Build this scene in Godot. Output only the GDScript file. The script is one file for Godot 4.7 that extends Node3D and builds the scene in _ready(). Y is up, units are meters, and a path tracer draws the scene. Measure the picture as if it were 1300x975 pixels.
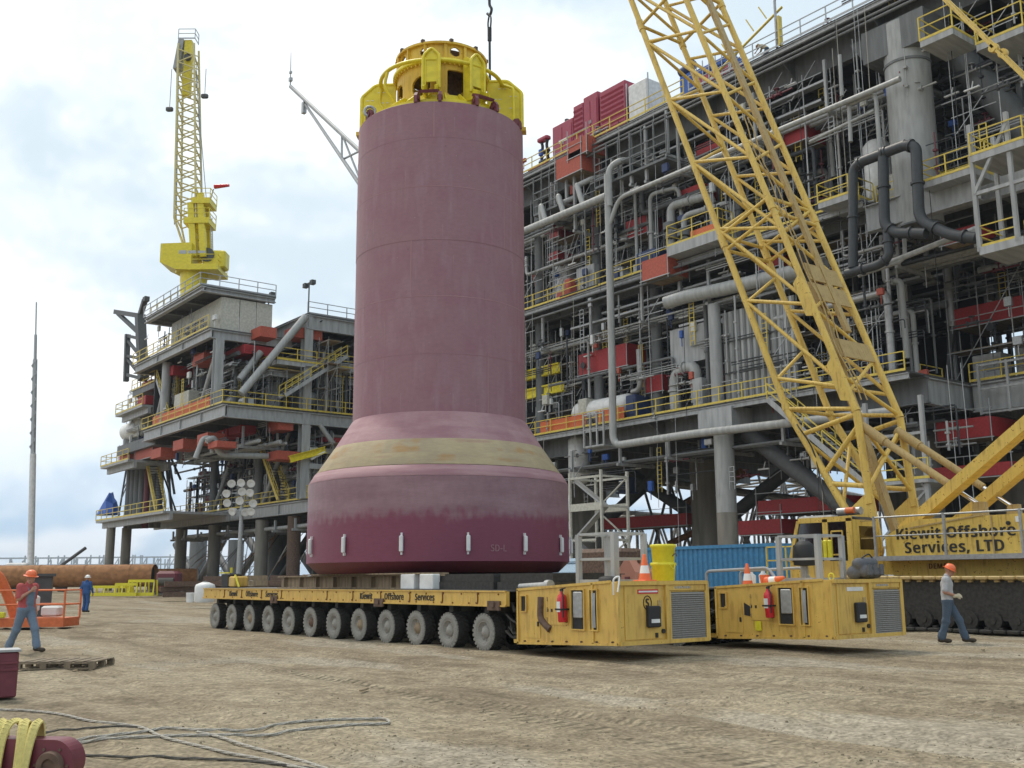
extends Node3D
# World axes follow the yard: x runs right along the quay, z towards the viewer, y up, metres.
const CAM_H := 1.55
const FOCAL := 1320.0
var fw: Vector3
var rt: Vector3
var up: Vector3
var rng := RandomNumberGenerator.new()
var names := {}
var M := {}

class MB:
	var v := PackedVector3Array()
	var n := PackedVector3Array()
	var t := PackedVector2Array()
	var i := PackedInt32Array()
	func quad(a: Vector3, b: Vector3, c: Vector3, d: Vector3) -> void:
		var k := v.size()
		var nn := (b - a).cross(c - a)
		if nn.length_squared() < 1e-14: nn = (c - a).cross(d - a)
		nn = nn.normalized()
		v.append_array([a, b, c, d]); n.append_array([nn, nn, nn, nn])
		t.append_array([Vector2(0, 1), Vector2(1, 1), Vector2(1, 0), Vector2(0, 0)])
		i.append_array([k, k + 2, k + 1, k, k + 3, k + 2])
	func tri(a: Vector3, b: Vector3, c: Vector3) -> void:
		var k := v.size()
		var nn := (b - a).cross(c - a).normalized()
		v.append_array([a, b, c]); n.append_array([nn, nn, nn])
		t.append_array([Vector2(0, 1), Vector2(1, 1), Vector2(1, 0)])
		i.append_array([k, k + 2, k + 1])
	func hexa(p: Array) -> void:   # p0..3 bottom ring, p4..7 top ring, counter-clockwise from above
		quad(p[3], p[2], p[1], p[0]); quad(p[4], p[5], p[6], p[7])
		for k in 4:
			var m := (k + 1) % 4
			quad(p[k], p[m], p[m + 4], p[k + 4])
	func box(c: Vector3, s: Vector3, b := Basis()) -> void:
		var h := s * 0.5
		var p := []
		for y in [-1, 1]:
			for q in [[-1, 1], [1, 1], [1, -1], [-1, -1]]:
				p.append(c + b * Vector3(h.x * q[0], h.y * y, h.z * q[1]))
		hexa(p)
	func span(a: Vector3, b: Vector3) -> void:   # box between two corners
		box((a + b) * 0.5, (b - a).abs())
	func cbox(c: Vector3, s: Vector3, e: float, b := Basis()) -> void:   # chamfered box
		var h := s * 0.5
		var rings := [[-h.y, e], [-h.y + e, 0.0], [h.y - e, 0.0], [h.y, e]]
		var pts := []
		for r in rings:
			var hx: float = h.x - r[1]; var hz: float = h.z - r[1]
			var ring := []
			for q in [[-hx + e, hz], [hx - e, hz], [hx, hz - e], [hx, -hz + e], [hx - e, -hz], [-hx + e, -hz], [-hx, -hz + e], [-hx, hz - e]]:
				ring.append(c + b * Vector3(q[0], r[0], q[1]))
			pts.append(ring)
		for k in 3:
			for m in 8:
				var o := (m + 1) % 8
				quad(pts[k][m], pts[k][o], pts[k + 1][o], pts[k + 1][m])
		for m in range(1, 7):
			tri(pts[3][0], pts[3][m], pts[3][m + 1]); tri(pts[0][0], pts[0][m + 1], pts[0][m])
	func frame(a: Vector3, b: Vector3, ref := Vector3.UP) -> Basis:
		var d := (b - a).normalized()
		if absf(d.dot(ref)) > 0.98: ref = Vector3.RIGHT if absf(d.x) < 0.9 else Vector3.BACK
		var s := d.cross(ref).normalized()
		return Basis(s, s.cross(d), d)   # x side, y up-ish, z along
	func bar(a: Vector3, b: Vector3, w: float, h: float, ref := Vector3.UP) -> void:
		var f := frame(a, b, ref)
		box((a + b) * 0.5, Vector3(w, h, a.distance_to(b)), Basis(f.x, f.y, f.x.cross(f.y)))
	func ibeam(a: Vector3, b: Vector3, w: float, h: float, tf := 0.06, tw := 0.04, ref := Vector3.UP) -> void:
		var f := frame(a, b, ref)
		bar(a + f.y * (h - tf) * 0.5, b + f.y * (h - tf) * 0.5, w, tf, ref)
		bar(a - f.y * (h - tf) * 0.5, b - f.y * (h - tf) * 0.5, w, tf, ref)
		bar(a, b, tw, h - tf * 2.0, ref)
	func tube(a: Vector3, b: Vector3, r0: float, r1 := -1.0, k := 8, caps := true) -> void:
		if r1 < 0.0: r1 = r0
		var f := frame(a, b)
		var s := v.size()
		for j in k + 1:
			var g := TAU * j / k
			var o := f.x * cos(g) + f.y * sin(g)
			v.append(a + o * r0); v.append(b + o * r1); n.append(o); n.append(o)
			t.append(Vector2(float(j) / k, 0)); t.append(Vector2(float(j) / k, 1))
		for j in k:
			var q := s + j * 2
			i.append_array([q, q + 2, q + 1, q + 2, q + 3, q + 1])
		if caps:
			disc(a, -f.z, f.x, r0, k); disc(b, f.z, f.x, r1, k)
	func disc(c: Vector3, nn: Vector3, x: Vector3, r: float, k := 12) -> void:
		var y := nn.cross(x)
		var s := v.size()
		v.append(c); n.append(nn); t.append(Vector2(0.5, 0.5))
		for j in k:
			var g := TAU * j / k
			v.append(c + (x * cos(g) + y * sin(g)) * r); n.append(nn); t.append(Vector2(0.5 + 0.5 * cos(g), 0.5 + 0.5 * sin(g)))
		for j in k: i.append_array([s, s + 1 + (j + 1) % k, s + 1 + j])
	func sweep(pts: Array, r: float, k := 8, caps := true) -> void:   # tube through points, mitred
		var m := pts.size()
		var s := v.size()
		var x := Vector3.ZERO
		var first := Basis(); var last := Basis()
		for j in m:
			var d: Vector3 = (pts[mini(j + 1, m - 1)] - pts[maxi(j - 1, 0)]).normalized()
			if j == 0:
				x = frame(pts[0], pts[1]).x
			x = (x - d * x.dot(d)).normalized()
			var y := d.cross(x)
			if j == 0: first = Basis(x, y, d)
			if j == m - 1: last = Basis(x, y, d)
			for q in k + 1:
				var g := TAU * q / k
				var o := x * cos(g) + y * sin(g)
				v.append(pts[j] + o * r); n.append(o); t.append(Vector2(float(q) / k, float(j)))
		for j in m - 1:
			for q in k:
				var a := s + j * (k + 1) + q
				i.append_array([a, a + k + 1, a + 1, a + 1, a + k + 1, a + k + 2])
		if caps:
			disc(pts[0], -first.z, first.x, r, k); disc(pts[m - 1], last.z, last.x, r, k)
	func pipe(pts: Array, r: float, bend := 0.0, k := 10, flange := 0.0) -> void:   # rounded elbows
		if bend <= 0.0: bend = r * 2.4
		var out := [pts[0]]
		for j in range(1, pts.size() - 1):
			var p: Vector3 = pts[j]
			var a: Vector3 = pts[j - 1] - p
			var b: Vector3 = pts[j + 1] - p
			var l := minf(bend, minf(a.length(), b.length()) * 0.48)
			var p0 := p + a.normalized() * l; var p1 := p + b.normalized() * l
			for q in 6:
				var w := q / 5.0
				out.append(p0.lerp(p, w).lerp(p.lerp(p1, w), w))
		out.append(pts[pts.size() - 1])
		sweep(out, r, k)
		if flange > 0.0:
			for j in pts.size() - 1:
				var c: Vector3 = pts[j].lerp(pts[j + 1], 0.5)
				var d: Vector3 = (pts[j + 1] - pts[j]).normalized()
				tube(c - d * 0.06, c + d * 0.06, r + flange, -1, k)
	func lathe(prof: Array, o := Vector3.ZERO, b := Basis(), k := 48, a0 := 0.0, a1 := TAU, smooth := 0.5) -> void:
		# profile of [radius, height] bottom to top; faces look away from the axis
		var L := 0.0
		var acc := [0.0]
		for j in range(1, prof.size()):
			L += Vector2(prof[j][0] - prof[j - 1][0], prof[j][1] - prof[j - 1][1]).length(); acc.append(L)
		for j in prof.size() - 1:
			var d := Vector2(prof[j + 1][0] - prof[j][0], prof[j + 1][1] - prof[j][1])
			if d.length() < 1e-6: continue
			var nr := Vector2(d.y, -d.x).normalized()
			var n0 := nr; var n1 := nr
			if j > 0:
				var e := Vector2(prof[j][0] - prof[j - 1][0], prof[j][1] - prof[j - 1][1])
				var m := Vector2(e.y, -e.x).normalized()
				if m.dot(nr) > smooth: n0 = (m + nr).normalized()
			if j < prof.size() - 2:
				var e2 := Vector2(prof[j + 2][0] - prof[j + 1][0], prof[j + 2][1] - prof[j + 1][1])
				var m2 := Vector2(e2.y, -e2.x).normalized()
				if m2.dot(nr) > smooth: n1 = (m2 + nr).normalized()
			var s := v.size()
			for q in k + 1:
				var g := a0 + (a1 - a0) * q / k
				var cs := cos(g); var sn := sin(g)
				v.append(o + b * Vector3(prof[j][0] * cs, prof[j][1], -prof[j][0] * sn)); v.append(o + b * Vector3(prof[j + 1][0] * cs, prof[j + 1][1], -prof[j + 1][0] * sn))
				n.append(b * Vector3(n0.x * cs, n0.y, -n0.x * sn)); n.append(b * Vector3(n1.x * cs, n1.y, -n1.x * sn))
				t.append(Vector2(g / TAU, 1.0 - acc[j] / L)); t.append(Vector2(g / TAU, 1.0 - acc[j + 1] / L))
			for q in k:
				var a := s + q * 2
				i.append_array([a, a + 1, a + 2, a + 2, a + 1, a + 3])
	func prism(poly: PackedVector2Array, x: Transform3D, depth: float) -> void:   # extruded outline, along local z from 0 to depth
		if Geometry2D.is_polygon_clockwise(poly): poly.reverse()
		var ix := Geometry2D.triangulate_polygon(poly)
		for j in range(0, ix.size(), 3):
			var a := poly[ix[j]]; var b := poly[ix[j + 1]]; var c := poly[ix[j + 2]]
			if (b - a).cross(c - a) < 0.0:
				var w := b; b = c; c = w
			tri(x * Vector3(a.x, a.y, depth), x * Vector3(b.x, b.y, depth), x * Vector3(c.x, c.y, depth))
			tri(x * Vector3(a.x, a.y, 0), x * Vector3(c.x, c.y, 0), x * Vector3(b.x, b.y, 0))
		for j in poly.size():
			var a := poly[j]; var b := poly[(j + 1) % poly.size()]
			quad(x * Vector3(a.x, a.y, 0), x * Vector3(b.x, b.y, 0), x * Vector3(b.x, b.y, depth), x * Vector3(a.x, a.y, depth))
	func mesh() -> ArrayMesh:
		var arr := []
		arr.resize(Mesh.ARRAY_MAX)
		arr[Mesh.ARRAY_VERTEX] = v; arr[Mesh.ARRAY_NORMAL] = n; arr[Mesh.ARRAY_TEX_UV] = t; arr[Mesh.ARRAY_INDEX] = i
		var m := ArrayMesh.new()
		m.add_surface_from_arrays(Mesh.PRIMITIVE_TRIANGLES, arr)
		return m

func V(x: float, y: float, z: float) -> Vector3: return Vector3(x, y, z)
func ray(px: float, py: float) -> Vector3: return fw + rt * (px - 650.0) / FOCAL - up * (py - 487.5) / FOCAL
func onz(px: float, py: float, z: float) -> Vector3:   # where a line of sight meets the plane z
	var d := ray(px, py)
	return V(0, CAM_H, 0) + d * (z / d.z)
func onx(px: float, py: float, x: float) -> Vector3:
	var d := ray(px, py)
	return V(0, CAM_H, 0) + d * (x / d.x)
func ony(px: float, py: float, y: float) -> Vector3:
	var d := ray(px, py)
	return V(0, CAM_H, 0) + d * ((y - CAM_H) / d.y)

func numbered(called: String) -> String:
	if not names.has(called):
		names[called] = 0
		return called
	names[called] += 1
	return "%s_%03d" % [called, names[called]]
func thing(called: String, label: String, category: String, at := Vector3.ZERO, group := "", turn := 0.0) -> Node3D:
	var o := Node3D.new()
	o.name = numbered(called); add_child(o, true)
	o.position = at; o.rotation.y = turn
	o.set_meta("label", label); o.set_meta("category", category)
	if group: o.set_meta("group", group)
	return o
func part(parent: Node, called: String, b: MB, m: Material, at := Vector3.ZERO) -> MeshInstance3D:
	return piece(parent, called, b.mesh(), m, Transform3D(Basis(), at))
func piece(parent: Node, called: String, mesh: Mesh, m: Material, x := Transform3D()) -> MeshInstance3D:
	var o := MeshInstance3D.new()
	o.name = called; o.mesh = mesh; o.material_override = m; o.transform = x
	parent.add_child(o, true)
	return o
func solo(called: String, label: String, category: String, b: MB, m: Material, at := Vector3.ZERO, group := "") -> MeshInstance3D:
	var o := MeshInstance3D.new()
	o.name = numbered(called); o.mesh = b.mesh(); o.material_override = m; o.position = at
	add_child(o, true)
	o.set_meta("label", label); o.set_meta("category", category)
	if group: o.set_meta("group", group)
	return o
func setting(called: String, b: MB, m: Material, kind := "structure") -> MeshInstance3D:
	var o := MeshInstance3D.new()
	o.name = numbered(called); o.mesh = b.mesh(); o.material_override = m
	add_child(o, true); o.set_meta("kind", kind)
	return o
func words(parent: Node, called: String, text: String, size: float, m: Material, x: Transform3D, bold := true) -> MeshInstance3D:
	var f := SystemFont.new()
	f.font_names = PackedStringArray(["Droid Sans"]); f.font_weight = 700 if bold else 400
	var tm := TextMesh.new()
	tm.text = text; tm.font = f; tm.font_size = 64; tm.pixel_size = size / 46.0; tm.depth = 0.012
	return piece(parent, called, tm, m, x)

func C(r: float, g: float, b: float) -> Color: return Color(r, g, b).linear_to_srgb()
func noise_tex(seed_: int, freq: float, lo: float, hi: float, octaves := 4, size := 512, stretch := Vector2.ONE, mid := 0.5) -> ImageTexture:
	# grey tone texture between lo and hi (linear), tiling
	var f := FastNoiseLite.new()
	f.seed = seed_; f.frequency = freq; f.fractal_octaves = octaves; f.noise_type = FastNoiseLite.TYPE_SIMPLEX_SMOOTH
	var im: Image
	if stretch == Vector2.ONE:
		im = f.get_seamless_image(size, size, false, false, 0.12)
	else:
		im = f.get_seamless_image(int(size / stretch.x), int(size / stretch.y), false, false, 0.12)
		im.resize(size, size, Image.INTERPOLATE_CUBIC)
	im.convert(Image.FORMAT_L8)
	var d := im.get_data()
	var lut := PackedByteArray()
	for q in 256:
		var w := clampf((q / 255.0 - mid) * 1.6 + 0.5, 0, 1)
		lut.append(int(255.0 * Color(lo + (hi - lo) * w, 0, 0).linear_to_srgb().r))
	for q in d.size(): d[q] = lut[d[q]]
	return ImageTexture.create_from_image(Image.create_from_data(size, size, false, Image.FORMAT_L8, d))
func chip_tex(seed_: int, most := 0.55, chip := 0.335, size := 512) -> ImageTexture:
	# paint tone with grime washes and sparse chips down to brown primer
	var lay := []
	for q in [[0.008, 5, 1], [0.055, 4, 1], [0.05, 4, 8]]:
		var f := FastNoiseLite.new()
		f.seed = seed_ + lay.size() * 7; f.frequency = q[0]; f.fractal_octaves = q[1]; f.noise_type = FastNoiseLite.TYPE_SIMPLEX_SMOOTH
		var g := f.get_seamless_image(size, size / q[2], false, false, 0.12)
		g.convert(Image.FORMAT_L8)
		if q[2] > 1: g.resize(size, size, Image.INTERPOLATE_CUBIC)
		lay.append(g.get_data())
	var im := Image.create(size, size, false, Image.FORMAT_RGB8)
	for y in size:
		for x in size:
			var k := y * size + x
			var a: float = lay[0][k] / 255.0 - 0.5; var b: float = lay[1][k] / 255.0 - 0.5; var s: float = lay[2][k] / 255.0 - 0.5
			var w := 0.90 + a * 0.16 + s * 0.18 + b * 0.06
			var c := Color(w, w * (1.0 + minf(a, 0.0) * 0.1), w * (1.0 + minf(s, 0.0) * 0.25))
			var grime := clampf((-s * 2.0 - a * 1.4 - 0.35) * 1.2, 0, most)
			c = c.lerp(Color(0.40, 0.36, 0.34), grime)
			if b + a * 0.35 > chip: c = Color(0.36, 0.22, 0.18)
			im.set_pixel(x, y, Color(clampf(c.r, 0, 1), clampf(c.g, 0, 1), clampf(c.b, 0, 1)).linear_to_srgb())
	return ImageTexture.create_from_image(im)
func mat(called: String, c: Color, rough := 0.6, metal := 0.0, tex: Texture2D = null, scale := 0.2, bump: Texture2D = null, bump_cm := 0.5, bscale := 1.0) -> StandardMaterial3D:
	var m := StandardMaterial3D.new()
	m.resource_name = called; m.albedo_color = c; m.roughness = rough; m.metallic = metal
	if tex:
		m.albedo_texture = tex; m.uv1_triplanar = true; m.uv1_world_triplanar = true; m.uv1_scale = Vector3.ONE * scale
	if bump:
		m.heightmap_enabled = true; m.heightmap_texture = bump; m.heightmap_scale = bump_cm
	M[called] = m
	return m

func _ready() -> void:
	rng.seed = 7
	# camera: phone lens, eye level, pitched up
	var pitch := deg_to_rad(10.55)
	var roll := deg_to_rad(-0.43)
	var th := atan2(0.61, 0.79)
	var ax := V(cos(th + PI), 0, 0)
	var away := V(-cos(th), 0, -sin(th)); var right := V(sin(th), 0, -cos(th))
	fw = away * cos(pitch) + Vector3.UP * sin(pitch)
	var up0 := Vector3.UP * cos(pitch) - away * sin(pitch)
	rt = right * cos(roll) + up0 * sin(roll); up = up0 * cos(roll) - right * sin(roll)
	var cam := Camera3D.new()
	cam.name = "camera"; cam.fov = rad_to_deg(2.0 * atan(487.5 / FOCAL)); cam.near = 0.1; cam.far = 6000.0
	cam.transform = Transform3D(Basis(rt, up, -fw), V(0, CAM_H, 0))
	add_child(cam); cam.current = true
	# overcast daylight
	var env := Environment.new()
	env.background_mode = Environment.BG_SKY
	env.tonemap_mode = Environment.TONE_MAPPER_LINEAR
	env.tonemap_exposure = 1.4
	env.sdfgi_enabled = true; env.ssao_enabled = true; env.ssil_enabled = true
	env.fog_enabled = true; env.fog_density = 0.00022; env.fog_light_color = Color(0.86, 0.91, 0.96)
	var sky := Sky.new()
	sky.sky_material = make_sky(); env.sky = sky
	var we := WorldEnvironment.new()
	we.name = "world_environment"; we.environment = env; add_child(we)
	var sun := DirectionalLight3D.new()
	sun.name = "sun"; sun.light_energy = 0.5; sun.light_angular_distance = 14.0; sun.light_color = Color(1, 0.965, 0.9); sun.shadow_enabled = true
	add_child(sun)
	sun.look_at_from_position(Vector3.ZERO, -(away * 0.65 - right * 0.5 + Vector3.UP * 1.4))
	make_materials()
	build_ground()
	build_platform()
	build_pile()
	build_trailers()
	build_crane()
	build_yard()
	build_people()
	build_small()

func make_sky() -> PanoramaSkyMaterial:
	var w := 1280; var h := 640
	var im := Image.create(w, h, false, Image.FORMAT_RGBF)
	var a := FastNoiseLite.new(); a.seed = 11; a.frequency = 1.5; a.fractal_octaves = 5; a.domain_warp_enabled = true; a.domain_warp_amplitude = 0.35; a.domain_warp_frequency = 1.2
	var b := FastNoiseLite.new(); b.seed = 5; b.frequency = 9.0; b.fractal_octaves = 4
	for y in h:
		var el := (0.5 - (y + 0.5) / h) * PI
		for x in w:
			var az := ((x + 0.5) / w - 0.5) * TAU
			var d := V(sin(az) * cos(el), sin(el), -cos(az) * cos(el))
			var c: Color
			if d.y < -0.02:
				c = Color(0.30, 0.27, 0.22)
			else:
				var cover := a.get_noise_3d(d.x, d.y * 2.6, d.z)
				# the overcast is thickest and brightest towards the hazy sun, thinner over the yard's far end
				var thick := clampf(0.20 + 0.95 * (d.x * 0.61 - d.z * 0.79) + 0.95 * cover + 0.30 * maxf(d.y, 0.0), 0, 1)
				thick = smoothstep(0.05, 0.95, thick) * (0.35 + 0.65 * smoothstep(0.02, 0.30, d.y + 0.12 * cover))
				var blue := Color(0.25, 0.42, 0.61).lerp(Color(0.475, 0.585, 0.665), smoothstep(0.0, 0.30, d.y))
				var white := Color(0.90, 0.92, 0.93)
				c = blue.lerp(white, 0.15 + 0.85 * thick)
				# low band of cumulus over the horizon
				var low := smoothstep(0.10, 0.02, absf(d.y - 0.015 - 0.035 * b.get_noise_2d(az * 0.6, 3.0)))
				var puff := smoothstep(-0.15, 0.25, b.get_noise_3d(d.x, d.y * 2.4, d.z))
				c = c.lerp(Color(0.82, 0.84, 0.86), low * puff * 0.8)
			im.set_pixel(x, y, c)
	var p := PanoramaSkyMaterial.new()
	p.panorama = ImageTexture.create_from_image(im)
	return p

func make_materials() -> void:
	var dirt := noise_tex(3, 0.035, 0.76, 1.0, 5)
	var wash := noise_tex(23, 0.03, 0.72, 1.0, 5, 512, Vector2(1, 7))
	var mild := noise_tex(8, 0.02, 0.80, 1.0, 4)
	var chips := chip_tex(300, 0.4); var chips2 := chip_tex(340, 0.22, 0.43)
	var streak := noise_tex(21, 0.02, 0.60, 1.0, 5, 512, Vector2(1, 8))
	var rusty := noise_tex(31, 0.03, 0.5, 1.0, 5)
	var fine := noise_tex(40, 0.09, 0.0, 1.0, 3)
	mat("grey_steel", C(0.165, 0.172, 0.174), 0.6, 0.0, wash, 0.16)  # darkened so the colour carries the shade of the platform interior
	mat("light_steel", C(0.40, 0.41, 0.41), 0.55, 0.0, wash, 0.16)
	mat("dark_steel", C(0.085, 0.088, 0.09), 0.6, 0.0, dirt, 0.15)  # lowered tone, interior shade put into the base colour
	mat("deck_plate", C(0.105, 0.105, 0.105), 0.75, 0.0, dirt, 0.08)
	mat("added_backing", C(0.05, 0.052, 0.055), 0.7, 0.0, dirt, 0.06)  # for added backing walls, shade of the bays put into the colour
	mat("pipe_grey", C(0.40, 0.41, 0.40), 0.5, 0.0, wash, 0.2)
	mat("pipe_dark", C(0.045, 0.05, 0.056), 0.5, 0.0, dirt, 0.2)
	mat("insulation", C(0.36, 0.36, 0.35), 0.35, 0.4, mild, 0.3)
	mat("white_paint", C(0.74, 0.75, 0.74), 0.5, 0.0, mild, 0.2)
	mat("cream", C(0.56, 0.55, 0.48), 0.6, 0.0, dirt, 0.2)
	mat("rail_yellow", C(0.72, 0.55, 0.09), 0.5, 0.0, mild, 0.3)
	mat("bright_yellow", C(0.80, 0.66, 0.03), 0.45, 0.0, mild, 0.3)
	mat("tool_yellow", C(0.76, 0.50, 0.04), 0.5, 0.0, chips2, 0.3)
	mat("crane_yellow", C(0.72, 0.50, 0.105), 0.5, 0.0, chips, 0.30)
	mat("crane_tan", C(0.46, 0.33, 0.13), 0.6, 0.0, chips, 0.5)
	mat("trailer_yellow", C(0.69, 0.45, 0.10), 0.5, 0.0, chips2, 0.37)
	mat("lemon", C(0.74, 0.66, 0.03), 0.45, 0.0, mild, 0.6)
	mat("red", C(0.40, 0.03, 0.035), 0.6, 0.0, dirt, 0.25)
	mat("brick_red", C(0.48, 0.10, 0.06), 0.65, 0.0, dirt, 0.25)
	mat("crimson", C(0.36, 0.035, 0.075), 0.45, 0.0, mild, 0.3)
	mat("orange", C(0.72, 0.17, 0.05), 0.55, 0.0, dirt, 0.4)
	mat("maroon", C(0.17, 0.035, 0.05), 0.5, 0.0, dirt, 0.4)
	mat("rust", C(0.42, 0.20, 0.08), 0.85, 0.0, rusty, 0.12)
	mat("brown_steel", C(0.16, 0.10, 0.07), 0.8, 0.0, rusty, 0.4)
	mat("concrete_leg", C(0.30, 0.28, 0.24), 0.85, 0.0, streak, 0.12)
	mat("blue", C(0.05, 0.25, 0.48), 0.5, 0.0, dirt, 0.25)
	mat("tarp_blue", C(0.03, 0.11, 0.42), 0.6, 0.0, mild, 0.5)
	mat("navy", C(0.03, 0.05, 0.13), 0.6)
	mat("black", C(0.018, 0.018, 0.019), 0.65)
	mat("rubber", C(0.055, 0.052, 0.046), 0.9, 0.0, rusty, 0.9)
	mat("tyre_dust", C(0.29, 0.28, 0.25), 0.95, 0.0, dirt, 1.2, fine, 0.6)
	mat("rim_dust", C(0.33, 0.315, 0.28), 0.8, 0.0, dirt, 1.5)
	mat("mud_black", C(0.045, 0.042, 0.037), 0.75, 0.0, rusty, 0.5)
	mat("letter_black", C(0.02, 0.018, 0.016), 0.6)
	mat("letter_rust", C(0.16, 0.06, 0.015), 0.7)
	mat("galvanised", C(0.42, 0.43, 0.43), 0.45, 0.5, dirt, 0.4)
	mat("chrome", C(0.8, 0.8, 0.8), 0.15, 1.0)
	mat("timber", C(0.33, 0.25, 0.16), 0.85, 0.0, streak, 0.5)
	mat("pallet_wood", C(0.24, 0.19, 0.13), 0.9, 0.0, streak, 0.8)
	mat("rope", C(0.50, 0.47, 0.41), 0.9, 0.0, rusty, 2.5)
	mat("rope_dark", C(0.13, 0.12, 0.105), 0.9, 0.0, rusty, 2.5)
	mat("cable", C(0.03, 0.03, 0.032), 0.6)
	mat("sling_yellow", C(0.72, 0.62, 0.22), 0.8, 0.0, mild, 2.0, fine, 0.5)
	mat("cone_orange", C(0.85, 0.16, 0.04), 0.5, 0.0, mild, 1.0)
	mat("reflective", C(0.75, 0.75, 0.74), 0.4)
	mat("fire_red", C(0.55, 0.02, 0.03), 0.25)
	mat("radiator", C(0.30, 0.285, 0.26), 0.6, 0.2, dirt, 0.8)
	mat("bag_grey", C(0.12, 0.125, 0.14), 0.8, 0.0, dirt, 1.0)
	mat("lamp_white", C(0.8, 0.8, 0.78), 0.3)
	mat("boom_pale", C(0.70, 0.62, 0.30), 0.6, 0.0, mild, 0.3)
	mat("lamp_dim", C(0.66, 0.67, 0.67), 0.3, 0.15)
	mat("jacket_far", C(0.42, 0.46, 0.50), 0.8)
	mat("jacket_steel", C(0.50, 0.48, 0.46), 0.7, 0.0, rusty, 0.12)
	mat("cardboard", C(0.40, 0.28, 0.15), 0.85, 0.0, mild, 0.6)
	var glass := mat("glass", Color(0.03, 0.04, 0.045, 1), 0.08)
	glass.metallic_specular = 0.8
	mat("skin", C(0.42, 0.22, 0.15), 0.6); M.skin.subsurf_scatter_enabled = true; M.skin.subsurf_scatter_strength = 0.1
	for q in [["denim", C(0.075, 0.11, 0.16)], ["denim_light", C(0.17, 0.23, 0.31)], ["shirt_grey", C(0.45, 0.45, 0.46)], ["shirt_red", C(0.46, 0.09, 0.09)], ["coverall_blue", C(0.035, 0.10, 0.27)], ["boot", C(0.055, 0.04, 0.028)], ["glove", C(0.55, 0.48, 0.34)], ["hair", C(0.03, 0.02, 0.015)]]:
		mat(q[0], q[1], 0.9, 0.0, mild, 2.0, fine, 0.4)
	mat("hat_orange", C(0.80, 0.17, 0.06), 0.35); mat("hat_white", C(0.80, 0.80, 0.78), 0.35)

var gn := FastNoiseLite.new()
var gr := FastNoiseLite.new()
func ground_y(x: float, z: float) -> float:
	var y := gn.get_noise_2d(x, z) * 0.045
	y += gr.get_noise_2d(x * 0.16, z) * 0.026 + gr.get_noise_2d(x * 1.1 + 40.0, z * 1.4) * 0.012
	for r in [[-7.4, 0.035, 0.0], [-9.3, 0.03, 1.1], [-10.2, 0.028, 1.3], [-5.2, 0.03, 2.0], [-12.3, 0.024, 0.6], [-3.4, 0.03, 4.0]]:   # wheel ruts
		var off: float = absf(z - r[0] - 0.7 * sin(x * 0.13 + r[2]))
		if off < 0.42: y += -r[1] * smoothstep(0.24, 0.12, off) + r[1] * 0.55 * smoothstep(0.12, 0.0, absf(off - 0.29))
	var far := smoothstep(62.0, 92.0, -x) * 0.55
	return y * (1.0 - smoothstep(55.0, 80.0, -x) * 0.5) + far - 0.012

func axis(lo: float, hi: float, a: float, b: float, step: float) -> PackedFloat32Array:
	var out := PackedFloat32Array()
	var p := a
	var s := step
	var left := []
	while p > lo:
		s *= 1.16; p -= s; left.append(maxf(p, lo))
	left.reverse()
	for q in left: out.append(q)
	p = a
	while p < b:
		out.append(p); p += step
	s = step
	while p < hi:
		out.append(p); s *= 1.16; p += s
	out.append(hi)
	return out

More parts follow.
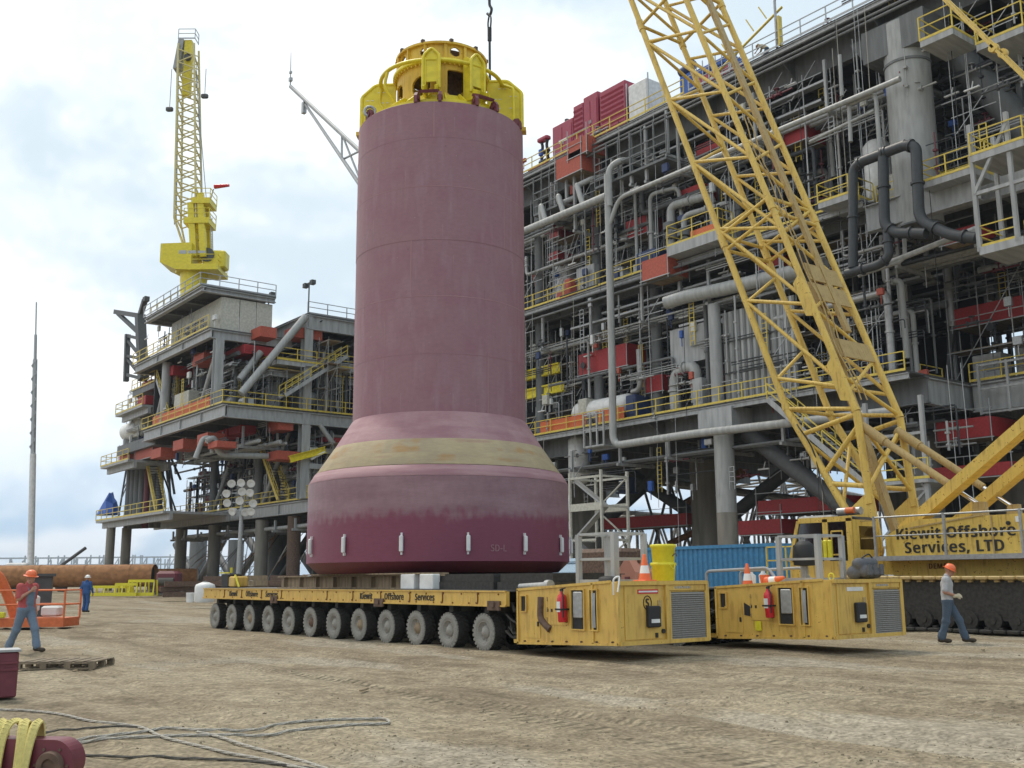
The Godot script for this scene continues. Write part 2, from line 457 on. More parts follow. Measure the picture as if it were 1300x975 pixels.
func build_ground() -> void:
	gn.seed = 2; gn.frequency = 0.22; gn.fractal_octaves = 4
	gr.seed = 9; gr.frequency = 0.9; gr.fractal_octaves = 3
	# dirt: patches of dry and damp mud, fine grit, tyre and crawler prints
	var N := 1536
	var im := []
	for q in [[1, 0.004, 5, 1.0], [2, 0.018, 5, 1.0], [3, 0.11, 4, 1.0], [4, 0.012, 4, 7.0], [5, 0.05, 4, 4.0]]:
		var f := FastNoiseLite.new()
		f.seed = 60 + q[0]; f.frequency = q[1]; f.fractal_octaves = q[2]; f.noise_type = FastNoiseLite.TYPE_SIMPLEX_SMOOTH
		var g := f.get_seamless_image(int(N / q[3]), N, false, false, 0.1)
		g.convert(Image.FORMAT_L8)
		if q[3] > 1.0: g.resize(N, N, Image.INTERPOLATE_CUBIC)
		im.append(g.get_data())
	# prints of tread bars along a few wheel paths (metres across, tile is 48 m)
	var prints := PackedFloat32Array(); prints.resize(N)
	var paths := []
	for q in 16: paths.append([rng.randf_range(0, N), rng.randf_range(9, 17), rng.randf_range(0.25, 0.9), rng.randf_range(-0.05, 0.05), rng.randf_range(5.0, 9.0)])
	var data := PackedByteArray(); data.resize(N * N * 3)
	var d0: PackedByteArray = im[0]; var d1: PackedByteArray = im[1]; var d2: PackedByteArray = im[2]; var d3: PackedByteArray = im[3]; var d4: PackedByteArray = im[4]
	var dry := V(0.36, 0.308, 0.220); var mid := V(0.288, 0.240, 0.167); var wet := V(0.195, 0.157, 0.110); var chalk := V(0.40, 0.365, 0.30)
	var gam := PackedByteArray()
	for q in 1025: gam.append(int(255.0 * Color(q / 1024.0, 0, 0).linear_to_srgb().r))
	for y in N:
		for x in N:
			var k := y * N + x
			var a := d0[k] / 255.0 - 0.5; var b := d1[k] / 255.0 - 0.5; var c := d2[k] / 255.0 - 0.5; var s := d3[k] / 255.0 - 0.5; var e := d4[k] / 255.0 - 0.5
			var w := clampf(0.56 + a * 0.7 + b * 0.75 + s * 0.55 + e * 0.45, 0, 1)
			var col := wet.lerp(mid, minf(w * 2.2, 1.0)) if w < 0.45 else mid.lerp(dry, minf((w - 0.45) * 2.4, 1.0))
			if s * 1.2 - a * 0.9 > 0.22: col = col.lerp(chalk, minf((s * 1.2 - a * 0.9 - 0.22) * 3.0, 0.5))
			col *= 1.0 + c * 0.75
			k *= 3
			data[k] = gam[clampi(int(col.x * 1024), 0, 1024)]; data[k + 1] = gam[clampi(int(col.y * 1024), 0, 1024)]; data[k + 2] = gam[clampi(int(col.z * 1024), 0, 1024)]
	for p in paths:
		for x in N:
			if x % int(p[4]) >= int(p[4] * 0.45): continue
			var cy: float = p[0] + sin(x * 0.004 + p[0]) * 26.0
			for o in int(p[1]):
				var y := posmod(int(cy + o), N)
				var k := (y * N + x) * 3
				if d2[y * N + x] < 118 or d4[y * N + x] < 100: continue
				var m: float = 1.0 - 0.30 * p[2]
				data[k] = int(data[k] * m); data[k + 1] = int(data[k + 1] * m); data[k + 2] = int(data[k + 2] * m)
	var tex := ImageTexture.create_from_image(Image.create_from_data(N, N, false, Image.FORMAT_RGB8, data))
	var m := mat("dirt", Color.WHITE, 0.95)
	m.albedo_texture = tex
	m.detail_enabled = true; m.detail_albedo = noise_tex(77, 0.07, 0.55, 1.0, 5, 512); m.detail_blend_mode = BaseMaterial3D.BLEND_MODE_MUL; m.detail_uv_layer = BaseMaterial3D.DETAIL_UV_2
	m.heightmap_enabled = true; m.heightmap_texture = tex; m.heightmap_scale = 8.0
	m.metallic_specular = 0.2
	var xs := axis(-2600, 2600, -44, 4, 0.16); var zs := axis(-2600, 2600, -36, 2, 0.16)
	var v := PackedVector3Array(); var t := PackedVector2Array(); var t2 := PackedVector2Array(); var ix := PackedInt32Array(); var n := PackedVector3Array()
	for z in zs:
		for x in xs:
			v.append(V(x, ground_y(x, z), z)); t.append(Vector2(x, z) / 48.0); t2.append(Vector2(x, z).rotated(0.6) / 2.7)
			var e := 0.1
			n.append(V(ground_y(x - e, z) - ground_y(x + e, z), 2 * e, ground_y(x, z - e) - ground_y(x, z + e)).normalized())
	var W := xs.size()
	for j in zs.size() - 1:
		for q in W - 1:
			var a := j * W + q
			ix.append_array([a, a + 1, a + W, a + 1, a + W + 1, a + W])
	var arr := []
	arr.resize(Mesh.ARRAY_MAX)
	arr[Mesh.ARRAY_VERTEX] = v; arr[Mesh.ARRAY_NORMAL] = n; arr[Mesh.ARRAY_TEX_UV] = t; arr[Mesh.ARRAY_TEX_UV2] = t2; arr[Mesh.ARRAY_INDEX] = ix
	var me := ArrayMesh.new()
	me.add_surface_from_arrays(Mesh.PRIMITIVE_TRIANGLES, arr)
	var g := piece(self, "ground", me, m)
	g.set_meta("kind", "structure")
	# clods and grit pressed into the mud
	var st := MB.new()
	var pts := [V(0.5, 0, 0.2), V(0.1, 0, 0.55), V(-0.45, 0, 0.3), V(-0.5, 0, -0.25), V(0.05, 0, -0.5), V(0.45, 0, -0.3)]
	var tops := [V(0.25, 0.42, 0.1), V(0.0, 0.5, 0.28), V(-0.25, 0.38, 0.1), V(-0.2, 0.45, -0.15), V(0.05, 0.36, -0.25), V(0.22, 0.48, -0.12)]
	for q in 6:
		var o := (q + 1) % 6
		st.quad(pts[q], pts[o], tops[o], tops[q]); st.tri(V(0, 0.5, 0), tops[q], tops[o])
	var mm := MultiMesh.new()
	mm.transform_format = MultiMesh.TRANSFORM_3D; mm.use_colors = true; mm.mesh = st.mesh(); mm.instance_count = 30000
	var cl := FastNoiseLite.new(); cl.seed = 33; cl.frequency = 0.28; cl.fractal_octaves = 3
	var placed := 0
	for q in mm.instance_count:
		var p := Vector3.ZERO
		var dense := -1.0
		for tries in 6:   # crumbs gather in churned patches, more of them where the crane has tracked
			var dist := pow(rng.randf(), 1.3) * 34.0 + 5.0
			p = fw_flat() * dist + V(rt.x, 0, rt.z) * rng.randf_range(-0.62, 0.62) * dist
			dense = cl.get_noise_2d(p.x * 0.45, p.z) + 0.16 * smoothstep(-22.0, -8.0, p.x)
			if dense > 0.06 + rng.randf() * 0.1: break
		var s := rng.randf_range(0.006, 0.020) * (1.0 + (1.6 if rng.randf() < 0.05 else 0.0)) * (1.0 if dense > 0.05 else 0.6)
		var bb := Basis(Vector3.UP, rng.randf() * TAU).scaled(V(s, s * rng.randf_range(0.5, 1.0), s * rng.randf_range(0.6, 1.3)))
		mm.set_instance_transform(q, Transform3D(bb, V(p.x, ground_y(p.x, p.z) - s * 0.1, p.z)))
		var c := rng.randf_range(0.42, 1.0)
		mm.set_instance_color(q, Color(0.28 * c, 0.23 * c, 0.155 * c))
	var o := MultiMeshInstance3D.new()
	o.name = "dirt_clods"; o.multimesh = mm
	var cm := mat("clod", Color.WHITE, 0.95)
	cm.vertex_color_use_as_albedo = true
	o.material_override = cm
	add_child(o); o.set_meta("kind", "stuff"); o.set_meta("label", "small clods and grit strewn over the dirt yard"); o.set_meta("category", "dirt")

func fw_flat() -> Vector3: return V(fw.x, 0, fw.z).normalized()

const PC := Vector3(-25.7, 0, -17.1)   # pile axis
func weathered(seed_: int, W: int, H: int, shade: Callable, streaks := 0.03) -> ImageTexture:
	# colour map wrapped round a cylinder; shade(x, y, coarse, fine, streak) -> linear colour
	var lay := []
	for q in [[0.008, 5, 1, 1], [0.07, 4, 1, 1], [streaks, 4, 1, 10]]:
		var f := FastNoiseLite.new()
		f.seed = seed_ + lay.size(); f.frequency = q[0]; f.fractal_octaves = q[1]; f.noise_type = FastNoiseLite.TYPE_SIMPLEX_SMOOTH
		var g := f.get_seamless_image(W, maxi(8, H / q[3]), false, false, 0.1)
		g.convert(Image.FORMAT_L8)
		if q[3] > 1: g.resize(W, H, Image.INTERPOLATE_CUBIC)
		lay.append(g.get_data())
	var im := Image.create(W, H, false, Image.FORMAT_RGB8)
	for y in H:
		for x in W:
			var k := y * W + x
			var c: Vector3 = shade.call(float(x) / W, float(y) / H, lay[0][k] / 255.0 - 0.5, lay[1][k] / 255.0 - 0.5, lay[2][k] / 255.0 - 0.5)
			im.set_pixel(x, y, Color(c.x, c.y, c.z).linear_to_srgb())
	return ImageTexture.create_from_image(im)
func wrapped(called: String, tex: Texture2D, rough: float) -> StandardMaterial3D:
	var m := mat(called, Color.WHITE, rough)
	m.albedo_texture = tex
	return m

func build_pile() -> void:
	var p := thing("steel_pile", "huge faded maroon bottle-shaped steel pile standing upright on two yellow trailers", "pile", PC + V(0, 1.69, 0))
	# paint: chalked maroon, streaked by rain; fresher dark coat showing lower on the skirt
	var shaft_tex := weathered(100, 1024, 1024, func(x, y, a, b, s):
		var c := V(0.262, 0.140, 0.163)
		c = c.lerp(V(0.215, 0.088, 0.118), clampf(0.35 + a * 1.5 + s * 0.9, 0, 1) * 0.62)
		c = c.lerp(V(0.36, 0.25, 0.28), clampf(s * 1.7 - 0.10, 0, 1) * 0.5)
		return c * 1.06 * (1.0 + b * 0.14 + a * 0.12))
	var si := shaft_tex.get_image()   # runs, scuffs and specks in the paint
	for q in 260:
		var x := rng.randi() % 1024; var y := rng.randi() % 1000; var l := int(pow(rng.randf(), 3.0) * 150.0) + 3
		var tone: Color = [Color(0.36, 0.27, 0.29), Color(0.13, 0.06, 0.07), Color(0.30, 0.16, 0.10), Color(0.40, 0.32, 0.33)][rng.randi() % 4].linear_to_srgb()
		var horizontal := rng.randf() < 0.25
		for k in l:
			var px := posmod(x + (k if horizontal else int(rng.randf() < 0.04)), 1024); var py := clampi(y + (0 if horizontal else k), 0, 1023)
			si.set_pixel(px, py, si.get_pixel(px, py).lerp(tone, 0.55 * (1.0 - float(k) / l) * rng.randf_range(0.5, 1.0)))
	for q in 90:
		var x := rng.randi() % 1020; var y := rng.randi() % 1020
		for k in 1 + rng.randi() % 3: si.set_pixel(x + k % 2, y + k / 2, Color(0.72, 0.68, 0.68) if rng.randf() < 0.6 else Color(0.25, 0.16, 0.14))
	shaft_tex = ImageTexture.create_from_image(si)
	var shaft_m := wrapped("faded_maroon", shaft_tex, 0.62)
	var skirt_tex := weathered(140, 1024, 512, func(x, y, a, b, s):
		var old := V(0.205, 0.112, 0.132).lerp(V(0.25, 0.150, 0.170), clampf(0.5 + a * 1.5, 0, 1))
		var fresh := V(0.185, 0.042, 0.078).lerp(V(0.145, 0.03, 0.056), clampf(0.5 + s, 0, 1))
		var edge: float = 0.44 + a * 0.10 + s * 0.16 + b * 0.10
		var w := smoothstep(edge - 0.09, edge + 0.10, y + s * 0.30 + b * 0.12)
		return old.lerp(fresh, w) * 1.1 * (1.0 + b * 0.16 + s * 0.2), 0.085)
	var skirt_m := wrapped("skirt_maroon", skirt_tex, 0.5)
	var band_tex := weathered(180, 1024, 192, func(x, y, a, b, s):
		var c := V(0.41, 0.335, 0.20).lerp(V(0.35, 0.285, 0.185), clampf(0.5 + a * 1.8, 0, 1))
		c = c.lerp(V(0.36, 0.20, 0.06), clampf(a * 2.2 + s * 1.2 - 0.25, 0, 0.7))
		c = c.lerp(V(0.30, 0.15, 0.13), clampf(-a * 2.6 - 0.62, 0, 0.5))
		return c * (1.0 + b * 0.16 + s * 0.16))
	var band_m := wrapped("primer_band", band_tex, 0.7)
	var pink_tex := weathered(210, 1024, 192, func(x, y, a, b, s):
		return V(0.35, 0.21, 0.222).lerp(V(0.28, 0.14, 0.162), clampf(0.5 + a * 1.6 + s * 0.5, 0, 1)) * (1.0 + b * 0.14))
	var pink_m := wrapped("pale_maroon", pink_tex, 0.65)
	# shell courses, each its own rolled can, with a weld bead between
	var rs := 2.575
	var hs := [4.37, 6.0, 7.65, 9.3, 10.9, 12.4, 13.50]   # above the pile's foot
	for q in hs.size() - 1:
		var b := MB.new()
		var r: float = rs + [0.0, 0.004, -0.003, 0.005, 0.0, -0.004][q]
		var e := 0.03
		b.lathe([[r - 0.006, hs[q]], [r, hs[q] + e * 0.3], [r, hs[q + 1] - e * 0.3], [r - 0.006, hs[q + 1]]], Vector3.ZERO, Basis(), 96, 0, TAU, 0.98)
		for k in b.t.size(): b.t[k].y = 1.0 - (lerpf(hs[q], hs[q + 1], 1.0 - b.t[k].y) - hs[0]) / (hs[6] - hs[0])
		part(p, "shell_course", b, shaft_m)
		for sgn in 2:   # plate seams up the course
			var sg: float = cam_angle(PC) + 0.55 + q * 1.13 + sgn * PI
			var sb := MB.new(); sb.bar(V(sin(sg) * (r - 0.006), hs[q] + 0.01, cos(sg) * (r - 0.006)), V(sin(sg) * (r - 0.006), hs[q + 1] - 0.01, cos(sg) * (r - 0.006)), 0.035, 0.02, V(sin(sg), 0, cos(sg))); part(p, "weld_bead", sb, pink_m)
		var w := MB.new()
		if q == hs.size() - 2: continue
		w.lathe([[r - 0.02, hs[q + 1] - 0.02], [r + 0.004, hs[q + 1] - 0.010], [r + 0.004, hs[q + 1] + 0.010], [r - 0.02, hs[q + 1] + 0.02]], Vector3.ZERO, Basis(), 96)
		part(p, "weld_bead", w, shaft_m if q % 2 == 0 else pink_m)
	var b := MB.new()
	b.lathe([[rs - 0.006, 13.49], [rs - 0.02, 13.505], [0.4, 13.51]], Vector3.ZERO, Basis(), 96)
	part(p, "top_plate", b, shaft_m)
	b = MB.new(); b.lathe([[3.1, 3.545], [3.1, 3.55], [2.60, 4.36], [2.575, 4.38]], Vector3.ZERO, Basis(), 96, 0, TAU, 0.9); part(p, "upper_cone", b, pink_m)
	b = MB.new(); b.lathe([[3.60, 2.815], [3.60, 2.82], [3.10, 3.56]], Vector3.ZERO, Basis(), 96); part(p, "primer_band", b, band_m)
	b = MB.new(); b.lathe([[3.80, 2.50], [3.80, 2.53], [3.635, 2.80], [3.56, 2.805]], Vector3.ZERO, Basis(), 96); part(p, "lower_cone", b, pink_m)
	b = MB.new(); b.lathe([[3.76, 0.27], [3.805, 0.29], [3.805, 2.49], [3.76, 2.515]], Vector3.ZERO, Basis(), 96); part(p, "skirt", b, skirt_m)
	b = MB.new(); b.lathe([[3.35, 0.0], [3.48, 0.0], [3.79, 0.285]], Vector3.ZERO, Basis(), 96); b.lathe([[0.2, 0.02], [3.4, 0.005]], Vector3.ZERO, Basis().scaled(V(1, -1, 1)), 64); part(p, "toe_ring", b, M.maroon)
	# anodes round the skirt: bars on two stub brackets
	var an := MB.new()
	an.cbox(V(0, 0, 0.075), V(0.10, 0.42, 0.09), 0.02)
	for s in [-1, 1]: an.box(V(0, s * 0.24, 0.03), V(0.045, 0.08, 0.06))
	var anm := an.mesh()
	var cen := cam_angle(PC)
	for a in [-97.0, -66.5, -40.5, -14.5, 11.2, 36.2, 61.5, 87.0]:
		var g := cen + deg_to_rad(a)
		piece(p, "anode", anm, M.white_paint, Transform3D(Basis(Vector3.UP, g), V(sin(g) * 3.80, 0.74, cos(g) * 3.80)))
	# padeyes on the rim
	for a in [-62.0, -17.0, -1.0, 24.0, 40.0, 72.0, 115.0, 190.0, 240.0]:
		var g := cen + deg_to_rad(a)
		var pe := MB.new()
		var poly := PackedVector2Array([Vector2(-0.16, 0), Vector2(0.16, 0), Vector2(0.15, 0.22), Vector2(0.07, 0.34), Vector2(-0.07, 0.34), Vector2(-0.15, 0.22)])
		pe.prism(poly, Transform3D(Basis(), V(0, 0, -0.05)), 0.1)
		pe.tube(V(0, 0.19, -0.08), V(0, 0.19, 0.08), 0.08, -1, 10)
		piece(p, "padeye", pe.mesh(), M.maroon, Transform3D(Basis(Vector3.UP, g + (PI / 2 if absf(a + 62.0) > 1 else 0.2)), V(sin(g) * 2.45, 13.50, cos(g) * 2.45)))
	# scribbled chalk marks near the foot
	var g2 := cen + deg_to_rad(24.0)
	words(p, "chalk_mark", "SD-L", 0.17, M.pale_maroon, Transform3D(Basis(Vector3.UP, g2), V(sin(g2) * 3.81, 0.62, cos(g2) * 3.81)), false)
	build_tool(cen)

func cam_angle(c: Vector3) -> float: return atan2(-c.x, -c.z)   # yaw that faces the viewer

func drum(b: MB, r: float, th: float, y0: float, y1: float, holes: Array, k := 300, rows := 44) -> void:
	# curved plate with openings: holes of [angle, height, half width, half height, corner radius] in metres along the wall
	var inside := func(g: float, y: float) -> bool:
		for h in holes:
			var dx: float = absf(wrapf(g - h[0], -PI, PI)) * r - (h[2] - h[4])
			var dy: float = absf(y - h[1]) - (h[3] - h[4])
			if Vector2(maxf(dx, 0), maxf(dy, 0)).length() + minf(maxf(dx, dy), 0) < h[4]: return true
		return false
	var P := func(g: float, y: float, rr: float) -> Vector3: return V(sin(g) * rr, y, cos(g) * rr)
	for q in k:
		var g0 := TAU * q / k; var g1 := TAU * (q + 1) / k; var gm := (g0 + g1) * 0.5
		for j in rows:
			var ya := lerpf(y0, y1, float(j) / rows); var yb := lerpf(y0, y1, float(j + 1) / rows); var ym := (ya + yb) * 0.5
			if inside.call(gm, ym): continue
			b.quad(P.call(g0, ya, r), P.call(g1, ya, r), P.call(g1, yb, r), P.call(g0, yb, r))
			b.quad(P.call(g1, ya, r - th), P.call(g0, ya, r - th), P.call(g0, yb, r - th), P.call(g1, yb, r - th))
			var dg := g1 - g0; var dy := yb - ya
			if inside.call(gm - dg, ym): b.quad(P.call(g0, ya, r - th), P.call(g0, ya, r), P.call(g0, yb, r), P.call(g0, yb, r - th))
			if inside.call(gm + dg, ym): b.quad(P.call(g1, ya, r), P.call(g1, ya, r - th), P.call(g1, yb, r - th), P.call(g1, yb, r))
			if inside.call(gm, ym + dy): b.quad(P.call(g0, yb, r), P.call(g1, yb, r), P.call(g1, yb, r - th), P.call(g0, yb, r - th))
			if inside.call(gm, ym - dy): b.quad(P.call(g0, ya, r - th), P.call(g1, ya, r - th), P.call(g1, ya, r), P.call(g0, ya, r))

func build_tool(cen: float) -> void:
	var t := thing("lifting_tool", "yellow drum-shaped lifting tool with guide plates on top of the maroon pile", "lifting tool", PC + V(0, 15.36, 0))
	t.scale = V(1, 0.88, 1)
	var D := func(a: float) -> float: return cen + deg_to_rad(a)
	var P := func(a: float, r: float, y: float) -> Vector3: return V(sin(D.call(a)) * r, y, cos(D.call(a)) * r)
	# base ring with stiffeners
	var b := MB.new()
	b.lathe([[2.20, -0.19], [2.28, -0.19], [2.28, 0.06], [1.2, 0.06]], Vector3.ZERO, Basis(), 72)
	b.lathe([[2.02, 0.06], [1.62, 0.52], [1.62, 0.58], [1.30, 0.58]], Vector3.ZERO, Basis(), 72, 0, TAU, 0.95)
	part(t, "base_ring", b, M.bright_yellow)
	for q in 24:
		b = MB.new()
		var poly := PackedVector2Array([Vector2(2.24, 0.06), Vector2(2.24, 0.12), Vector2(1.72, 0.60), Vector2(1.5, 0.60), Vector2(1.5, 0.06)])
		b.prism(poly, Transform3D(Basis(Vector3.UP, TAU * q / 24.0), Vector3.ZERO) * Transform3D(Basis(), V(0, 0, -0.02)), 0.04)
		part(t, "stiffener", b, M.bright_yellow)
	b = MB.new()
	var holes := []
	for q in [[-27.0, 1.08, 0.30, 0.36, 0.28], [22.0, 1.18, 0.36, 0.46, 0.08], [-72.0, 1.1, 0.32, 0.40, 0.3], [66.0, 1.15, 0.32, 0.42, 0.1], [115.0, 1.1, 0.35, 0.4, 0.1], [160.0, 1.1, 0.35, 0.4, 0.1], [205.0, 1.1, 0.35, 0.4, 0.1], [248.0, 1.1, 0.35, 0.4, 0.1]]:
		holes.append([D.call(q[0]), q[1], q[2], q[3], q[4]])
	drum(b, 1.40, 0.07, 0.55, 1.92, holes)
	part(t, "lower_drum", b, M.tool_yellow)
	b = MB.new(); b.lathe([[1.30, 1.88], [1.52, 1.88], [1.54, 1.91], [1.54, 1.99], [1.52, 2.02], [1.25, 2.02]], Vector3.ZERO, Basis(), 72); part(t, "flange", b, M.bright_yellow)
	for q in 60:
		b = MB.new()
		var g := TAU * q / 60.0
		b.tube(V(sin(g) * 1.47, 1.80, cos(g) * 1.47), V(sin(g) * 1.47, 2.07, cos(g) * 1.47), 0.028, -1, 6)
		part(t, "stud_bolt", b, M.tool_yellow)
	b = MB.new()
	holes = []
	for q in 9: holes.append([D.call(-62.0 + 40.0 * q), 2.36, 0.17, 0.17, 0.17])
	drum(b, 1.36, 0.06, 2.02, 2.62, holes, 240, 28)
	part(t, "upper_drum", b, M.tool_yellow)
	b = MB.new(); b.lathe([[1.22, 2.60], [1.46, 2.60], [1.46, 2.68], [1.22, 2.68]], Vector3.ZERO, Basis(), 72); part(t, "top_flange", b, M.tool_yellow)
	for q in 14:
		b = MB.new(); b.bar(P.call(q * 25.7 + 5, 1.40, 2.02), P.call(q * 25.7 + 5, 1.40, 2.60), 0.10, 0.05); part(t, "rib", b, M.tool_yellow)
	for q in 10:
		b = MB.new(); b.box(P.call(q * 36.0 + 12, 1.42, 2.72), V(0.10, 0.12, 0.10)); part(t, "lug", b, M.brown_steel)
	# dark core seen through the windows
	b = MB.new(); b.lathe([[0.80, 0.1], [0.80, 0.7], [0.62, 0.75], [0.62, 2.0], [1.1, 2.05], [1.1, 2.58], [0.0, 2.58]], Vector3.ZERO, Basis(), 32); part(t, "inner_mandrel", b, M.brown_steel)
	# hoop rail round the drum
	b = MB.new()
	var arc := []
	for q in 41: arc.append(P.call(-122.0 + 6.1 * q, 1.92, 1.72 + 0.06 * sin(q * 0.2)))
	b.sweep(arc, 0.065, 8)
	part(t, "hoop_rail", b, M.bright_yellow)
	for a in [-95.0, -60.0]:
		b = MB.new(); b.pipe([P.call(a, 1.92, 1.72), P.call(a - 2, 2.0, 1.2), P.call(a, 1.62, 0.62)], 0.05, 0.4); part(t, "hoop_leg", b, M.bright_yellow)
	# guide posts at the front: pairs of plates capped by a bevelled head
	for a in [-9.0, 33.0, 148.0, 196.0]:
		var gp := Node3D.new(); gp.name = "guide_post"; t.add_child(gp, true)
		gp.transform = Transform3D(Basis(Vector3.UP, D.call(a)), Vector3.ZERO)
		for s in [-1, 1]:
			b = MB.new()
			b.prism(PackedVector2Array([Vector2(1.55, 0.4), Vector2(2.30, 0.30), Vector2(2.36, 0.5), Vector2(1.98, 0.75), Vector2(1.98, 1.78), Vector2(1.70, 2.05), Vector2(1.55, 2.05)]), Transform3D(Basis(Vector3.UP, -PI / 2), V(s * 0.19 + 0.03, 0, 0)), 0.06)
			part(gp, "cheek_plate", b, M.bright_yellow)
		b = MB.new()
		b.prism(PackedVector2Array([Vector2(-0.25, 0.85), Vector2(0.25, 0.85), Vector2(0.25, 1.75), Vector2(0.08, 2.02), Vector2(-0.08, 2.02), Vector2(-0.25, 1.75)]), Transform3D(Basis(), V(0, 0.02, 1.90)), 0.05)
		b.pipe([V(-0.25, 0.6, 2.0), V(-0.25, 1.8, 2.0), V(0, 2.12, 1.95), V(0.25, 1.8, 2.0), V(0.25, 0.6, 2.0)], 0.045, 0.12, 8)
		part(gp, "face_plate", b, M.bright_yellow)
		b = MB.new(); b.box(V(0, 0.34, 2.28), V(0.55, 0.10, 0.42), Basis(Vector3.RIGHT, 0.5)); part(gp, "foot", b, M.maroon)
	# wing plates left and right
	for a in [-97.0, 83.0]:
		var wing := Node3D.new(); wing.name = "wing_plate"; t.add_child(wing, true)
		wing.transform = Transform3D(Basis(Vector3.UP, D.call(a) - PI / 2), Vector3.ZERO)
		b = MB.new()
		b.prism(PackedVector2Array([Vector2(1.45, 0.50), Vector2(2.50, 0.30), Vector2(2.50, 1.42), Vector2(2.08, 1.88), Vector2(1.45, 1.88)]), Transform3D(Basis(), V(0, 0, -0.03)), 0.06)
		part(wing, "plate", b, M.bright_yellow)
		b = MB.new()
		b.pipe([V(1.5, 1.90, 0), V(2.10, 1.90, 0), V(2.54, 1.44, 0), V(2.54, -0.02, 0)], 0.07, 0.1, 8)
		part(wing, "edge_tube", b, M.bright_yellow)
		b = MB.new()
		b.pipe([V(1.98, 1.70, 0.10), V(2.3, 1.46, 0.30), V(2.3, 0.1, 0.30)], 0.05, 0.1, 8)
		part(wing, "edge_tube", b, M.bright_yellow)
		b = MB.new(); b.box(V(2.50, -0.02, 0), V(0.36, 0.14, 0.34)); part(wing, "foot", b, M.tool_yellow)
		for q in [[1.85, 1.6], [2.0, 1.6], [1.72, 1.2], [1.87, 1.2], [2.2, 1.3], [2.35, 1.3], [1.85, 0.85], [2.2, 0.85]]:
			b = MB.new(); b.box(V(q[0], q[1], 0), V(0.07, 0.03, 0.075)); part(wing, "slot", b, M.white_paint)
	# shackle lying against the left wing
	b = MB.new()
	var ring := []
	for q in 13: ring.append(P.call(-62, 2.45, 0.16) + Basis(Vector3.UP, cen) * V(cos(TAU * q / 12) * 0.16, sin(TAU * q / 12) * 0.16, 0.0))
	b.sweep(ring, 0.05, 8)
	solo("shackle", "grey steel shackle resting on the rim at the left wing plate of the lifting tool", "shackle", b, M.galvanised, PC + V(0, 15.32, 0))

func wheel_meshes() -> Dictionary:
	var ax := Basis(Vector3.RIGHT, PI / 2)   # lathe axis along +z, outer face towards +z
	var d := {}
	var b := MB.new()
	b.lathe([[0.30, -0.15], [0.365, -0.16], [0.385, -0.14], [0.392, 0.0], [0.385, 0.14], [0.375, 0.155]], Vector3.ZERO, ax, 40)
	for q in 24:
		for s in [-1, 1]:
			var g := TAU * (q + (0.5 if s > 0 else 0.0)) / 24.0
			b.box(Basis(Vector3.BACK, g) * V(0.394, 0, s * 0.085), V(0.028, 0.062, 0.13), Basis(Vector3.BACK, g) * Basis(Vector3.RIGHT, 0.35 * s))
	d.tyre = b.mesh()
	b = MB.new()
	b.lathe([[0.388, 0.135], [0.382, 0.158], [0.35, 0.176], [0.30, 0.182], [0.255, 0.175], [0.235, 0.155]], Vector3.ZERO, ax, 40)
	for q in 24:
		var g := TAU * (q + 0.5) / 24.0
		b.box(Basis(Vector3.BACK, g) * V(0.378, 0, 0.158), V(0.05, 0.058, 0.03), Basis(Vector3.BACK, g))
	d.sidewall = b.mesh()
	b = MB.new()
	b.lathe([[0.245, 0.15], [0.238, 0.168], [0.222, 0.166], [0.20, 0.10], [0.15, 0.085], [0.13, 0.10]], Vector3.ZERO, ax, 32)
	for q in 10:
		var g := TAU * q / 10.0
		b.tube(V(cos(g) * 0.17, sin(g) * 0.17, 0.08), V(cos(g) * 0.17, sin(g) * 0.17, 0.115), 0.016, -1, 6)
	d.rim = b.mesh()
	b = MB.new()
	b.lathe([[0.135, 0.08], [0.13, 0.12], [0.105, 0.135], [0.085, 0.15], [0.06, 0.175], [0.0, 0.18]], Vector3.ZERO, ax, 20)
	d.hub = b.mesh()
	return d

func add_wheel(t: Node3D, d: Dictionary, at: Vector3, flip: bool) -> void:
	var w := Node3D.new(); w.name = "wheel"; t.add_child(w, true)
	w.position = at
	w.basis = Basis(Vector3.UP, PI if flip else 0.0) * Basis(Vector3.BACK, rng.randf() * TAU)
	piece(w, "tyre", d.tyre, M.rubber); piece(w, "sidewall", d.sidewall, M.tyre_dust); piece(w, "rim", d.rim, M.rim_dust); piece(w, "hub", d.hub, [M.rim_dust, M.brown_steel, M.timber, M.rim_dust][rng.randi() % 4])

func build_trailers() -> void:
	var d := wheel_meshes()
	trailer(d, Vector3.ZERO, "yellow self-propelled trailer with a long row of tyres, nearest under the maroon pile", true)
	trailer(d, V(1.55, 0, -4.4), "second yellow self-propelled trailer behind the nearer one, beside the crawler crane", false)

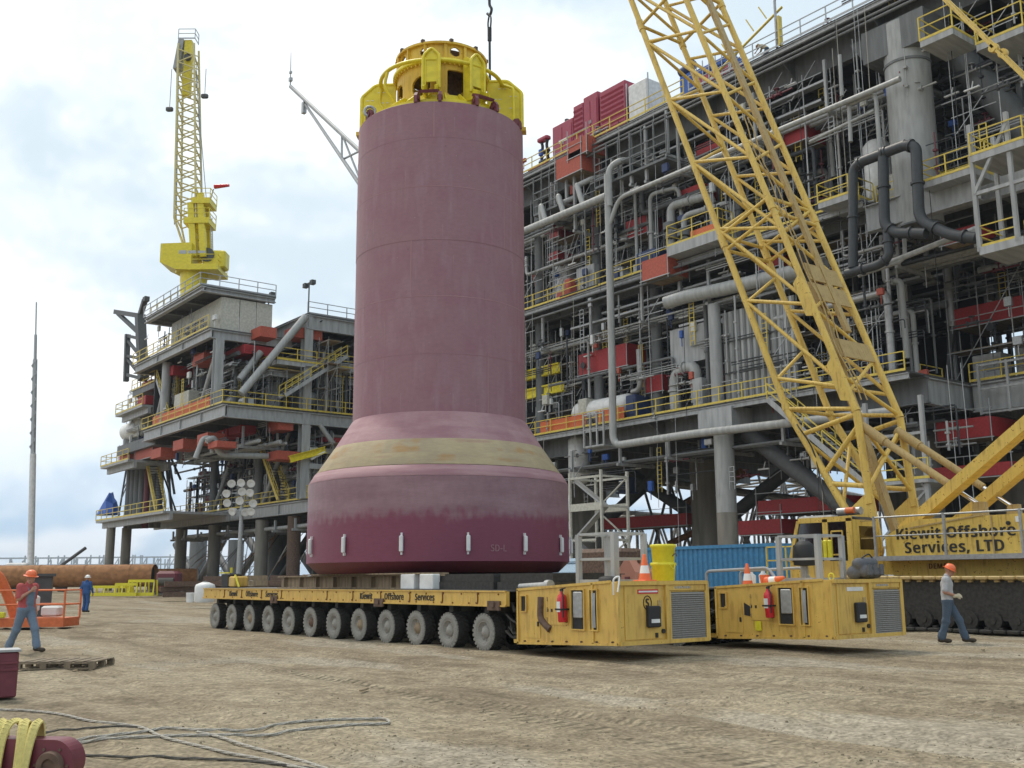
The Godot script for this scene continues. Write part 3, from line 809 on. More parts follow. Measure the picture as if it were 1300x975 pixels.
func trailer(d: Dictionary, off: Vector3, label: String, lettered: bool) -> void:
	var zn := -13.66; var zf := -16.07
	var t := thing("modular_trailer", label, "trailer", off, "self-propelled trailers carrying the pile")
	var Y = M.trailer_yellow
	var b := MB.new()
	# deck: side plates, spine and cross beams
	b.span(V(-34.9, 0.95, zn), V(-17.95, 1.262, zn - 0.09)); part(t, "side_plate", b, Y)
	b = MB.new(); b.span(V(-34.9, 0.95, zf), V(-17.95, 1.262, zf + 0.09)); part(t, "side_plate", b, Y)
	b = MB.new(); b.span(V(-34.88, 1.255, zn - 0.05), V(-17.96, 1.285, zf + 0.05)); part(t, "deck", b, M.deck_plate)
	b = MB.new(); b.span(V(-34.95, 0.99, zn - 0.10), V(-34.85, 1.25, zf + 0.10)); part(t, "end_plate", b, Y)
	b = MB.new(); b.span(V(-34.7, 0.80, -14.55), V(-18.0, 1.25, -15.18)); part(t, "spine_beam", b, M.mud_black)
	b = MB.new(); b.bar(V(-34.9, 1.262, zn + 0.01), V(-17.95, 1.262, zn + 0.01), 0.05, 0.03); part(t, "top_edge", b, Y)
	b = MB.new(); b.bar(V(-34.9, 0.955, zn + 0.01), V(-17.95, 0.955, zn + 0.01), 0.05, 0.035); part(t, "bottom_edge", b, Y)
	for q in 12:
		var x := -18.79 - 1.3727 * q
		b = MB.new(); b.bar(V(x, 0.90, zn - 0.1), V(x, 0.90, zf + 0.1), 0.16, 0.22); part(t, "cross_beam", b, M.mud_black)
		for s in [0, 1]:
			var zz := -14.22 if s == 0 else -15.50
			b = MB.new()
			b.tube(V(x, 0.80, zz), V(x, 1.0, zz), 0.26, 0.28, 14)
			b.prism(PackedVector2Array([Vector2(-0.16, 0.82), Vector2(0.16, 0.82), Vector2(0.30, 0.56), Vector2(0.18, 0.34), Vector2(0.02, 0.34), Vector2(-0.05, 0.52)]), Transform3D(Basis(), V(x, 0, zz - 0.09)), 0.18)
			b.tube(V(x + 0.26, 0.62, zz), V(x - 0.24, 0.86, zz), 0.05, -1, 8)
			b.tube(V(x, 0.40, zz - 0.5), V(x, 0.40, zz + 0.5), 0.07, -1, 8)
			part(t, "suspension", b, M.mud_black)
			var yw := 0.385 + ground_y(x + off.x, zz + off.z) * 0.5
			add_wheel(t, d, V(x, yw, zz + 0.38), false)
			add_wheel(t, d, V(x, yw, zz - 0.38), true)
	# flange bolts and couplings on the side plate
	for q in 46:
		var x := -34.6 + q * 0.365 + rng.randf_range(-0.05, 0.05)
		b = MB.new(); b.tube(V(x, 1.0 + 0.2 * (q % 2), zn - 0.01), V(x, 1.0 + 0.2 * (q % 2), zn + 0.016), 0.02, -1, 6)
		part(t, "bolt", b, M.letter_rust)
	for q in [-29.3, -18.35, -23.2]:
		b = MB.new(); b.span(V(q - 0.22, 0.86, zn + 0.004), V(q + 0.22, 1.06, zn + 0.05)); b.box(V(q, 0.98, zn + 0.06), V(0.12, 0.1, 0.06)); part(t, "coupling", b, M.brown_steel)
	if lettered:
		for q in [[296, 755, "Kiewit"], [319.4, 755.5, "Offshore"], [344.6, 756, "Services"], [464.6, 758, "Kiewit"], [500, 758.5, "Offshore"], [539, 759, "Services"]]:
			var p := onz(q[0], 758, zn + 0.006)
			words(t, "lettering", q[2], 0.155, M.letter_black, Transform3D(Basis(), V(p.x, 1.11, zn + 0.006)))
		for q in [284.6, 306.5, 331.6, 357, 415, 447.7, 483, 520, 561.5, 606]:
			var p := onz(q, 758, zn + 0.006)
			b = MB.new()
			b.pipe([V(0.06, 0.10, 0), V(0.0, 0.12, 0), V(0.02, -0.0, 0), V(0.0, -0.12, 0), V(-0.06, -0.10, 0)], 0.016, 0.04, 5)
			part(t, "emblem", b, M.letter_rust, V(p.x, 1.11, zn + 0.008))
	# power pack hung on the front end
	var pp := Node3D.new(); pp.name = "power_pack"; t.add_child(pp, true)
	b = MB.new()
	b.prism(PackedVector2Array([Vector2(-17.55, 0.20), Vector2(-14.5, 0.30), Vector2(-14.5, 1.45), Vector2(-14.7, 1.46), Vector2(-17.55, 1.30)]), Transform3D(Basis(), V(0, 0, zf)), zn - zf)
	part(pp, "housing", b, Y)
	b = MB.new()   # coupling gap full of hoses
	for q in 26:
		var y := rng.randf_range(0.4, 1.15); var z := zn - rng.randf_range(0.0, 0.9)
		b.pipe([V(-18.1, y, z), V(-17.95 + rng.randf_range(-0.1, 0.1), y - rng.randf_range(0.1, 0.4), z + rng.randf_range(-0.1, 0.15)), V(-17.56, y + rng.randf_range(-0.3, 0.2), z)], rng.randf_range(0.015, 0.04), 0.08, 6)
	part(pp, "hose", b, M.mud_black); pp.get_child(pp.get_child_count() - 1).set_meta("kind", "stuff")
	b = MB.new(); b.span(V(-17.98, 0.7, zn - 0.3), V(-17.56, 1.2, zf + 0.3)); part(pp, "drawbar", b, M.mud_black)
	b = MB.new(); b.span(V(-17.85, 0.20, zn - 0.12), V(-17.56, 0.29, zf + 0.1)); part(pp, "skid_rail", b, Y)
	# proud frame along the edges of both seen faces
	for q in [[V(-17.55, 1.30, zn), V(-14.7, 1.46, zn)], [V(-17.55, 0.215, zn), V(-14.5, 0.315, zn)], [V(-14.5, 0.30, zn), V(-14.5, 1.45, zn)], [V(-17.53, 0.2, zn), V(-17.53, 1.3, zn)], [V(-15.2, 0.30, zn), V(-15.2, 1.43, zn)]]:
		b = MB.new(); b.bar(q[0] + V(0, 0, 0.005), q[1] + V(0, 0, 0.005), 0.05, 0.05); part(pp, "frame_rail", b, Y)
	var xf := -14.5
	for q in [[V(xf, 1.43, zn), V(xf, 1.43, zf)], [V(xf, 0.325, zn), V(xf, 0.325, zf)], [V(xf, 0.3, zf), V(xf, 1.45, zf)], [V(xf, 0.3, -14.93), V(xf, 1.45, -14.93)]]:
		b = MB.new(); b.bar(q[0] + V(0.012, 0, 0), q[1] + V(0.012, 0, 0), 0.09, 0.075); part(pp, "frame_rail", b, Y)
	# openings on the long side, black panels standing for the shade inside
	for q in [[-17.32, 1.02, 0.16, 0.30], [-15.62, 0.93, 0.36, 0.74], [-15.16, 0.93, 0.20, 0.74]]:
		b = MB.new(); b.box(V(q[0], q[1], zn + 0.004), V(q[2], q[3], 0.012)); part(pp, "shade_panel", b, M.black)
		b = MB.new()
		for s in [-1, 1]:
			b.box(V(q[0] + s * (q[2] * 0.5 + 0.012), q[1], zn + 0.02), V(0.024, q[3] + 0.05, 0.05)); b.box(V(q[0], q[1] + s * (q[3] * 0.5 + 0.012), zn + 0.018), V(q[2], 0.024, 0.05))
		part(pp, "opening_frame", b, Y)
	b = MB.new(); b.cbox(V(-15.60, 1.02, zn + 0.03), V(0.27, 0.50, 0.05), 0.015); part(pp, "control_box", b, M.galvanised)
	b = MB.new()
	for q in 5: b.pipe([V(-15.2 + q * 0.02, 1.25, zn + 0.02), V(-15.18 + q * 0.015, 0.95, zn + 0.035), V(-15.2 + q * 0.02, 0.6, zn + 0.02)], 0.014, 0.1, 5)
	part(pp, "hose", b, M.galvanised); pp.get_child(pp.get_child_count() - 1).set_meta("kind", "stuff")
	b = MB.new(); b.box(V(-16.25, 0.92, zn + 0.008), V(0.66, 0.60, 0.016)); part(pp, "door", b, Y)
	for q in [[-16.55, "."], [-16.42, ":"]]:
		b = MB.new(); b.box(V(q[0], 0.90, zn + 0.02), V(0.05, 0.06, 0.006)); part(pp, "notice", b, M.letter_black)
	if lettered:
		b = MB.new(); b.pipe([V(-16.76, 1.16, zn + 0.01), V(-16.78, 0.72, zn + 0.02), V(-16.48, 0.52, zn + 0.01)], 0.075, 0.12, 8); part(pp, "exhaust_pipe", b, M.brown_steel)
	else:
		b = MB.new(); b.prism(PackedVector2Array([Vector2(-16.75, 0.98), Vector2(-16.5, 0.86), Vector2(-16.5, 0.68), Vector2(-16.75, 0.72)]), Transform3D(Basis(), V(0, 0, zn)), 0.012); part(pp, "shade_panel", b, M.black)  # flat black panel standing for the shade inside an opening
		b = MB.new(); b.box(V(-16.38, 0.50, zn + 0.02), V(0.16, 0.2, 0.008)); part(pp, "warning_sticker", b, M.lemon)
	for q in [[-16.56, 1.12], [-16.56, 0.92], [-16.56, 0.72]]:
		b = MB.new(); b.tube(V(q[0], q[1] - 0.04, zn + 0.022), V(q[0], q[1] + 0.04, zn + 0.022), 0.014, -1, 6); part(pp, "hinge", b, M.crane_tan)
	b = MB.new(); b.box(V(-17.05, 0.62, zn + 0.006), V(0.5, 0.56, 0.012)); part(pp, "door", b, Y)
	b = MB.new(); b.cbox(V(-15.98, 0.70, zn + 0.025), V(0.09, 0.05, 0.03), 0.01); part(pp, "latch", b, M.black)
	b = MB.new(); b.cbox(V(-16.86, 0.62, zn + 0.02), V(0.05, 0.10, 0.03), 0.01); part(pp, "latch", b, M.black)
	for q in 7:
		b = MB.new(); b.tube(V(-17.3 + q * 0.44, 0.265 + q * 0.0145, zn), V(-17.3 + q * 0.44, 0.265 + q * 0.0145, zn + 0.04), 0.018, -1, 6); part(pp, "bolt", b, M.brown_steel)
	# front face: door with black box, louvred radiator
	var R := Basis(Vector3.UP, PI / 2)
	b = MB.new(); b.box(V(xf + 0.01, 0.88, -14.30), V(0.02, 0.98, 0.98)); part(pp, "front_door", b, Y)
	b = MB.new(); b.cbox(V(xf + 0.06, 0.80, -14.52), V(0.10, 0.40, 0.34), 0.02); part(pp, "filter_box", b, M.black)
	b = MB.new(); b.box(V(xf + 0.115, 0.72, -14.52), V(0.012, 0.07, 0.22)); part(pp, "filter_label", b, M.white_paint)
	b = MB.new(); b.box(V(xf + 0.024, 1.27, -14.42), V(0.012, 0.08, 0.55)); part(pp, "notice_strip", b, M.fire_red if lettered else M.white_paint)
	if lettered:
		b = MB.new(); b.box(V(xf + 0.032, 1.27, -14.42), V(0.006, 0.03, 0.50)); part(pp, "notice_text", b, M.white_paint)
		b = MB.new()
		var ring := []
		for q in 17: ring.append(V(xf + 0.026, 1.06 + sin(TAU * q / 16) * 0.13, -14.40 + cos(TAU * q / 16) * 0.105))
		b.sweep(ring, 0.010, 5); part(pp, "emblem_ring", b, M.letter_black)
		words(pp, "emblem", "S", 0.15, M.letter_black, Transform3D(R, V(xf + 0.026, 1.06, -14.40)))
	b = MB.new(); b.tube(V(xf, 0.52, -14.80), V(xf + 0.05, 0.52, -14.80), 0.045, -1, 10); b.box(V(xf + 0.02, 0.45, -14.62), V(0.05, 0.09, 0.06)); part(pp, "switch", b, M.letter_black)
	b = MB.new(); b.box(V(xf + 0.02, 0.98, -14.72), V(0.03, 0.24, 0.10)); part(pp, "latch", b, M.crane_tan)
	b = MB.new(); b.box(V(xf + 0.006, 0.80, -15.50), V(0.012, 0.90, 1.02)); part(pp, "radiator_core", b, M.mud_black)
	b = MB.new()
	for q in 22:
		b.box(V(xf + 0.03, 0.37 + q * 0.0405, -15.50), V(0.012, 0.044, 1.02), Basis(Vector3.BACK, 0.7))
	part(pp, "louvre_panel", b, M.radiator); pp.get_child(pp.get_child_count() - 1).set_meta("kind", "stuff")
	for s in [-15.0, -16.02]:
		b = MB.new(); b.bar(V(xf + 0.02, 0.34, s), V(xf + 0.02, 1.27, s), 0.04, 0.06); part(pp, "louvre_frame", b, Y)
	b = MB.new(); b.box(V(xf + 0.02, 1.335, -15.45), V(0.03, 0.10, 1.10)); part(pp, "header_panel", b, Y)
	b = MB.new()
	for q in 6: b.box(V(xf + 0.038, 1.34, -15.18 - q * 0.075), V(0.006, 0.045, 0.05))
	part(pp, "maker_plate", b, M.galvanised); pp.get_child(pp.get_child_count() - 1).set_meta("kind", "stuff")
	# fire extinguisher strapped on
	var ex := thing("fire_extinguisher", "red fire extinguisher strapped to the side of the " + ("nearer" if lettered else "farther") + " trailer's power pack", "fire extinguisher", off + V(-16.0, 0.98, zn + 0.10), "fire extinguishers on the power packs")
	b = MB.new(); b.lathe([[0.0, -0.30], [0.08, -0.30], [0.095, -0.27], [0.095, 0.16], [0.08, 0.21], [0.04, 0.25], [0.03, 0.30]], Vector3.ZERO, Basis(Vector3.BACK, 0.06), 20); part(ex, "cylinder", b, M.fire_red)
	b = MB.new(); b.box(V(-0.01, 0.32, 0), V(0.06, 0.05, 0.05)); b.bar(V(-0.03, 0.34, 0), V(0.10, 0.36, 0), 0.02, 0.02); part(ex, "valve", b, M.black)
	b = MB.new(); b.pipe([V(0.02, 0.31, 0.02), V(0.12, 0.2, 0.06), V(0.10, -0.2, 0.06)], 0.014, 0.08, 6); part(ex, "hose", b, M.black)
	b = MB.new(); b.box(V(-0.005, 0.0, 0.092), V(0.10, 0.20, 0.012)); part(ex, "instruction_label", b, M.white_paint)
	b = MB.new(); b.box(V(0, -0.05, 0), V(0.205, 0.035, 0.205)); part(ex, "strap", b, M.black)

func build_crane() -> void:
	var c := thing("crawler_crane", "tall yellow lattice boom crawler crane lettered with its owner's name at the right", "crane", V(-14.2, 0, -32.3))
	var o := V(14.2, 0, 32.3)   # parts are laid out in yard coordinates, then hung on the crane's base
	var Y = M.crane_yellow
	var put := func(parent: Node, called: String, b: MB, m: Material) -> MeshInstance3D: return part(parent, called, b, m, o if parent == c else Vector3.ZERO)
	# boom
	var boom := Node3D.new(); boom.name = "boom"; c.add_child(boom, true); boom.position = o
	var e := 1.217
	var bd := V(-cos(e), sin(e), 0); var nn := V(sin(e), cos(e), 0)
	var O := V(-21.05, 4.207, -32.3)
	var P := func(k: String, t: float) -> Vector3:
		var near := k == "A" or k == "C"
		var taper := 1.0 - 0.6 * smoothstep(56.0, 62.0, t)
		return O + bd * t + V(0, 0, 1.32 if near else -1.32) * taper + nn * (-1.285 if (k == "A" or k == "B") else 1.285) * taper
	var piv := {"near": V(-20.39, 2.35, -30.98), "far": V(-20.39, 2.35, -33.62)}
	var b: MB
	for k in ["A", "B", "C", "D"]:
		var t0 := 4.0 if (k == "A" or k == "B") else 2.6
		for q in 5:   # boom sections pinned end to end
			var ta := t0 if q == 0 else 11.6 + (q - 1) * 12.0
			var tb := 11.6 + q * 12.0
			if q == 4: tb = 56.0
			b = MB.new(); b.tube(P.call(k, ta), P.call(k, tb - 0.02), 0.125, -1, 12)
			if q == 4: b.tube(P.call(k, 56.0), P.call(k, 62.0), 0.125, -1, 12)
			b.tube(P.call(k, tb - 0.28), P.call(k, tb + 0.28), 0.155, -1, 12); b.tube(P.call(k, ta), P.call(k, ta + 0.2), 0.15, -1, 12)
			put.call(boom, "chord", b, Y)
		var z := -30.98 if (k == "A" or k == "C") else -33.62
		var low: Vector3 = V(-21.33, 3.6, z) if (k == "A" or k == "B") else V(-20.46, 3.9, z)
		b = MB.new(); b.tube(P.call(k, t0), low, 0.135, -1, 12); put.call(boom, "chord", b, Y)
	# zigzag lacing on the four faces
	var lace := func(k0: String, k1: String, s0: float, s1: float, r: float) -> void:
		for q in 17:
			var ta := s0 + 3.45 * q; var tb := s1 + 3.45 * q
			if ta > 58.5: break
			var bb := MB.new(); bb.tube(P.call(k0, ta), P.call(k1, tb), r, -1, 8, false); put.call(boom, "lacing", bb, Y)
			bb = MB.new(); bb.tube(P.call(k1, tb), P.call(k0, ta + 3.45), r, -1, 8, false); put.call(boom, "lacing", bb, Y)
	lace.call("A", "C", 5.35, 3.55, 0.072)
	lace.call("B", "D", 5.35, 3.55, 0.072)
	lace.call("A", "B", 5.25, 6.95, 0.068)
	lace.call("C", "D", 3.35, 5.05, 0.068)
	# square frames where sections join
	for t in [4.05, 11.2, 11.9, 23.6, 35.6]:
		for kk in [["A", "C"], ["B", "D"], ["A", "B"], ["C", "D"]]:
			b = MB.new(); b.tube(P.call(kk[0], t), P.call(kk[1], t - (1.35 if t < 5 and kk[0] != kk[1] and (kk[1] == "C" or kk[1] == "D") else 0.0)), 0.075, -1, 8, false); put.call(boom, "frame_strut", b, Y)
	# foot: plates and lower bracing
	for s in ["near", "far"]:
		var z: float = piv[s].z
		b = MB.new()
		b.prism(PackedVector2Array([Vector2(-21.42, 3.62), Vector2(-20.62, 4.22), Vector2(-20.34, 4.2), Vector2(-20.12, 2.6), Vector2(-20.2, 2.2), Vector2(-20.5, 2.2)]), Transform3D(Basis(), V(0, 0, z - 0.06)), 0.12)
		put.call(boom, "foot_plate", b, Y)
		b = MB.new(); b.tube(piv[s] + V(0, 0, 0.2), piv[s] - V(0, 0, 0.2), 0.22, -1, 16); put.call(boom, "foot_pin", b, M.crane_tan)
		var f := V(0, 0, z)
		for q in [[V(-23.0, 6.55, 0), V(-20.74, 7.0, 0)], [V(-22.2, 5.05, 0), V(-20.7, 6.6, 0)], [V(-22.0, 4.7, 0), V(-20.5, 4.5, 0)]]:
			b = MB.new(); b.tube(q[0] + f, q[1] + f, 0.09, -1, 8, false); put.call(boom, "lacing", b, Y)
	for q in [[V(-22.9, 6.3, -30.98), V(-21.5, 4.0, -33.62)], [V(-21.5, 4.0, -30.98), V(-22.9, 6.3, -33.62)], [V(-20.7, 6.8, -30.98), V(-20.5, 4.4, -33.62)], [V(-20.5, 4.4, -30.98), V(-20.7, 6.8, -33.62)]]:
		b = MB.new(); b.tube(q[0], q[1], 0.07, -1, 8, false); put.call(boom, "lacing", b, Y)
	# pendant bars carried on the boom's back, and rope guides
	for q in [[0.30, 0.13], [0.62, 0.10]]:
		b = MB.new()
		var z := V(0, 0, -q[0])
		b.bar(O + bd * 6.0 + nn * 1.35 + z * 0.4, O + bd * 58.0 + nn * 1.42 + z, q[1] * 1.6, q[1] * 1.2, nn); put.call(boom, "pendant_bar", b, M.crane_tan)
	b = MB.new(); b.bar(V(-20.3, 2.6, -32.3), O + bd * 8.5 + nn * 0.9, 0.34, 0.2, V(1, 0, 0)); put.call(boom, "centre_strut", b, M.crane_tan)
	for q in [5.2, 7.6, 8.5]:
		b = MB.new(); b.box(O + bd * q + nn * 1.36 + V(0, 0, -0.1), V(2.0, 0.75, 0.06), Basis(V(0, 0, 1), bd, nn)); put.call(boom, "walk_plate", b, M.crane_tan)
	for q in [[9.6, -0.25], [9.2, -0.75]]:
		b = MB.new(); b.lathe([[0.0, -0.22], [0.42, -0.22], [0.42, -0.16], [0.34, -0.12], [0.34, 0.12], [0.42, 0.16], [0.42, 0.22], [0.0, 0.22]], O + bd * q[0] + nn * 0.75 + V(0, 0, q[1]), Basis(Vector3.RIGHT, PI / 2), 24); put.call(boom, "rope_drum", b, M.mud_black)
	for q in [[7.4, 0.9], [3.9, 0.9]]:
		b = MB.new(); b.prism(PackedVector2Array([Vector2(-0.9, 0), Vector2(0.9, 0), Vector2(0.7, -0.34), Vector2(-0.7, -0.34)]), Transform3D(Basis(-bd, nn, V(0, 0, 1) * -1.0 * (1 if (-bd).cross(nn).z < 0 else -1)), P.call("C", q[0]) + V(0, 0, 0.02)), 0.1); put.call(boom, "gusset", b, Y)
	for k in 2:
		b = MB.new()
		var pts := []
		for q in 22: pts.append(P.call("C", 3.0 + q * 0.62) + nn * (0.16 + 0.05 * sin(q * 1.3 + k)) + V(0, 0, -0.25 - 0.06 * cos(q * 0.9) - k * 0.3))
		b.sweep(pts, 0.028, 5); put.call(boom, "hydraulic_hose", b, M.crane_tan)
	b = MB.new()
	var pts2 := []
	for q in 14: pts2.append(V(-23.1 + q * 0.13, 6.9 - q * 0.30 + 0.35 * sin(q * 0.5), -30.80 + 0.1 * sin(q)))
	b.sweep(pts2, 0.03, 6); put.call(boom, "hydraulic_hose", b, M.mud_black)
	# boom head
	var tip := O + bd * 62.0
	for s in [-0.35, 0.0, 0.35]:
		b = MB.new(); b.lathe([[0.0, -0.06], [0.55, -0.06], [0.48, 0.0], [0.55, 0.06], [0.0, 0.06]], tip + V(-0.3, 0.3, s), Basis(Vector3.RIGHT, PI / 2), 24); put.call(boom, "sheave", b, M.crane_tan)
	# backstop cylinders
	for s in [-31.25, -33.35]:
		b = MB.new(); b.tube(V(-20.75, 6.6, s), V(-17.75, 4.37, s), 0.13, 0.13, 12); b.tube(V(-20.75, 6.6, s) , V(-19.9, 5.96, s), 0.17, -1, 12); put.call(c, "backstop_cylinder", b, M.crane_tan)
		b = MB.new(); b.tube(V(-17.75, 4.37, s), V(-16.8, 3.66, s), 0.075, -1, 12); put.call(c, "backstop_rod", b, M.chrome)
		b = MB.new(); b.prism(PackedVector2Array([Vector2(-17.05, 3.2), Vector2(-16.55, 3.2), Vector2(-16.6, 3.75), Vector2(-16.95, 3.75)]), Transform3D(Basis(), V(0, 0, s - 0.1)), 0.2); put.call(c, "backstop_bracket", b, M.crane_tan)
	# gantry mast leaning back, and pendants to the boom head
	for s in [-30.9, -33.4]:
		b = MB.new(); b.bar(V(-19.2, 2.95, s), V(-9.8, 9.5, s), 0.34, 0.52, V(0, 0, 1)); put.call(c, "mast_leg", b, Y)
	b = MB.new(); b.tube(V(-9.8, 9.6, -30.6), V(-9.8, 9.6, -33.7), 0.28, -1, 14); put.call(c, "mast_head", b, Y)
	b = MB.new(); b.tube(V(-13.0, 7.2, -30.9), V(-13.0, 7.2, -33.4), 0.14, -1, 10); put.call(c, "mast_cross_tube", b, Y)
	for s in [-31.95, -32.55]:
		for q in 6:
			var a := V(-9.8, 9.7, s); var z := V(-42.8, 62.9, s)
			b = MB.new(); b.bar(a.lerp(z, q / 6.0), a.lerp(z, (q + 1) / 6.0 - 0.002), 0.08, 0.16, V(0, 0, 1))
			b.tube(a.lerp(z, q / 6.0) - V(0, 0, 0.08), a.lerp(z, q / 6.0) + V(0, 0, 0.08), 0.16, -1, 10)
			put.call(c, "pendant_link", b, Y)
	for s in [-31.5, -33.0]:
		b = MB.new(); b.tube(V(-9.8, 9.5, s), V(-7.0, 3.2, s), 0.06, -1, 6); put.call(c, "mast_rope", b, M.cable)
	# upper works
	b = MB.new(); b.prism(PackedVector2Array([Vector2(-19.3, 2.0), Vector2(-6.5, 2.0), Vector2(-6.5, 3.3), Vector2(-18.1, 3.24), Vector2(-18.7, 3.05), Vector2(-19.3, 2.75)]), Transform3D(Basis(), V(0, 0, -34.6)), 4.7)
	put.call(c, "machinery_house", b, Y)
	b = MB.new(); b.bar(V(-18.4, 2.98, -29.88), V(-16.0, 3.28, -29.88), 0.03, 0.05); put.call(c, "panel_seam", b, M.crane_tan)
	b = MB.new(); b.bar(V(-15.75, 2.02, -29.885), V(-15.75, 3.26, -29.885), 0.02, 0.05); put.call(c, "panel_seam", b, M.crane_tan)
	b = MB.new(); b.prism(PackedVector2Array([Vector2(-20.4, 1.6), Vector2(-15.2, 1.35), Vector2(-12.0, 1.6), Vector2(-6.6, 1.6), Vector2(-6.6, 2.0), Vector2(-20.4, 2.0)]), Transform3D(Basis(), V(0, 0, -34.2)), 4.1)
	put.call(c, "turntable_frame", b, Y)
	words(c, "lettering", "Kiewit Offshore", 0.33, M.letter_black, Transform3D(Basis().scaled(V(1.12, 1, 1)), o + V(-16.98, 2.80, -29.885)))
	words(c, "lettering", "Services, LTD", 0.33, M.letter_black, Transform3D(Basis().scaled(V(1.12, 1, 1)), o + V(-17.02, 2.37, -29.885)))
	words(c, "lettering", "DEMAG", 0.16, M.letter_rust, Transform3D(Basis(), o + V(-17.6, 1.80, -30.09)))
	b = MB.new(); b.box(V(-14.95, 3.1, -29.88), V(0.16, 0.16, 0.02)); b.box(V(-14.55, 3.1, -29.88), V(0.16, 0.16, 0.02)); put.call(c, "sticker", b, M.reflective)
	b = MB.new(); b.tube(V(-15.25, 3.0, -29.9), V(-15.25, 3.0, -29.84), 0.06, -1, 10); put.call(c, "fuel_cap", b, M.black)
	b = MB.new(); b.span(V(-19.3, 1.98, -29.9), V(-6.5, 2.12, -29.15)); put.call(c, "walkway", b, M.galvanised)
	for x in [-19.2, -16.85, -14.55, -12.2, -9.9]:
		b = MB.new(); b.bar(V(x, 2.1, -29.2), V(x, 3.36, -29.2), 0.07, 0.07); put.call(c, "railing_post", b, M.galvanised)
	for y in [2.74, 3.32]:
		b = MB.new(); b.tube(V(-19.2, y, -29.2), V(-6.6, y, -29.2), 0.026 if y < 3 else 0.032, -1, 6); put.call(c, "railing_rail", b, M.galvanised)
	b = MB.new()
	for q in [[-19.9, -19.3]]:
		for y in [2.7, 3.25]: b.bar(V(q[0], y, -29.4), V(q[1], y, -29.4), 0.04, 0.04)
		b.bar(V(q[0], 1.95, -29.4), V(q[0], 3.25, -29.4), 0.04, 0.04)
	put.call(c, "gate_rail", b, M.crane_tan)
	b = MB.new(); b.span(V(-9.5, 1.7, -29.4), V(-5.6, 4.2, -35.2)); put.call(c, "counterweight", b, M.crane_tan)
	b = MB.new(); b.tube(V(-14.2, 1.15, -32.3), V(-14.2, 1.62, -32.3), 1.5, -1, 32); put.call(c, "slew_ring", b, M.mud_black)
	b = MB.new(); b.span(V(-17.2, 0.55, -28.2), V(-11.2, 1.2, -36.4)); put.call(c, "car_body", b, M.mud_black)
	# operator's cab
	var cab := Node3D.new(); cab.name = "cab"; c.add_child(cab, true); cab.position = o
	var z0 := -30.35; var z1 := -28.95
	b = MB.new(); b.prism(PackedVector2Array([Vector2(-22.35, 1.45), Vector2(-19.85, 1.45), Vector2(-19.85, 3.30), Vector2(-20.1, 3.42), Vector2(-21.75, 3.42), Vector2(-21.95, 3.3), Vector2(-22.35, 2.1)]), Transform3D(Basis(), V(0, 0, z0)), z1 - z0 - 0.03); put.call(cab, "cab_shell", b, M.black)
	for q in [[-22.32, 1.45, -19.85, 2.0], [-20.95, 2.0, -20.75, 3.35], [-20.05, 2.0, -19.85, 3.35], [-21.9, 3.25, -19.85, 3.42]]:
		b = MB.new(); b.span(V(q[0], q[1], z1 - 0.05), V(q[2], q[3], z1 + 0.012)); put.call(cab, "cab_panel", b, Y)
	for q in [[1.45, 2.35, z0, z1 - 0.04], [3.1, 3.3, z0, z1 - 0.04], [2.35, 3.1, z0, z0 + 0.25], [2.35, 3.1, z1 - 0.35, z1 - 0.04]]:
		b = MB.new(); b.span(V(-19.86, q[0], q[2]), V(-19.82, q[1], q[3])); put.call(cab, "cab_panel", b, Y)
	b = MB.new(); b.span(V(-19.85, 2.35, z0 + 0.25), V(-19.838, 3.1, z1 - 0.35)); put.call(cab, "window", b, M.glass)
	b = MB.new(); b.bar(V(-22.3, 2.0, z1), V(-21.9, 3.32, z1), 0.12, 0.06, V(0, 0, 1)); put.call(cab, "windscreen_post", b, Y)
	b = MB.new(); b.bar(V(-22.3, 2.0, z0), V(-21.9, 3.32, z0), 0.12, 0.06, V(0, 0, 1)); put.call(cab, "windscreen_post", b, Y)
	for q in [[-22.05, 2.02, -20.98, 3.24], [-20.73, 2.05, -20.08, 3.22]]:
		b = MB.new(); b.span(V(q[0] + (0.1 if q[0] < -22 else 0.0), q[1], z1 - 0.02), V(q[2], q[3], z1 - 0.008)); put.call(cab, "window", b, M.glass)
	b = MB.new()
	for q in [[-20.62, 2.2, -20.2, 2.95]]:
		for s in 2:
			b.bar(V(q[s * 2], q[1], z1 + 0.01), V(q[s * 2], q[3], z1 + 0.01), 0.05, 0.03); b.bar(V(q[0], q[1 + s * 2], z1 + 0.01), V(q[2], q[1 + s * 2], z1 + 0.01), 0.03, 0.05)
	put.call(cab, "window_frame", b, Y)
	b = MB.new(); b.span(V(-21.8, 3.42, z0), V(-20.6, 3.48, z1)); put.call(cab, "roof_plate", b, M.white_paint)
	b = MB.new(); b.tube(V(-20.55, 3.58, -29.3), V(-19.7, 3.58, -29.3), 0.13, -1, 14); put.call(cab, "air_receiver", b, M.galvanised)
	b = MB.new(); b.tube(V(-20.15, 3.60, -29.16), V(-19.85, 3.60, -29.16), 0.10, -1, 12); put.call(cab, "orange_band", b, M.orange)
	b = MB.new()
	for y in [2.05, 2.5]: b.bar(V(-23.0, y, -28.6), V(-20.9, y, -28.6), 0.045, 0.045)
	for x in [-23.0, -22.2, -20.9]: b.bar(V(x, 1.4, -28.6), V(x, 2.5, -28.6), 0.045, 0.045)
	put.call(cab, "cab_railing", b, M.rail_yellow)
	b = MB.new(); b.span(V(-23.05, 1.32, -28.55), V(-19.6, 1.42, -30.4)); put.call(cab, "cab_step", b, M.crane_tan)
	b = MB.new()
	for q in 3: b.cbox(V(-20.35 - q * 0.17, 2.35, -28.45), V(0.13, 0.62, 0.13), 0.03)
	put.call(cab, "gas_bottle", b, M.lemon)
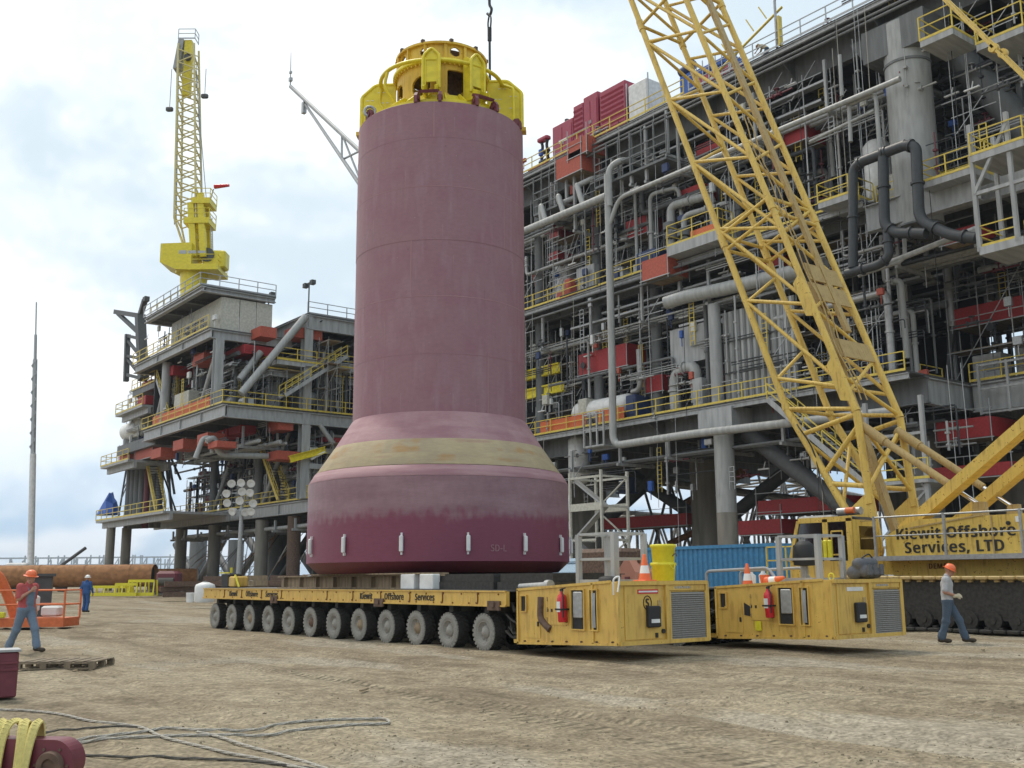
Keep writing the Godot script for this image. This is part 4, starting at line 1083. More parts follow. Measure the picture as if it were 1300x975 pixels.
	# crawlers
	var shoe := MB.new(); shoe.cbox(V(0, 0, 0), V(0.33, 0.10, 1.25), 0.025); shoe.box(V(0, 0.07, 0.42), V(0.12, 0.08, 0.2)); shoe.box(V(0, 0.07, -0.42), V(0.12, 0.08, 0.2))
	var sm := shoe.mesh()
	for z in [-27.25, -37.3]:
		var tr := Node3D.new(); tr.name = "crawler_track"; c.add_child(tr, true); tr.position = o
		b = MB.new(); b.prism(PackedVector2Array([Vector2(-18.4, 0.35), Vector2(-10.0, 0.35), Vector2(-9.7, 0.75), Vector2(-10.2, 1.38), Vector2(-17.9, 1.38), Vector2(-18.7, 0.75)]), Transform3D(Basis(), V(0, 0, z - 0.42)), 0.84); put.call(tr, "track_frame", b, M.mud_black)
		for q in 13:
			b = MB.new(); b.tube(V(-18.2 + q * 0.65, 0.36, z - 0.5), V(-18.2 + q * 0.65, 0.36, z + 0.5), 0.24, -1, 14); b.tube(V(-18.2 + q * 0.65, 0.36, z + 0.5), V(-18.2 + q * 0.65, 0.36, z + 0.55), 0.10, -1, 8); put.call(tr, "roller", b, M.mud_black)
		for x in [-18.5, -9.9]:
			b = MB.new(); b.tube(V(x, 0.78, z - 0.45), V(x, 0.78, z + 0.45), 0.58, -1, 20); b.tube(V(x, 0.78, z + 0.45), V(x, 0.78, z + 0.52), 0.25, -1, 12); put.call(tr, "sprocket", b, M.mud_black)
		var L := 8.6; var R := 0.70
		var total := L * 2 + TAU * R
		var count := int(total / 0.36)
		for q in count:
			var s := total * q / count
			var p: Vector3; var a := 0.0
			if s < L: p = V(-18.5 + s, 0.78 + R - 0.03 * sin(PI * s / L), z)
			elif s < L + PI * R: a = (s - L) / R; p = V(-9.9 + sin(a) * R, 0.78 + cos(a) * R, z)
			elif s < L * 2 + PI * R: a = PI; p = V(-9.9 - (s - L - PI * R), 0.78 - R, z)
			else: a = PI + (s - L * 2 - PI * R) / R; p = V(-18.5 + sin(a) * R, 0.78 + cos(a) * R, z)
			piece(tr, "track_shoe", sm, M.crane_tan if p.y > 1.2 else M.mud_black, Transform3D(Basis(Vector3.BACK, -a + PI), p))
	# hoist line from the boom head, hook block and slings
	var hk := thing("hook_block", "dark crane hook block and slings hanging beside the top of the pile", "hook", V(onz(621.5, 40, tip.z).x, 34.2, tip.z))
	var lift := tip.y - 34.2
	var jy: float = onz(621, 46, tip.z).y - 34.2
	for s in [-0.16, 0.16]:
		b = MB.new(); b.tube(V(s * 0.9, 0.9, s), V(s * 2.5, lift + 0.3, s * 2.0), 0.05, -1, 6); part(hk, "hoist_rope", b, M.cable)
	b = MB.new(); b.cbox(V(0, 0.4, 0), V(0.5, 1.1, 0.34), 0.06); part(hk, "block_body", b, M.cable)
	b = MB.new(); b.pipe([V(0, -0.1, 0), V(0, -0.6, 0), V(0.25, -0.9, 0), V(0.05, -1.25, 0), V(-0.2, -1.0, 0)], 0.08, 0.25, 8); part(hk, "hook", b, M.cable)
	for s in [-1.0, 1.0]:
		b = MB.new(); b.pipe([V(0, -1.1, 0), V(s * 0.30, -1.5, s * 0.1), V(s * 0.24, jy * 0.5 - 0.8, s * 0.1), V(s * 0.04, jy, 0)], 0.05, 0.4, 6); part(hk, "sling_loop", b, M.cable)
	b = MB.new(); b.tube(V(0, jy + 0.3, 0), V(0.1, -20.0, 0), 0.075, -1, 6); part(hk, "sling", b, M.cable)
	b = MB.new(); b.tube(V(0, jy + 0.5, 0), V(0, jy - 0.3, 0), 0.12, -1, 8); part(hk, "ferrule", b, M.cable)
	b = MB.new(); b.cbox(V(0.1, -20.3, 0), V(0.5, 0.6, 0.4), 0.08); part(hk, "ball_weight", b, M.cable)

func node(parent: Node, called: String) -> Node3D:
	var o := Node3D.new()
	o.name = called; parent.add_child(o, true)
	return o
func railing(parent: Node, pts: Array, m: Material = null, h := 1.1, step := 1.9) -> void:
	var b := MB.new()
	for q in pts.size() - 1:
		var a: Vector3 = pts[q]; var z: Vector3 = pts[q + 1]
		var k := maxi(1, int(round(a.distance_to(z) / step)))
		for j in k + 1:
			if j == 0 and q > 0: continue
			var p := a.lerp(z, float(j) / k)
			b.box(p + V(0, h * 0.5, 0), V(0.065, h, 0.065))
		for y in [h, h * 0.55]: b.bar(a + V(0, y, 0), z + V(0, y, 0), 0.055, 0.055)
		b.bar(a + V(0, 0.08, 0), z + V(0, 0.08, 0), 0.03, 0.14)
	part(parent, "railing", b, m if m else M.rail_yellow)
func deck(parent: Node, called: String, x0: float, x1: float, y: float, z0: float, z1: float, dep: float, bay := 6.0, m: Material = null, recess := 1.7) -> Node3D:
	# x0 < x1, z0 nearest (largest); plate on girders and stringers
	var d := node(parent, called)
	if m == null: m = M.light_steel
	var b := MB.new(); b.span(V(x0, y - 0.10, z0), V(x1, y, z1)); part(d, "deck_plate", b, M.deck_plate)
	b = MB.new(); b.ibeam(V(x0, y - 0.10 - dep * 0.5, z0 - 0.22 - recess), V(x1, y - 0.10 - dep * 0.5, z0 - 0.22 - recess), 0.42, dep, 0.09, 0.06); part(d, "edge_girder", b, m if recess <= 0.0 else M.grey_steel)  # set-back girder takes the darker steel, its shade put into the colour
	if recess > 0.0:
		b = MB.new(); b.ibeam(V(x0, y - 0.27, z0 - 0.10), V(x1, y - 0.27, z0 - 0.10), 0.2, 0.34, 0.05, 0.04); part(d, "edge_channel", b, m)
	for x in [x0 + 0.25, x1 - 0.25]:
		b = MB.new(); b.ibeam(V(x, y - 0.11 - dep * 0.5, z0 - 0.45 - recess), V(x, y - 0.11 - dep * 0.5, z1), 0.42, dep, 0.09, 0.06); part(d, "edge_girder", b, m)
	var n := int((x1 - x0) / bay)
	for q in range(1, n):
		var x := x0 + (x1 - x0) * q / n
		b = MB.new(); b.ibeam(V(x, y - 0.115 - dep * 0.45, z0 - 0.45 - recess), V(x, y - 0.115 - dep * 0.45, z1), 0.36, dep * 0.9, 0.07, 0.05); part(d, "girder", b, M.grey_steel)
		if recess > 0.0:   # tapered outrigger carrying the edge
			b = MB.new(); b.prism(PackedVector2Array([Vector2(0.2, -0.12), Vector2(recess + 0.2, -0.12), Vector2(recess + 0.2, -dep * 0.85), Vector2(0.2, -0.42)]), Transform3D(Basis(V(0, 0, -1), V(0, 1, 0), V(1, 0, 0)), V(x - 0.04, y, z0)), 0.08); part(d, "outrigger", b, M.grey_steel)
			continue
		b = MB.new()   # web stiffener at the edge girder
		b.span(V(x - 0.03, y - 0.19, z0 - 0.03), V(x + 0.03, y - dep, z0 - 0.2)); part(d, "stiffener", b, m)
	var k := int((z0 - z1) / 2.4)
	for q in range(1, k):
		var z := z0 + (z1 - z0) * q / k
		b = MB.new(); b.bar(V(x0 + 0.5, y - 0.28, z), V(x1 - 0.5, y - 0.28, z), 0.16, 0.34); part(d, "stringer", b, M.grey_steel)
	return d
func column(parent: Node, x: float, z: float, y0: float, y1: float, r: float, m: Material = null, square := false) -> void:
	var b := MB.new()
	if square: b.ibeam(V(x, y0, z), V(x, y1, z), r * 2, r * 2, 0.09, 0.07, V(1, 0, 0))
	else:
		b.tube(V(x, y0, z), V(x, y1, z), r, -1, 20)
		for q in int((y1 - y0) / 4.0): b.tube(V(x, y0 + 3.0 + q * 4.0, z), V(x, y0 + 3.06 + q * 4.0, z), r + 0.025, -1, 20)
	part(parent, "column", b, m if m else M.grey_steel)
func tubeline(parent: Node, called: String, pts: Array, r: float, m: Material, bend := 0.0, fl := 0.0) -> void:
	var b := MB.new()
	b.pipe(pts, r, bend, 10 if r < 0.3 else 16, fl)
	part(parent, called, b, m)
func facepts(list: Array, z: float) -> Array:
	var out := []
	for q in list: out.append(onz(q[0], q[1], z))
	return out
func red_box(parent: Node, x0: float, y0: float, x1: float, y1: float, z: float, depth: float, m: Material = null) -> void:
	# plywood scaffold enclosure: four boarded sides on tube corners, open top
	var n := node(parent, "scaffold_box")
	if m == null: m = M.red
	var a := onz(x0, (y0 + y1) * 0.5, z); var c := onz(x1, (y0 + y1) * 0.5, z)
	var lo := onz((x0 + x1) * 0.5, y1, z).y; var hi := onz((x0 + x1) * 0.5, y0, z).y
	for s in [0.0, depth]:
		var b := MB.new(); b.span(V(a.x, lo, z - s - 0.03), V(c.x, hi, z - s + 0.03)); part(n, "side_board", b, m)
	for x in [a.x, c.x]:
		var b := MB.new(); b.span(V(x - 0.03, lo, z - 0.04), V(x + 0.03, hi, z - depth + 0.04)); part(n, "side_board", b, m)
	var b := MB.new(); b.span(V(a.x, lo, z), V(c.x, lo + 0.08, z - depth)); part(n, "floor_board", b, M.timber)
	b = MB.new()
	for x in [a.x - 0.06, c.x + 0.06]:
		for s in [0.08, -depth - 0.08]: b.tube(V(x, lo - 0.3, z + s), V(x, hi + 1.0, z + s), 0.035, -1, 6)
	b.bar(V(a.x - 0.2, lo - 0.06, z + 0.08), V(c.x + 0.2, lo - 0.06, z + 0.08), 0.06, 0.06); b.bar(V(a.x - 0.2, hi + 0.5, z + 0.08), V(c.x + 0.2, hi + 0.5, z + 0.08), 0.045, 0.045)
	part(n, "scaffold_frame", b, M.galvanised)
func scaffold(parent: Node, x0: float, x1: float, y0: float, y1: float, z: float, dx := 2.0, dy := 2.0) -> void:
	var b := MB.new()
	var k := maxi(1, int(round((x1 - x0) / dx))); var r := maxi(1, int(round((y1 - y0) / dy)))
	for s in [0.0, -1.3]:
		for q in k + 1: b.bar(V(lerpf(x0, x1, float(q) / k), y0, z + s), V(lerpf(x0, x1, float(q) / k), y1 + rng.randf_range(-0.4, 1.1), z + s), 0.05, 0.05)
		for q in range(1, r + 1): b.bar(V(x0 - 0.2, lerpf(y0, y1, float(q) / r), z + s), V(x1 + 0.3, lerpf(y0, y1, float(q) / r), z + s), 0.05, 0.05)
	b.bar(V(x0, y0, z + 0.05), V(x1, y1, z + 0.05), 0.045, 0.045)
	part(parent, "scaffold_frame", b, M.galvanised)
	for q in range(1, r + 1):
		if rng.randf() < 0.5:
			b = MB.new(); b.span(V(x0, lerpf(y0, y1, float(q) / r) + 0.03, z), V(x1, lerpf(y0, y1, float(q) / r) + 0.08, z - 1.25)); part(parent, "scaffold_boards", b, M.timber)
func stair(parent: Node, a: Vector3, z: Vector3, width: Vector3, rail_m: Material, str_m: Material) -> void:
	var n := node(parent, "stair")
	for s in [Vector3.ZERO, width]:
		var b := MB.new(); b.bar(a + s, z + s, 0.07, 0.32); part(n, "stringer", b, str_m)
		b = MB.new()
		for y in [1.0, 0.55]: b.bar(a + s + V(0, y, 0), z + s + V(0, y, 0), 0.06, 0.06)
		var k := int(a.distance_to(z) / 1.4)
		for q in k + 1: b.bar(a.lerp(z, float(q) / k) + s, a.lerp(z, float(q) / k) + s + V(0, 1.0, 0), 0.06, 0.06)
		part(n, "stair_railing", b, rail_m)
	var k := int(absf(a.y - z.y) / 0.28)
	for q in range(1, k):
		var p := a.lerp(z, float(q) / k)
		var b := MB.new(); b.box(p + width * 0.5 + V(0, 0.04, 0), V(0.32 if absf(width.x) < 0.01 else absf(width.x), 0.05, absf(width.z) if absf(width.z) > 0.01 else 0.32)); part(n, "tread", b, M.deck_plate)
func hangers(parent: Node, x0: float, x1: float, y: float, drop: float, z: float, step := 6.0) -> void:
	# goalpost pipe supports under a deck, with the lines they carry
	var x := x0
	while x < x1:
		var b := MB.new()
		b.bar(V(x, y, z), V(x, y - drop, z), 0.18, 0.18); b.bar(V(x, y, z - 3.2), V(x, y - drop, z - 3.2), 0.18, 0.18); b.bar(V(x, y - drop, z + 0.3), V(x, y - drop, z - 3.5), 0.2, 0.2)
		part(parent, "pipe_support", b, M.light_steel)
		x += step * rng.randf_range(0.85, 1.15)
	for q in 5:
		var r := rng.randf_range(0.06, 0.2)
		tubeline(parent, "pipe", [V(x0 - rng.randf() * 3, y - drop + 0.1 + r, z - 0.3 - q * 0.6), V(x1 + rng.randf() * 3, y - drop + 0.1 + r, z - 0.3 - q * 0.6)], r, [M.pipe_grey, M.grey_steel, M.pipe_dark, M.pipe_grey][rng.randi() % 4])
func clutter(parent: Node, x0: float, x1: float, y0: float, y1: float, z0: float, z1: float, n: int) -> void:
	# process equipment filling a storey: lines, vessels, cabinets, valves, trays
	for q in n:
		var x := rng.randf_range(x0, x1); var z := z0 - (z0 - z1) * pow(rng.randf(), 1.5); var h := y1 - y0
		var m: Material = [M.pipe_grey, M.pipe_dark, M.grey_steel, M.pipe_dark, M.dark_steel, M.insulation, M.dark_steel][rng.randi() % 7]  # mostly dark tones, shade of the storeys put into the colours
		var kind := rng.randf()
		if kind < 0.30:   # pipe with elbows: along, then down or back
			var r := rng.randf_range(0.06, 0.26); var y := y0 + h * rng.randf_range(0.35, 0.93); var l := rng.randf_range(3.0, 14.0)
			var e := minf(x + l, x1)
			var pts := [V(x, y, z), V(e, y, z)]
			if rng.randf() < 0.6: pts.append(V(e, maxf(y0 + 0.2, y - rng.randf_range(1.5, 6.0)), z))
			elif rng.randf() < 0.5: pts.append(V(e, y, z1))
			if rng.randf() < 0.5: pts.push_front(V(x, minf(y1, y + rng.randf_range(0.8, 3)), z))
			tubeline(parent, "pipe", pts, r, m, 0.0, 0.06)
		elif kind < 0.48:   # riser
			var r := rng.randf_range(0.05, 0.2)
			tubeline(parent, "riser", [V(x, y0, z), V(x, y0 + h * rng.randf_range(0.5, 1.0), z)], r, m, 0.0, 0.07)
		elif kind < 0.56:   # vessel
			var r := rng.randf_range(0.5, 1.0); var b := MB.new()
			var l := rng.randf_range(2.0, 4.5)
			if rng.randf() < 0.5: b.lathe([[0.0, 0.5], [r * 0.7, 0.6], [r, 0.9], [r, 0.9 + l], [r * 0.7, 1.2 + l], [0.0, 1.35 + l]], V(x, y0, z), Basis(), 20)
			else:
				b.lathe([[0.0, -l * 0.5 - 0.4], [r * 0.7, -l * 0.5 - 0.3], [r, -l * 0.5], [r, l * 0.5], [r * 0.7, l * 0.5 + 0.3], [0.0, l * 0.5 + 0.4]], V(x, y0 + r + 0.6, z), Basis(Vector3.BACK, PI / 2), 20)
				b.box(V(x - l * 0.3, y0 + 0.4, z), V(0.2, 0.9, r * 1.5)); b.box(V(x + l * 0.3, y0 + 0.4, z), V(0.2, 0.9, r * 1.5))
			part(parent, "vessel", b, [M.insulation, M.white_paint, M.grey_steel][rng.randi() % 3])
		elif kind < 0.66:   # cabinet or skid
			var b := MB.new(); var s := V(rng.randf_range(0.6, 2.2), rng.randf_range(0.8, 2.4), rng.randf_range(0.6, 1.6))
			b.cbox(V(x, y0 + s.y * 0.5 + 0.1, z), s, 0.05); b.box(V(x, y0 + 0.06, z), V(s.x + 0.3, 0.12, s.z + 0.3)); b.box(V(x, y0 + s.y * 0.55, z + s.z * 0.5 + 0.02), V(s.x * 0.7, s.y * 0.6, 0.03))
			part(parent, "equipment_cabinet", b, [M.white_paint, M.grey_steel, M.light_steel, M.cream, M.navy, M.brick_red][rng.randi() % 6])
		elif kind < 0.76:   # valve stack
			var b := MB.new(); var yy := y0 + h * rng.randf_range(0.0, 0.6)
			b.tube(V(x, yy, z), V(x, yy + 2.6, z), 0.11, -1, 10)
			for k in 4: b.tube(V(x, yy + 0.3 + k * 0.6, z), V(x, yy + 0.42 + k * 0.6, z), 0.26, -1, 12)
			b.tube(V(x, yy + 1.3, z), V(x, yy + 1.3, z + 0.5), 0.08, -1, 8); b.tube(V(x, yy + 1.3, z + 0.5), V(x, yy + 1.3, z + 0.54), 0.26, -1, 14)
			part(parent, "valve", b, m)
		elif kind < 0.88:   # cable tray
			var b := MB.new(); var y := y0 + h * rng.randf_range(0.6, 0.95); var l := rng.randf_range(4.0, 16.0)
			b.bar(V(x, y, z), V(minf(x + l, x1), y, z), 0.5, 0.05); b.bar(V(x, y + 0.06, z + 0.25), V(minf(x + l, x1), y + 0.06, z + 0.25), 0.04, 0.14); b.bar(V(x, y + 0.06, z - 0.25), V(minf(x + l, x1), y + 0.06, z - 0.25), 0.04, 0.14)
			part(parent, "cable_tray", b, M.galvanised)
		elif kind < 0.94:
			var b := MB.new(); b.bar(V(x, y0, z), V(x + rng.randf_range(-4, 4), y1, z), 0.28, 0.28); part(parent, "brace", b, M.grey_steel)
		else:
			scaffold(parent, x, x + rng.randf_range(2, 5), y0, y0 + h * rng.randf_range(0.4, 0.9), z)

func fine(parent: Node, x0: float, x1: float, y0: float, y1: float, z0: float, z1: float, n: int) -> void:
	# small fittings hung on the frame: conduit, junction boxes, valves, ladders, lamps, tags
	for q in n:
		var x := rng.randf_range(x0, x1); var y := rng.randf_range(y0, y1); var z := lerpf(z0, z1, rng.randf())
		var b := MB.new()
		var k := rng.randf()
		if k < 0.26:
			var l := rng.randf_range(1.0, 6.0); var cnt := 1 + rng.randi() % 3
			for c in cnt:
				var o := V(0, c * 0.16, 0)
				var pts := [V(x, y, z) + o, V(minf(x + l, x1), y, z) + o]
				if rng.randf() < 0.5: pts.append(V(minf(x + l, x1), maxf(y0, y - rng.randf_range(0.5, 3.0)), z) + o)
				b.pipe(pts, rng.randf_range(0.03, 0.06), 0.15, 5)
			part(parent, "conduit", b, [M.galvanised, M.light_steel, M.pipe_dark, M.cable][rng.randi() % 4])
		elif k < 0.44:
			var l := minf(rng.randf_range(1.5, 5.0), y - y0 + 0.4)
			b.tube(V(x, y, z), V(x, y - l, z), rng.randf_range(0.03, 0.08), -1, 5); b.box(V(x, y - l * 0.4, z), V(0.22, 0.12, 0.22)); b.box(V(x, y - l * 0.8, z), V(0.2, 0.1, 0.2))
			part(parent, "drop_pipe", b, [M.light_steel, M.pipe_grey, M.pipe_dark, M.maroon][rng.randi() % 4])
		elif k < 0.60:
			var s := V(rng.randf_range(0.25, 0.7), rng.randf_range(0.3, 0.8), 0.25)
			b.cbox(V(x, y, z), s, 0.03); b.box(V(x, y - s.y * 0.5 - 0.3, z), V(0.05, 0.6, 0.05))
			part(parent, "junction_box", b, [M.galvanised, M.white_paint, M.brick_red, M.cream, M.navy, M.tarp_blue][rng.randi() % 6])
		elif k < 0.76:
			b.tube(V(x - 0.3, y, z), V(x + 0.3, y, z), 0.09, -1, 8); b.tube(V(x - 0.32, y, z), V(x - 0.26, y, z), 0.17, -1, 10); b.tube(V(x + 0.26, y, z), V(x + 0.32, y, z), 0.17, -1, 10); b.tube(V(x, y, z), V(x, y + 0.4, z), 0.05, -1, 6); b.tube(V(x, y + 0.38, z), V(x, y + 0.42, z), 0.2, -1, 12); b.tube(V(x - 1.2, y, z), V(x + 1.2, y, z), 0.06, -1, 6)
			part(parent, "valve", b, [M.pipe_grey, M.maroon, M.dark_steel, M.insulation][rng.randi() % 4])
		elif k < 0.84:
			var h := minf(3.2, y - y0 + 0.5)
			for s in [-0.2, 0.2]: b.bar(V(x + s, y, z), V(x + s, y - h, z), 0.05, 0.05)
			for r in int(h / 0.32): b.bar(V(x - 0.2, y - r * 0.32, z), V(x + 0.2, y - r * 0.32, z), 0.04, 0.04)
			part(parent, "ladder", b, M.rail_yellow if rng.randf() < 0.6 else M.galvanised)
		elif k < 0.93:
			b.bar(V(x, y0, z), V(x + rng.randf_range(-0.1, 0.1), y1, z), 0.05, 0.05); b.bar(V(x - 1.2, y, z), V(x + 1.4, y, z), 0.05, 0.05); b.bar(V(x - 1.0, y - 1.0, z - 0.04), V(x + 1.0, y + 1.0, z - 0.04), 0.045, 0.045)
			part(parent, "scaffold_frame", b, M.galvanised)
		else:
			b.cbox(V(x, y, z), V(0.9, 0.10, 0.14), 0.02); b.bar(V(x, y, z), V(x, y + 0.5, z - 0.2), 0.05, 0.05)
			part(parent, "light_fitting", b, M.white_paint)

func build_platform() -> void:
	build_topsides()
	build_wing()
	build_pedestal_crane()
	build_top_deck_things()

func build_topsides() -> void:
	var p := thing("offshore_platform", "huge grey multi-deck offshore platform under construction behind the crane and pile", "platform")
	var F := -52.0
	var XL := -93.0; var XR := -12.0
	var b: MB
	# --- decks
	var cellar := deck(p, "cellar_deck", XL, -31.4, 12.7, F, -88.0, 1.55, 6.2)
	var cellar_r := deck(p, "cellar_deck", -31.35, XR, 12.7, -58.5, -88.0, 1.7, 6.0, null, 0.0)
	var mid := deck(p, "production_deck", XL, -33.5, 23.3, F, -88.0, 0.75, 5.5)
	var mid_r := deck(p, "production_deck", -33.45, XR, 23.3, F - 1.5, -88.0, 1.6, 6.0, null, 0.0)
	var top := deck(p, "weather_deck", XL, XR, 35.3, F, -88.0, 1.9, 6.4)
	railing(cellar, [V(-70, 12.7, F + 0.1), V(-31.5, 12.7, F + 0.1)])
	railing(cellar_r, [V(-31.3, 12.7, -58.4), V(XR, 12.7, -58.4)])
	railing(mid, [V(-72, 23.3, F + 0.1), V(-33.6, 23.3, F + 0.1)])
	railing(mid_r, [V(-33.4, 23.3, F - 1.4), V(XR, 23.3, F - 1.4)])
	railing(top, [V(-70, 35.3, F + 0.1), V(-47, 35.3, F + 0.1)], M.rail_yellow)
	railing(top, [V(-46.5, 35.3, F + 0.1), V(XR, 35.3, F + 0.1)], M.galvanised)
	# gratings and utility lines along the deck edges
	for q in [[top, 34.6], [top, 34.2], [top, 33.9], [mid, 22.7], [mid, 22.2]]:
		tubeline(q[0], "pipe", [V(-70, q[1], F + 0.35), V(-36 if q[0] == mid else -20, q[1], F + 0.35)], 0.09, M.grey_steel)
	# --- columns between decks
	for x in [-45.35]:
		column(p, x, F - 0.6, -0.3, 11.0, 0.66, M.pipe_grey)
		b = MB.new(); b.span(V(x - 1.5, 10.95, F + 0.15), V(x + 1.4, 12.4, F - 2.2)); part(p, "node_can", b, M.light_steel)
		b = MB.new(); b.tube(V(x, -0.3, F - 0.6), V(x, 5.6, F - 0.6), 0.675, -1, 20); part(p, "splash_coating", b, M.concrete_leg)
	for q in [[-66.0, -54], [-58.8, -54], [-52.5, -54], [-66, -66], [-53, -66], [-41, -66], [-29, -66], [-78, -54], [-90, -54], [-78, -66], [-90, -66], [-17, -66]]:
		column(p, q[0], q[1], 12.7, 22.5, 0.42)
		column(p, q[0], q[1], 23.3, 33.4, 0.40)
	column(p, -45.6, F - 0.5, 12.7, 19.6, 0.42, M.light_steel)
	# the great column under the upper right corner
	b = MB.new(); b.tube(V(-30.5, 21.0, F - 1.0), V(-30.5, 33.3, F - 1.0), 1.28, -1, 32); part(p, "corner_column", b, M.pipe_grey)
	b = MB.new(); b.tube(V(-30.5, 30.7, F - 1.0), V(-30.5, 30.85, F - 1.0), 1.34, -1, 32); b.tube(V(-30.5, 20.9, F - 1.0), V(-30.5, 21.0, F - 1.0), 1.31, -1, 32); part(p, "ring_stiffener", b, M.grey_steel)
	b = MB.new(); b.span(V(-32.6, 31.4, F + 0.2), V(-28.6, 33.4, F - 3.0)); b.prism(PackedVector2Array([Vector2(-33.8, 33.4), Vector2(-32.6, 33.4), Vector2(-32.6, 31.4)]), Transform3D(Basis(), V(0, 0, F - 2.0)), 1.6); part(p, "node_can", b, M.grey_steel)
	b = MB.new(); b.tube(V(-28.8, 31.5, F - 4.0), V(-23.5, 22.5, F - 4.0), 0.85, -1, 20); part(p, "brace", b, M.grey_steel)
	b = MB.new(); b.tube(V(-22.5, 12.7, -60), V(-29.0, 21.5, -60), 0.75, -1, 20); part(p, "brace", b, M.grey_steel)
	for q in [[-24.0, -60.5, 0.9], [-18.0, -60.5, 0.9]]: column(p, q[0], q[1], 12.7, 21.8, q[2])
	# --- legs, hull columns and braces under the cellar deck
	for q in [[-60.3, -68, 1.75, 11.2], [-49, -80, 1.75, 11.2], [-33.5, -68, 1.8, 11.0], [-76, -68, 1.75, 11.2], [-92, -68, 1.75, 11.2]]:
		column(p, q[0], q[1], -0.2, q[3], q[2], M.concrete_leg)
	for q in [[-26.9, -58.5, 0.95], [-36.0, -60.5, 1.1], [-19.0, -58.5, 0.95]]: column(p, q[0], q[1], -0.2, 11.0, q[2], M.pipe_grey)
	for q in [[V(-59, 6.0, -68), V(-50, 11.0, -68)], [V(-61, 6.0, -68), V(-70, 11, -68)], [V(-46.0, 10.6, -60), V(-41.0, 3.0, -60)], [V(-35, 5, -68), V(-42, 11, -68)], [V(-75, 6, -68), V(-66, 11, -68)], [V(-44.5, 10.8, -54), V(-36.0, 4.5, -54)]]:
		b = MB.new(); b.tube(q[0], q[1], 0.55, -1, 16); part(p, "brace", b, M.dark_steel)
	# dark mass added at the back to keep the underside dark on the right
	b = MB.new(); b.span(V(-42, 0.2, -72), V(XR, 11.0, -73.5)); part(p, "added_dark_wall", b, M.added_backing)
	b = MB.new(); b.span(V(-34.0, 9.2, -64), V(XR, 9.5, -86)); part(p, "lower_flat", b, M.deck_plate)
	# --- near-black walls added to stop light behind the open storeys
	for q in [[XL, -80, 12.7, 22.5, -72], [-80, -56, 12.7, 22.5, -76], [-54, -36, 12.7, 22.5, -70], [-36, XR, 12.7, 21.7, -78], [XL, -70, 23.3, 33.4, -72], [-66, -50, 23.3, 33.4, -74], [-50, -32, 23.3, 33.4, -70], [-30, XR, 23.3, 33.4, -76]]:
		b = MB.new(); b.span(V(q[0], q[2], q[4]), V(q[1], q[3], q[4] - 0.2)); part(p, "added_backing", b, M.added_backing)
	for q in 34:   # panel ribs on the walls
		pass
	# ribbed wind wall beside the boom
	var wall := node(p, "wind_wall")
	var wx0: float = onz(919, 470, F - 0.9).x; var wx1: float = onz(1012, 470, F - 0.9).x
	b = MB.new(); b.span(V(wx0, 12.75, F - 1.0), V(wx1, 19.0, F - 1.15)); part(wall, "backing_sheet", b, M.grey_steel)
	var ribs := 12
	for q in ribs:
		var x := lerpf(wx0 + 0.2, wx1 - 0.2, float(q) / (ribs - 1))
		b = MB.new(); b.prism(PackedVector2Array([Vector2(-0.16, 0), Vector2(-0.09, 0.13), Vector2(0.09, 0.13), Vector2(0.16, 0)]), Transform3D(Basis(V(1, 0, 0), V(0, 0, 1), V(0, -1, 0)), V(x, 18.95, F - 1.0)), 6.15); part(wall, "rib", b, M.pipe_grey)
	for y in [14.8, 16.9]:
		b = MB.new(); b.bar(V(wx0, y, F - 0.84), V(wx1, y, F - 0.84), 0.05, 0.1); part(wall, "wall_rail", b, M.dark_steel)
	# --- pipe supports and lines under each deck
	hangers(mid, -69, -36, 22.6, 2.9, F - 0.4, 5.6)
	hangers(top, -69, -34, 33.3, 3.4, F - 0.5, 6.5)
	hangers(cellar, -66, -34, 11.1, 1.5, F - 0.4, 5.0)
	hangers(cellar_r, -31, -13, 10.9, 1.8, -59.5, 4.5)
	hangers(mid_r, -33, -13, 21.7, 2.2, F - 2.6, 5.0)
	# --- landmark lines on the face
	var z := F + 1.1
	tubeline(p, "standpipe", facepts([[771, 222], [773, 300], [777, 460], [778.5, 566]], z) + [V(onz(778.5, 566, z).x + 7.5, onz(778.5, 566, z).y, z), V(onz(778.5, 566, z).x + 22.0, onz(778.5, 566, z).y - 0.25, z - 1.0)], 0.27, M.pipe_grey, 0.9)
	var hd := onz(676, 289, z)
	tubeline(p, "header_pipe", [V(hd.x - 3, hd.y, z), V(onz(768, 287, z).x + 0.3, hd.y, z)], 0.30, M.pipe_grey)
	for q in [[693, 283, 30.2], [716, 281, 31.3], [741, 280, 32.2]]:
		var a := onz(q[0], q[1], z)
		var xx: float = a.x
		tubeline(p, "branch_pipe", [V(xx, hd.y, z), V(xx - 0.9, hd.y + 2.0, z - 0.2), V(xx - 0.9, q[2] - 0.6, z - 0.3), V(xx + 0.3, q[2], z - 1.2), V(xx + 0.6, q[2], z - 5)], 0.22, M.pipe_grey, 0.8)
	var dz := onz(774, 262, z)
	tubeline(p, "feed_pipe", [V(dz.x - 0.1, dz.y - 1.5, z), V(dz.x + 0.9, dz.y + 0.4, z - 0.1), V(dz.x + 24.0, dz.y + 0.5, z - 0.1)], 0.17, M.pipe_grey, 0.8)
	tubeline(p, "riser", [V(dz.x, dz.y, z), V(dz.x, 31.7, z), V(dz.x + 0.8, 32.3, z - 0.6), V(dz.x + 1.0, 32.3, z - 4)], 0.24, M.pipe_grey, 0.7)
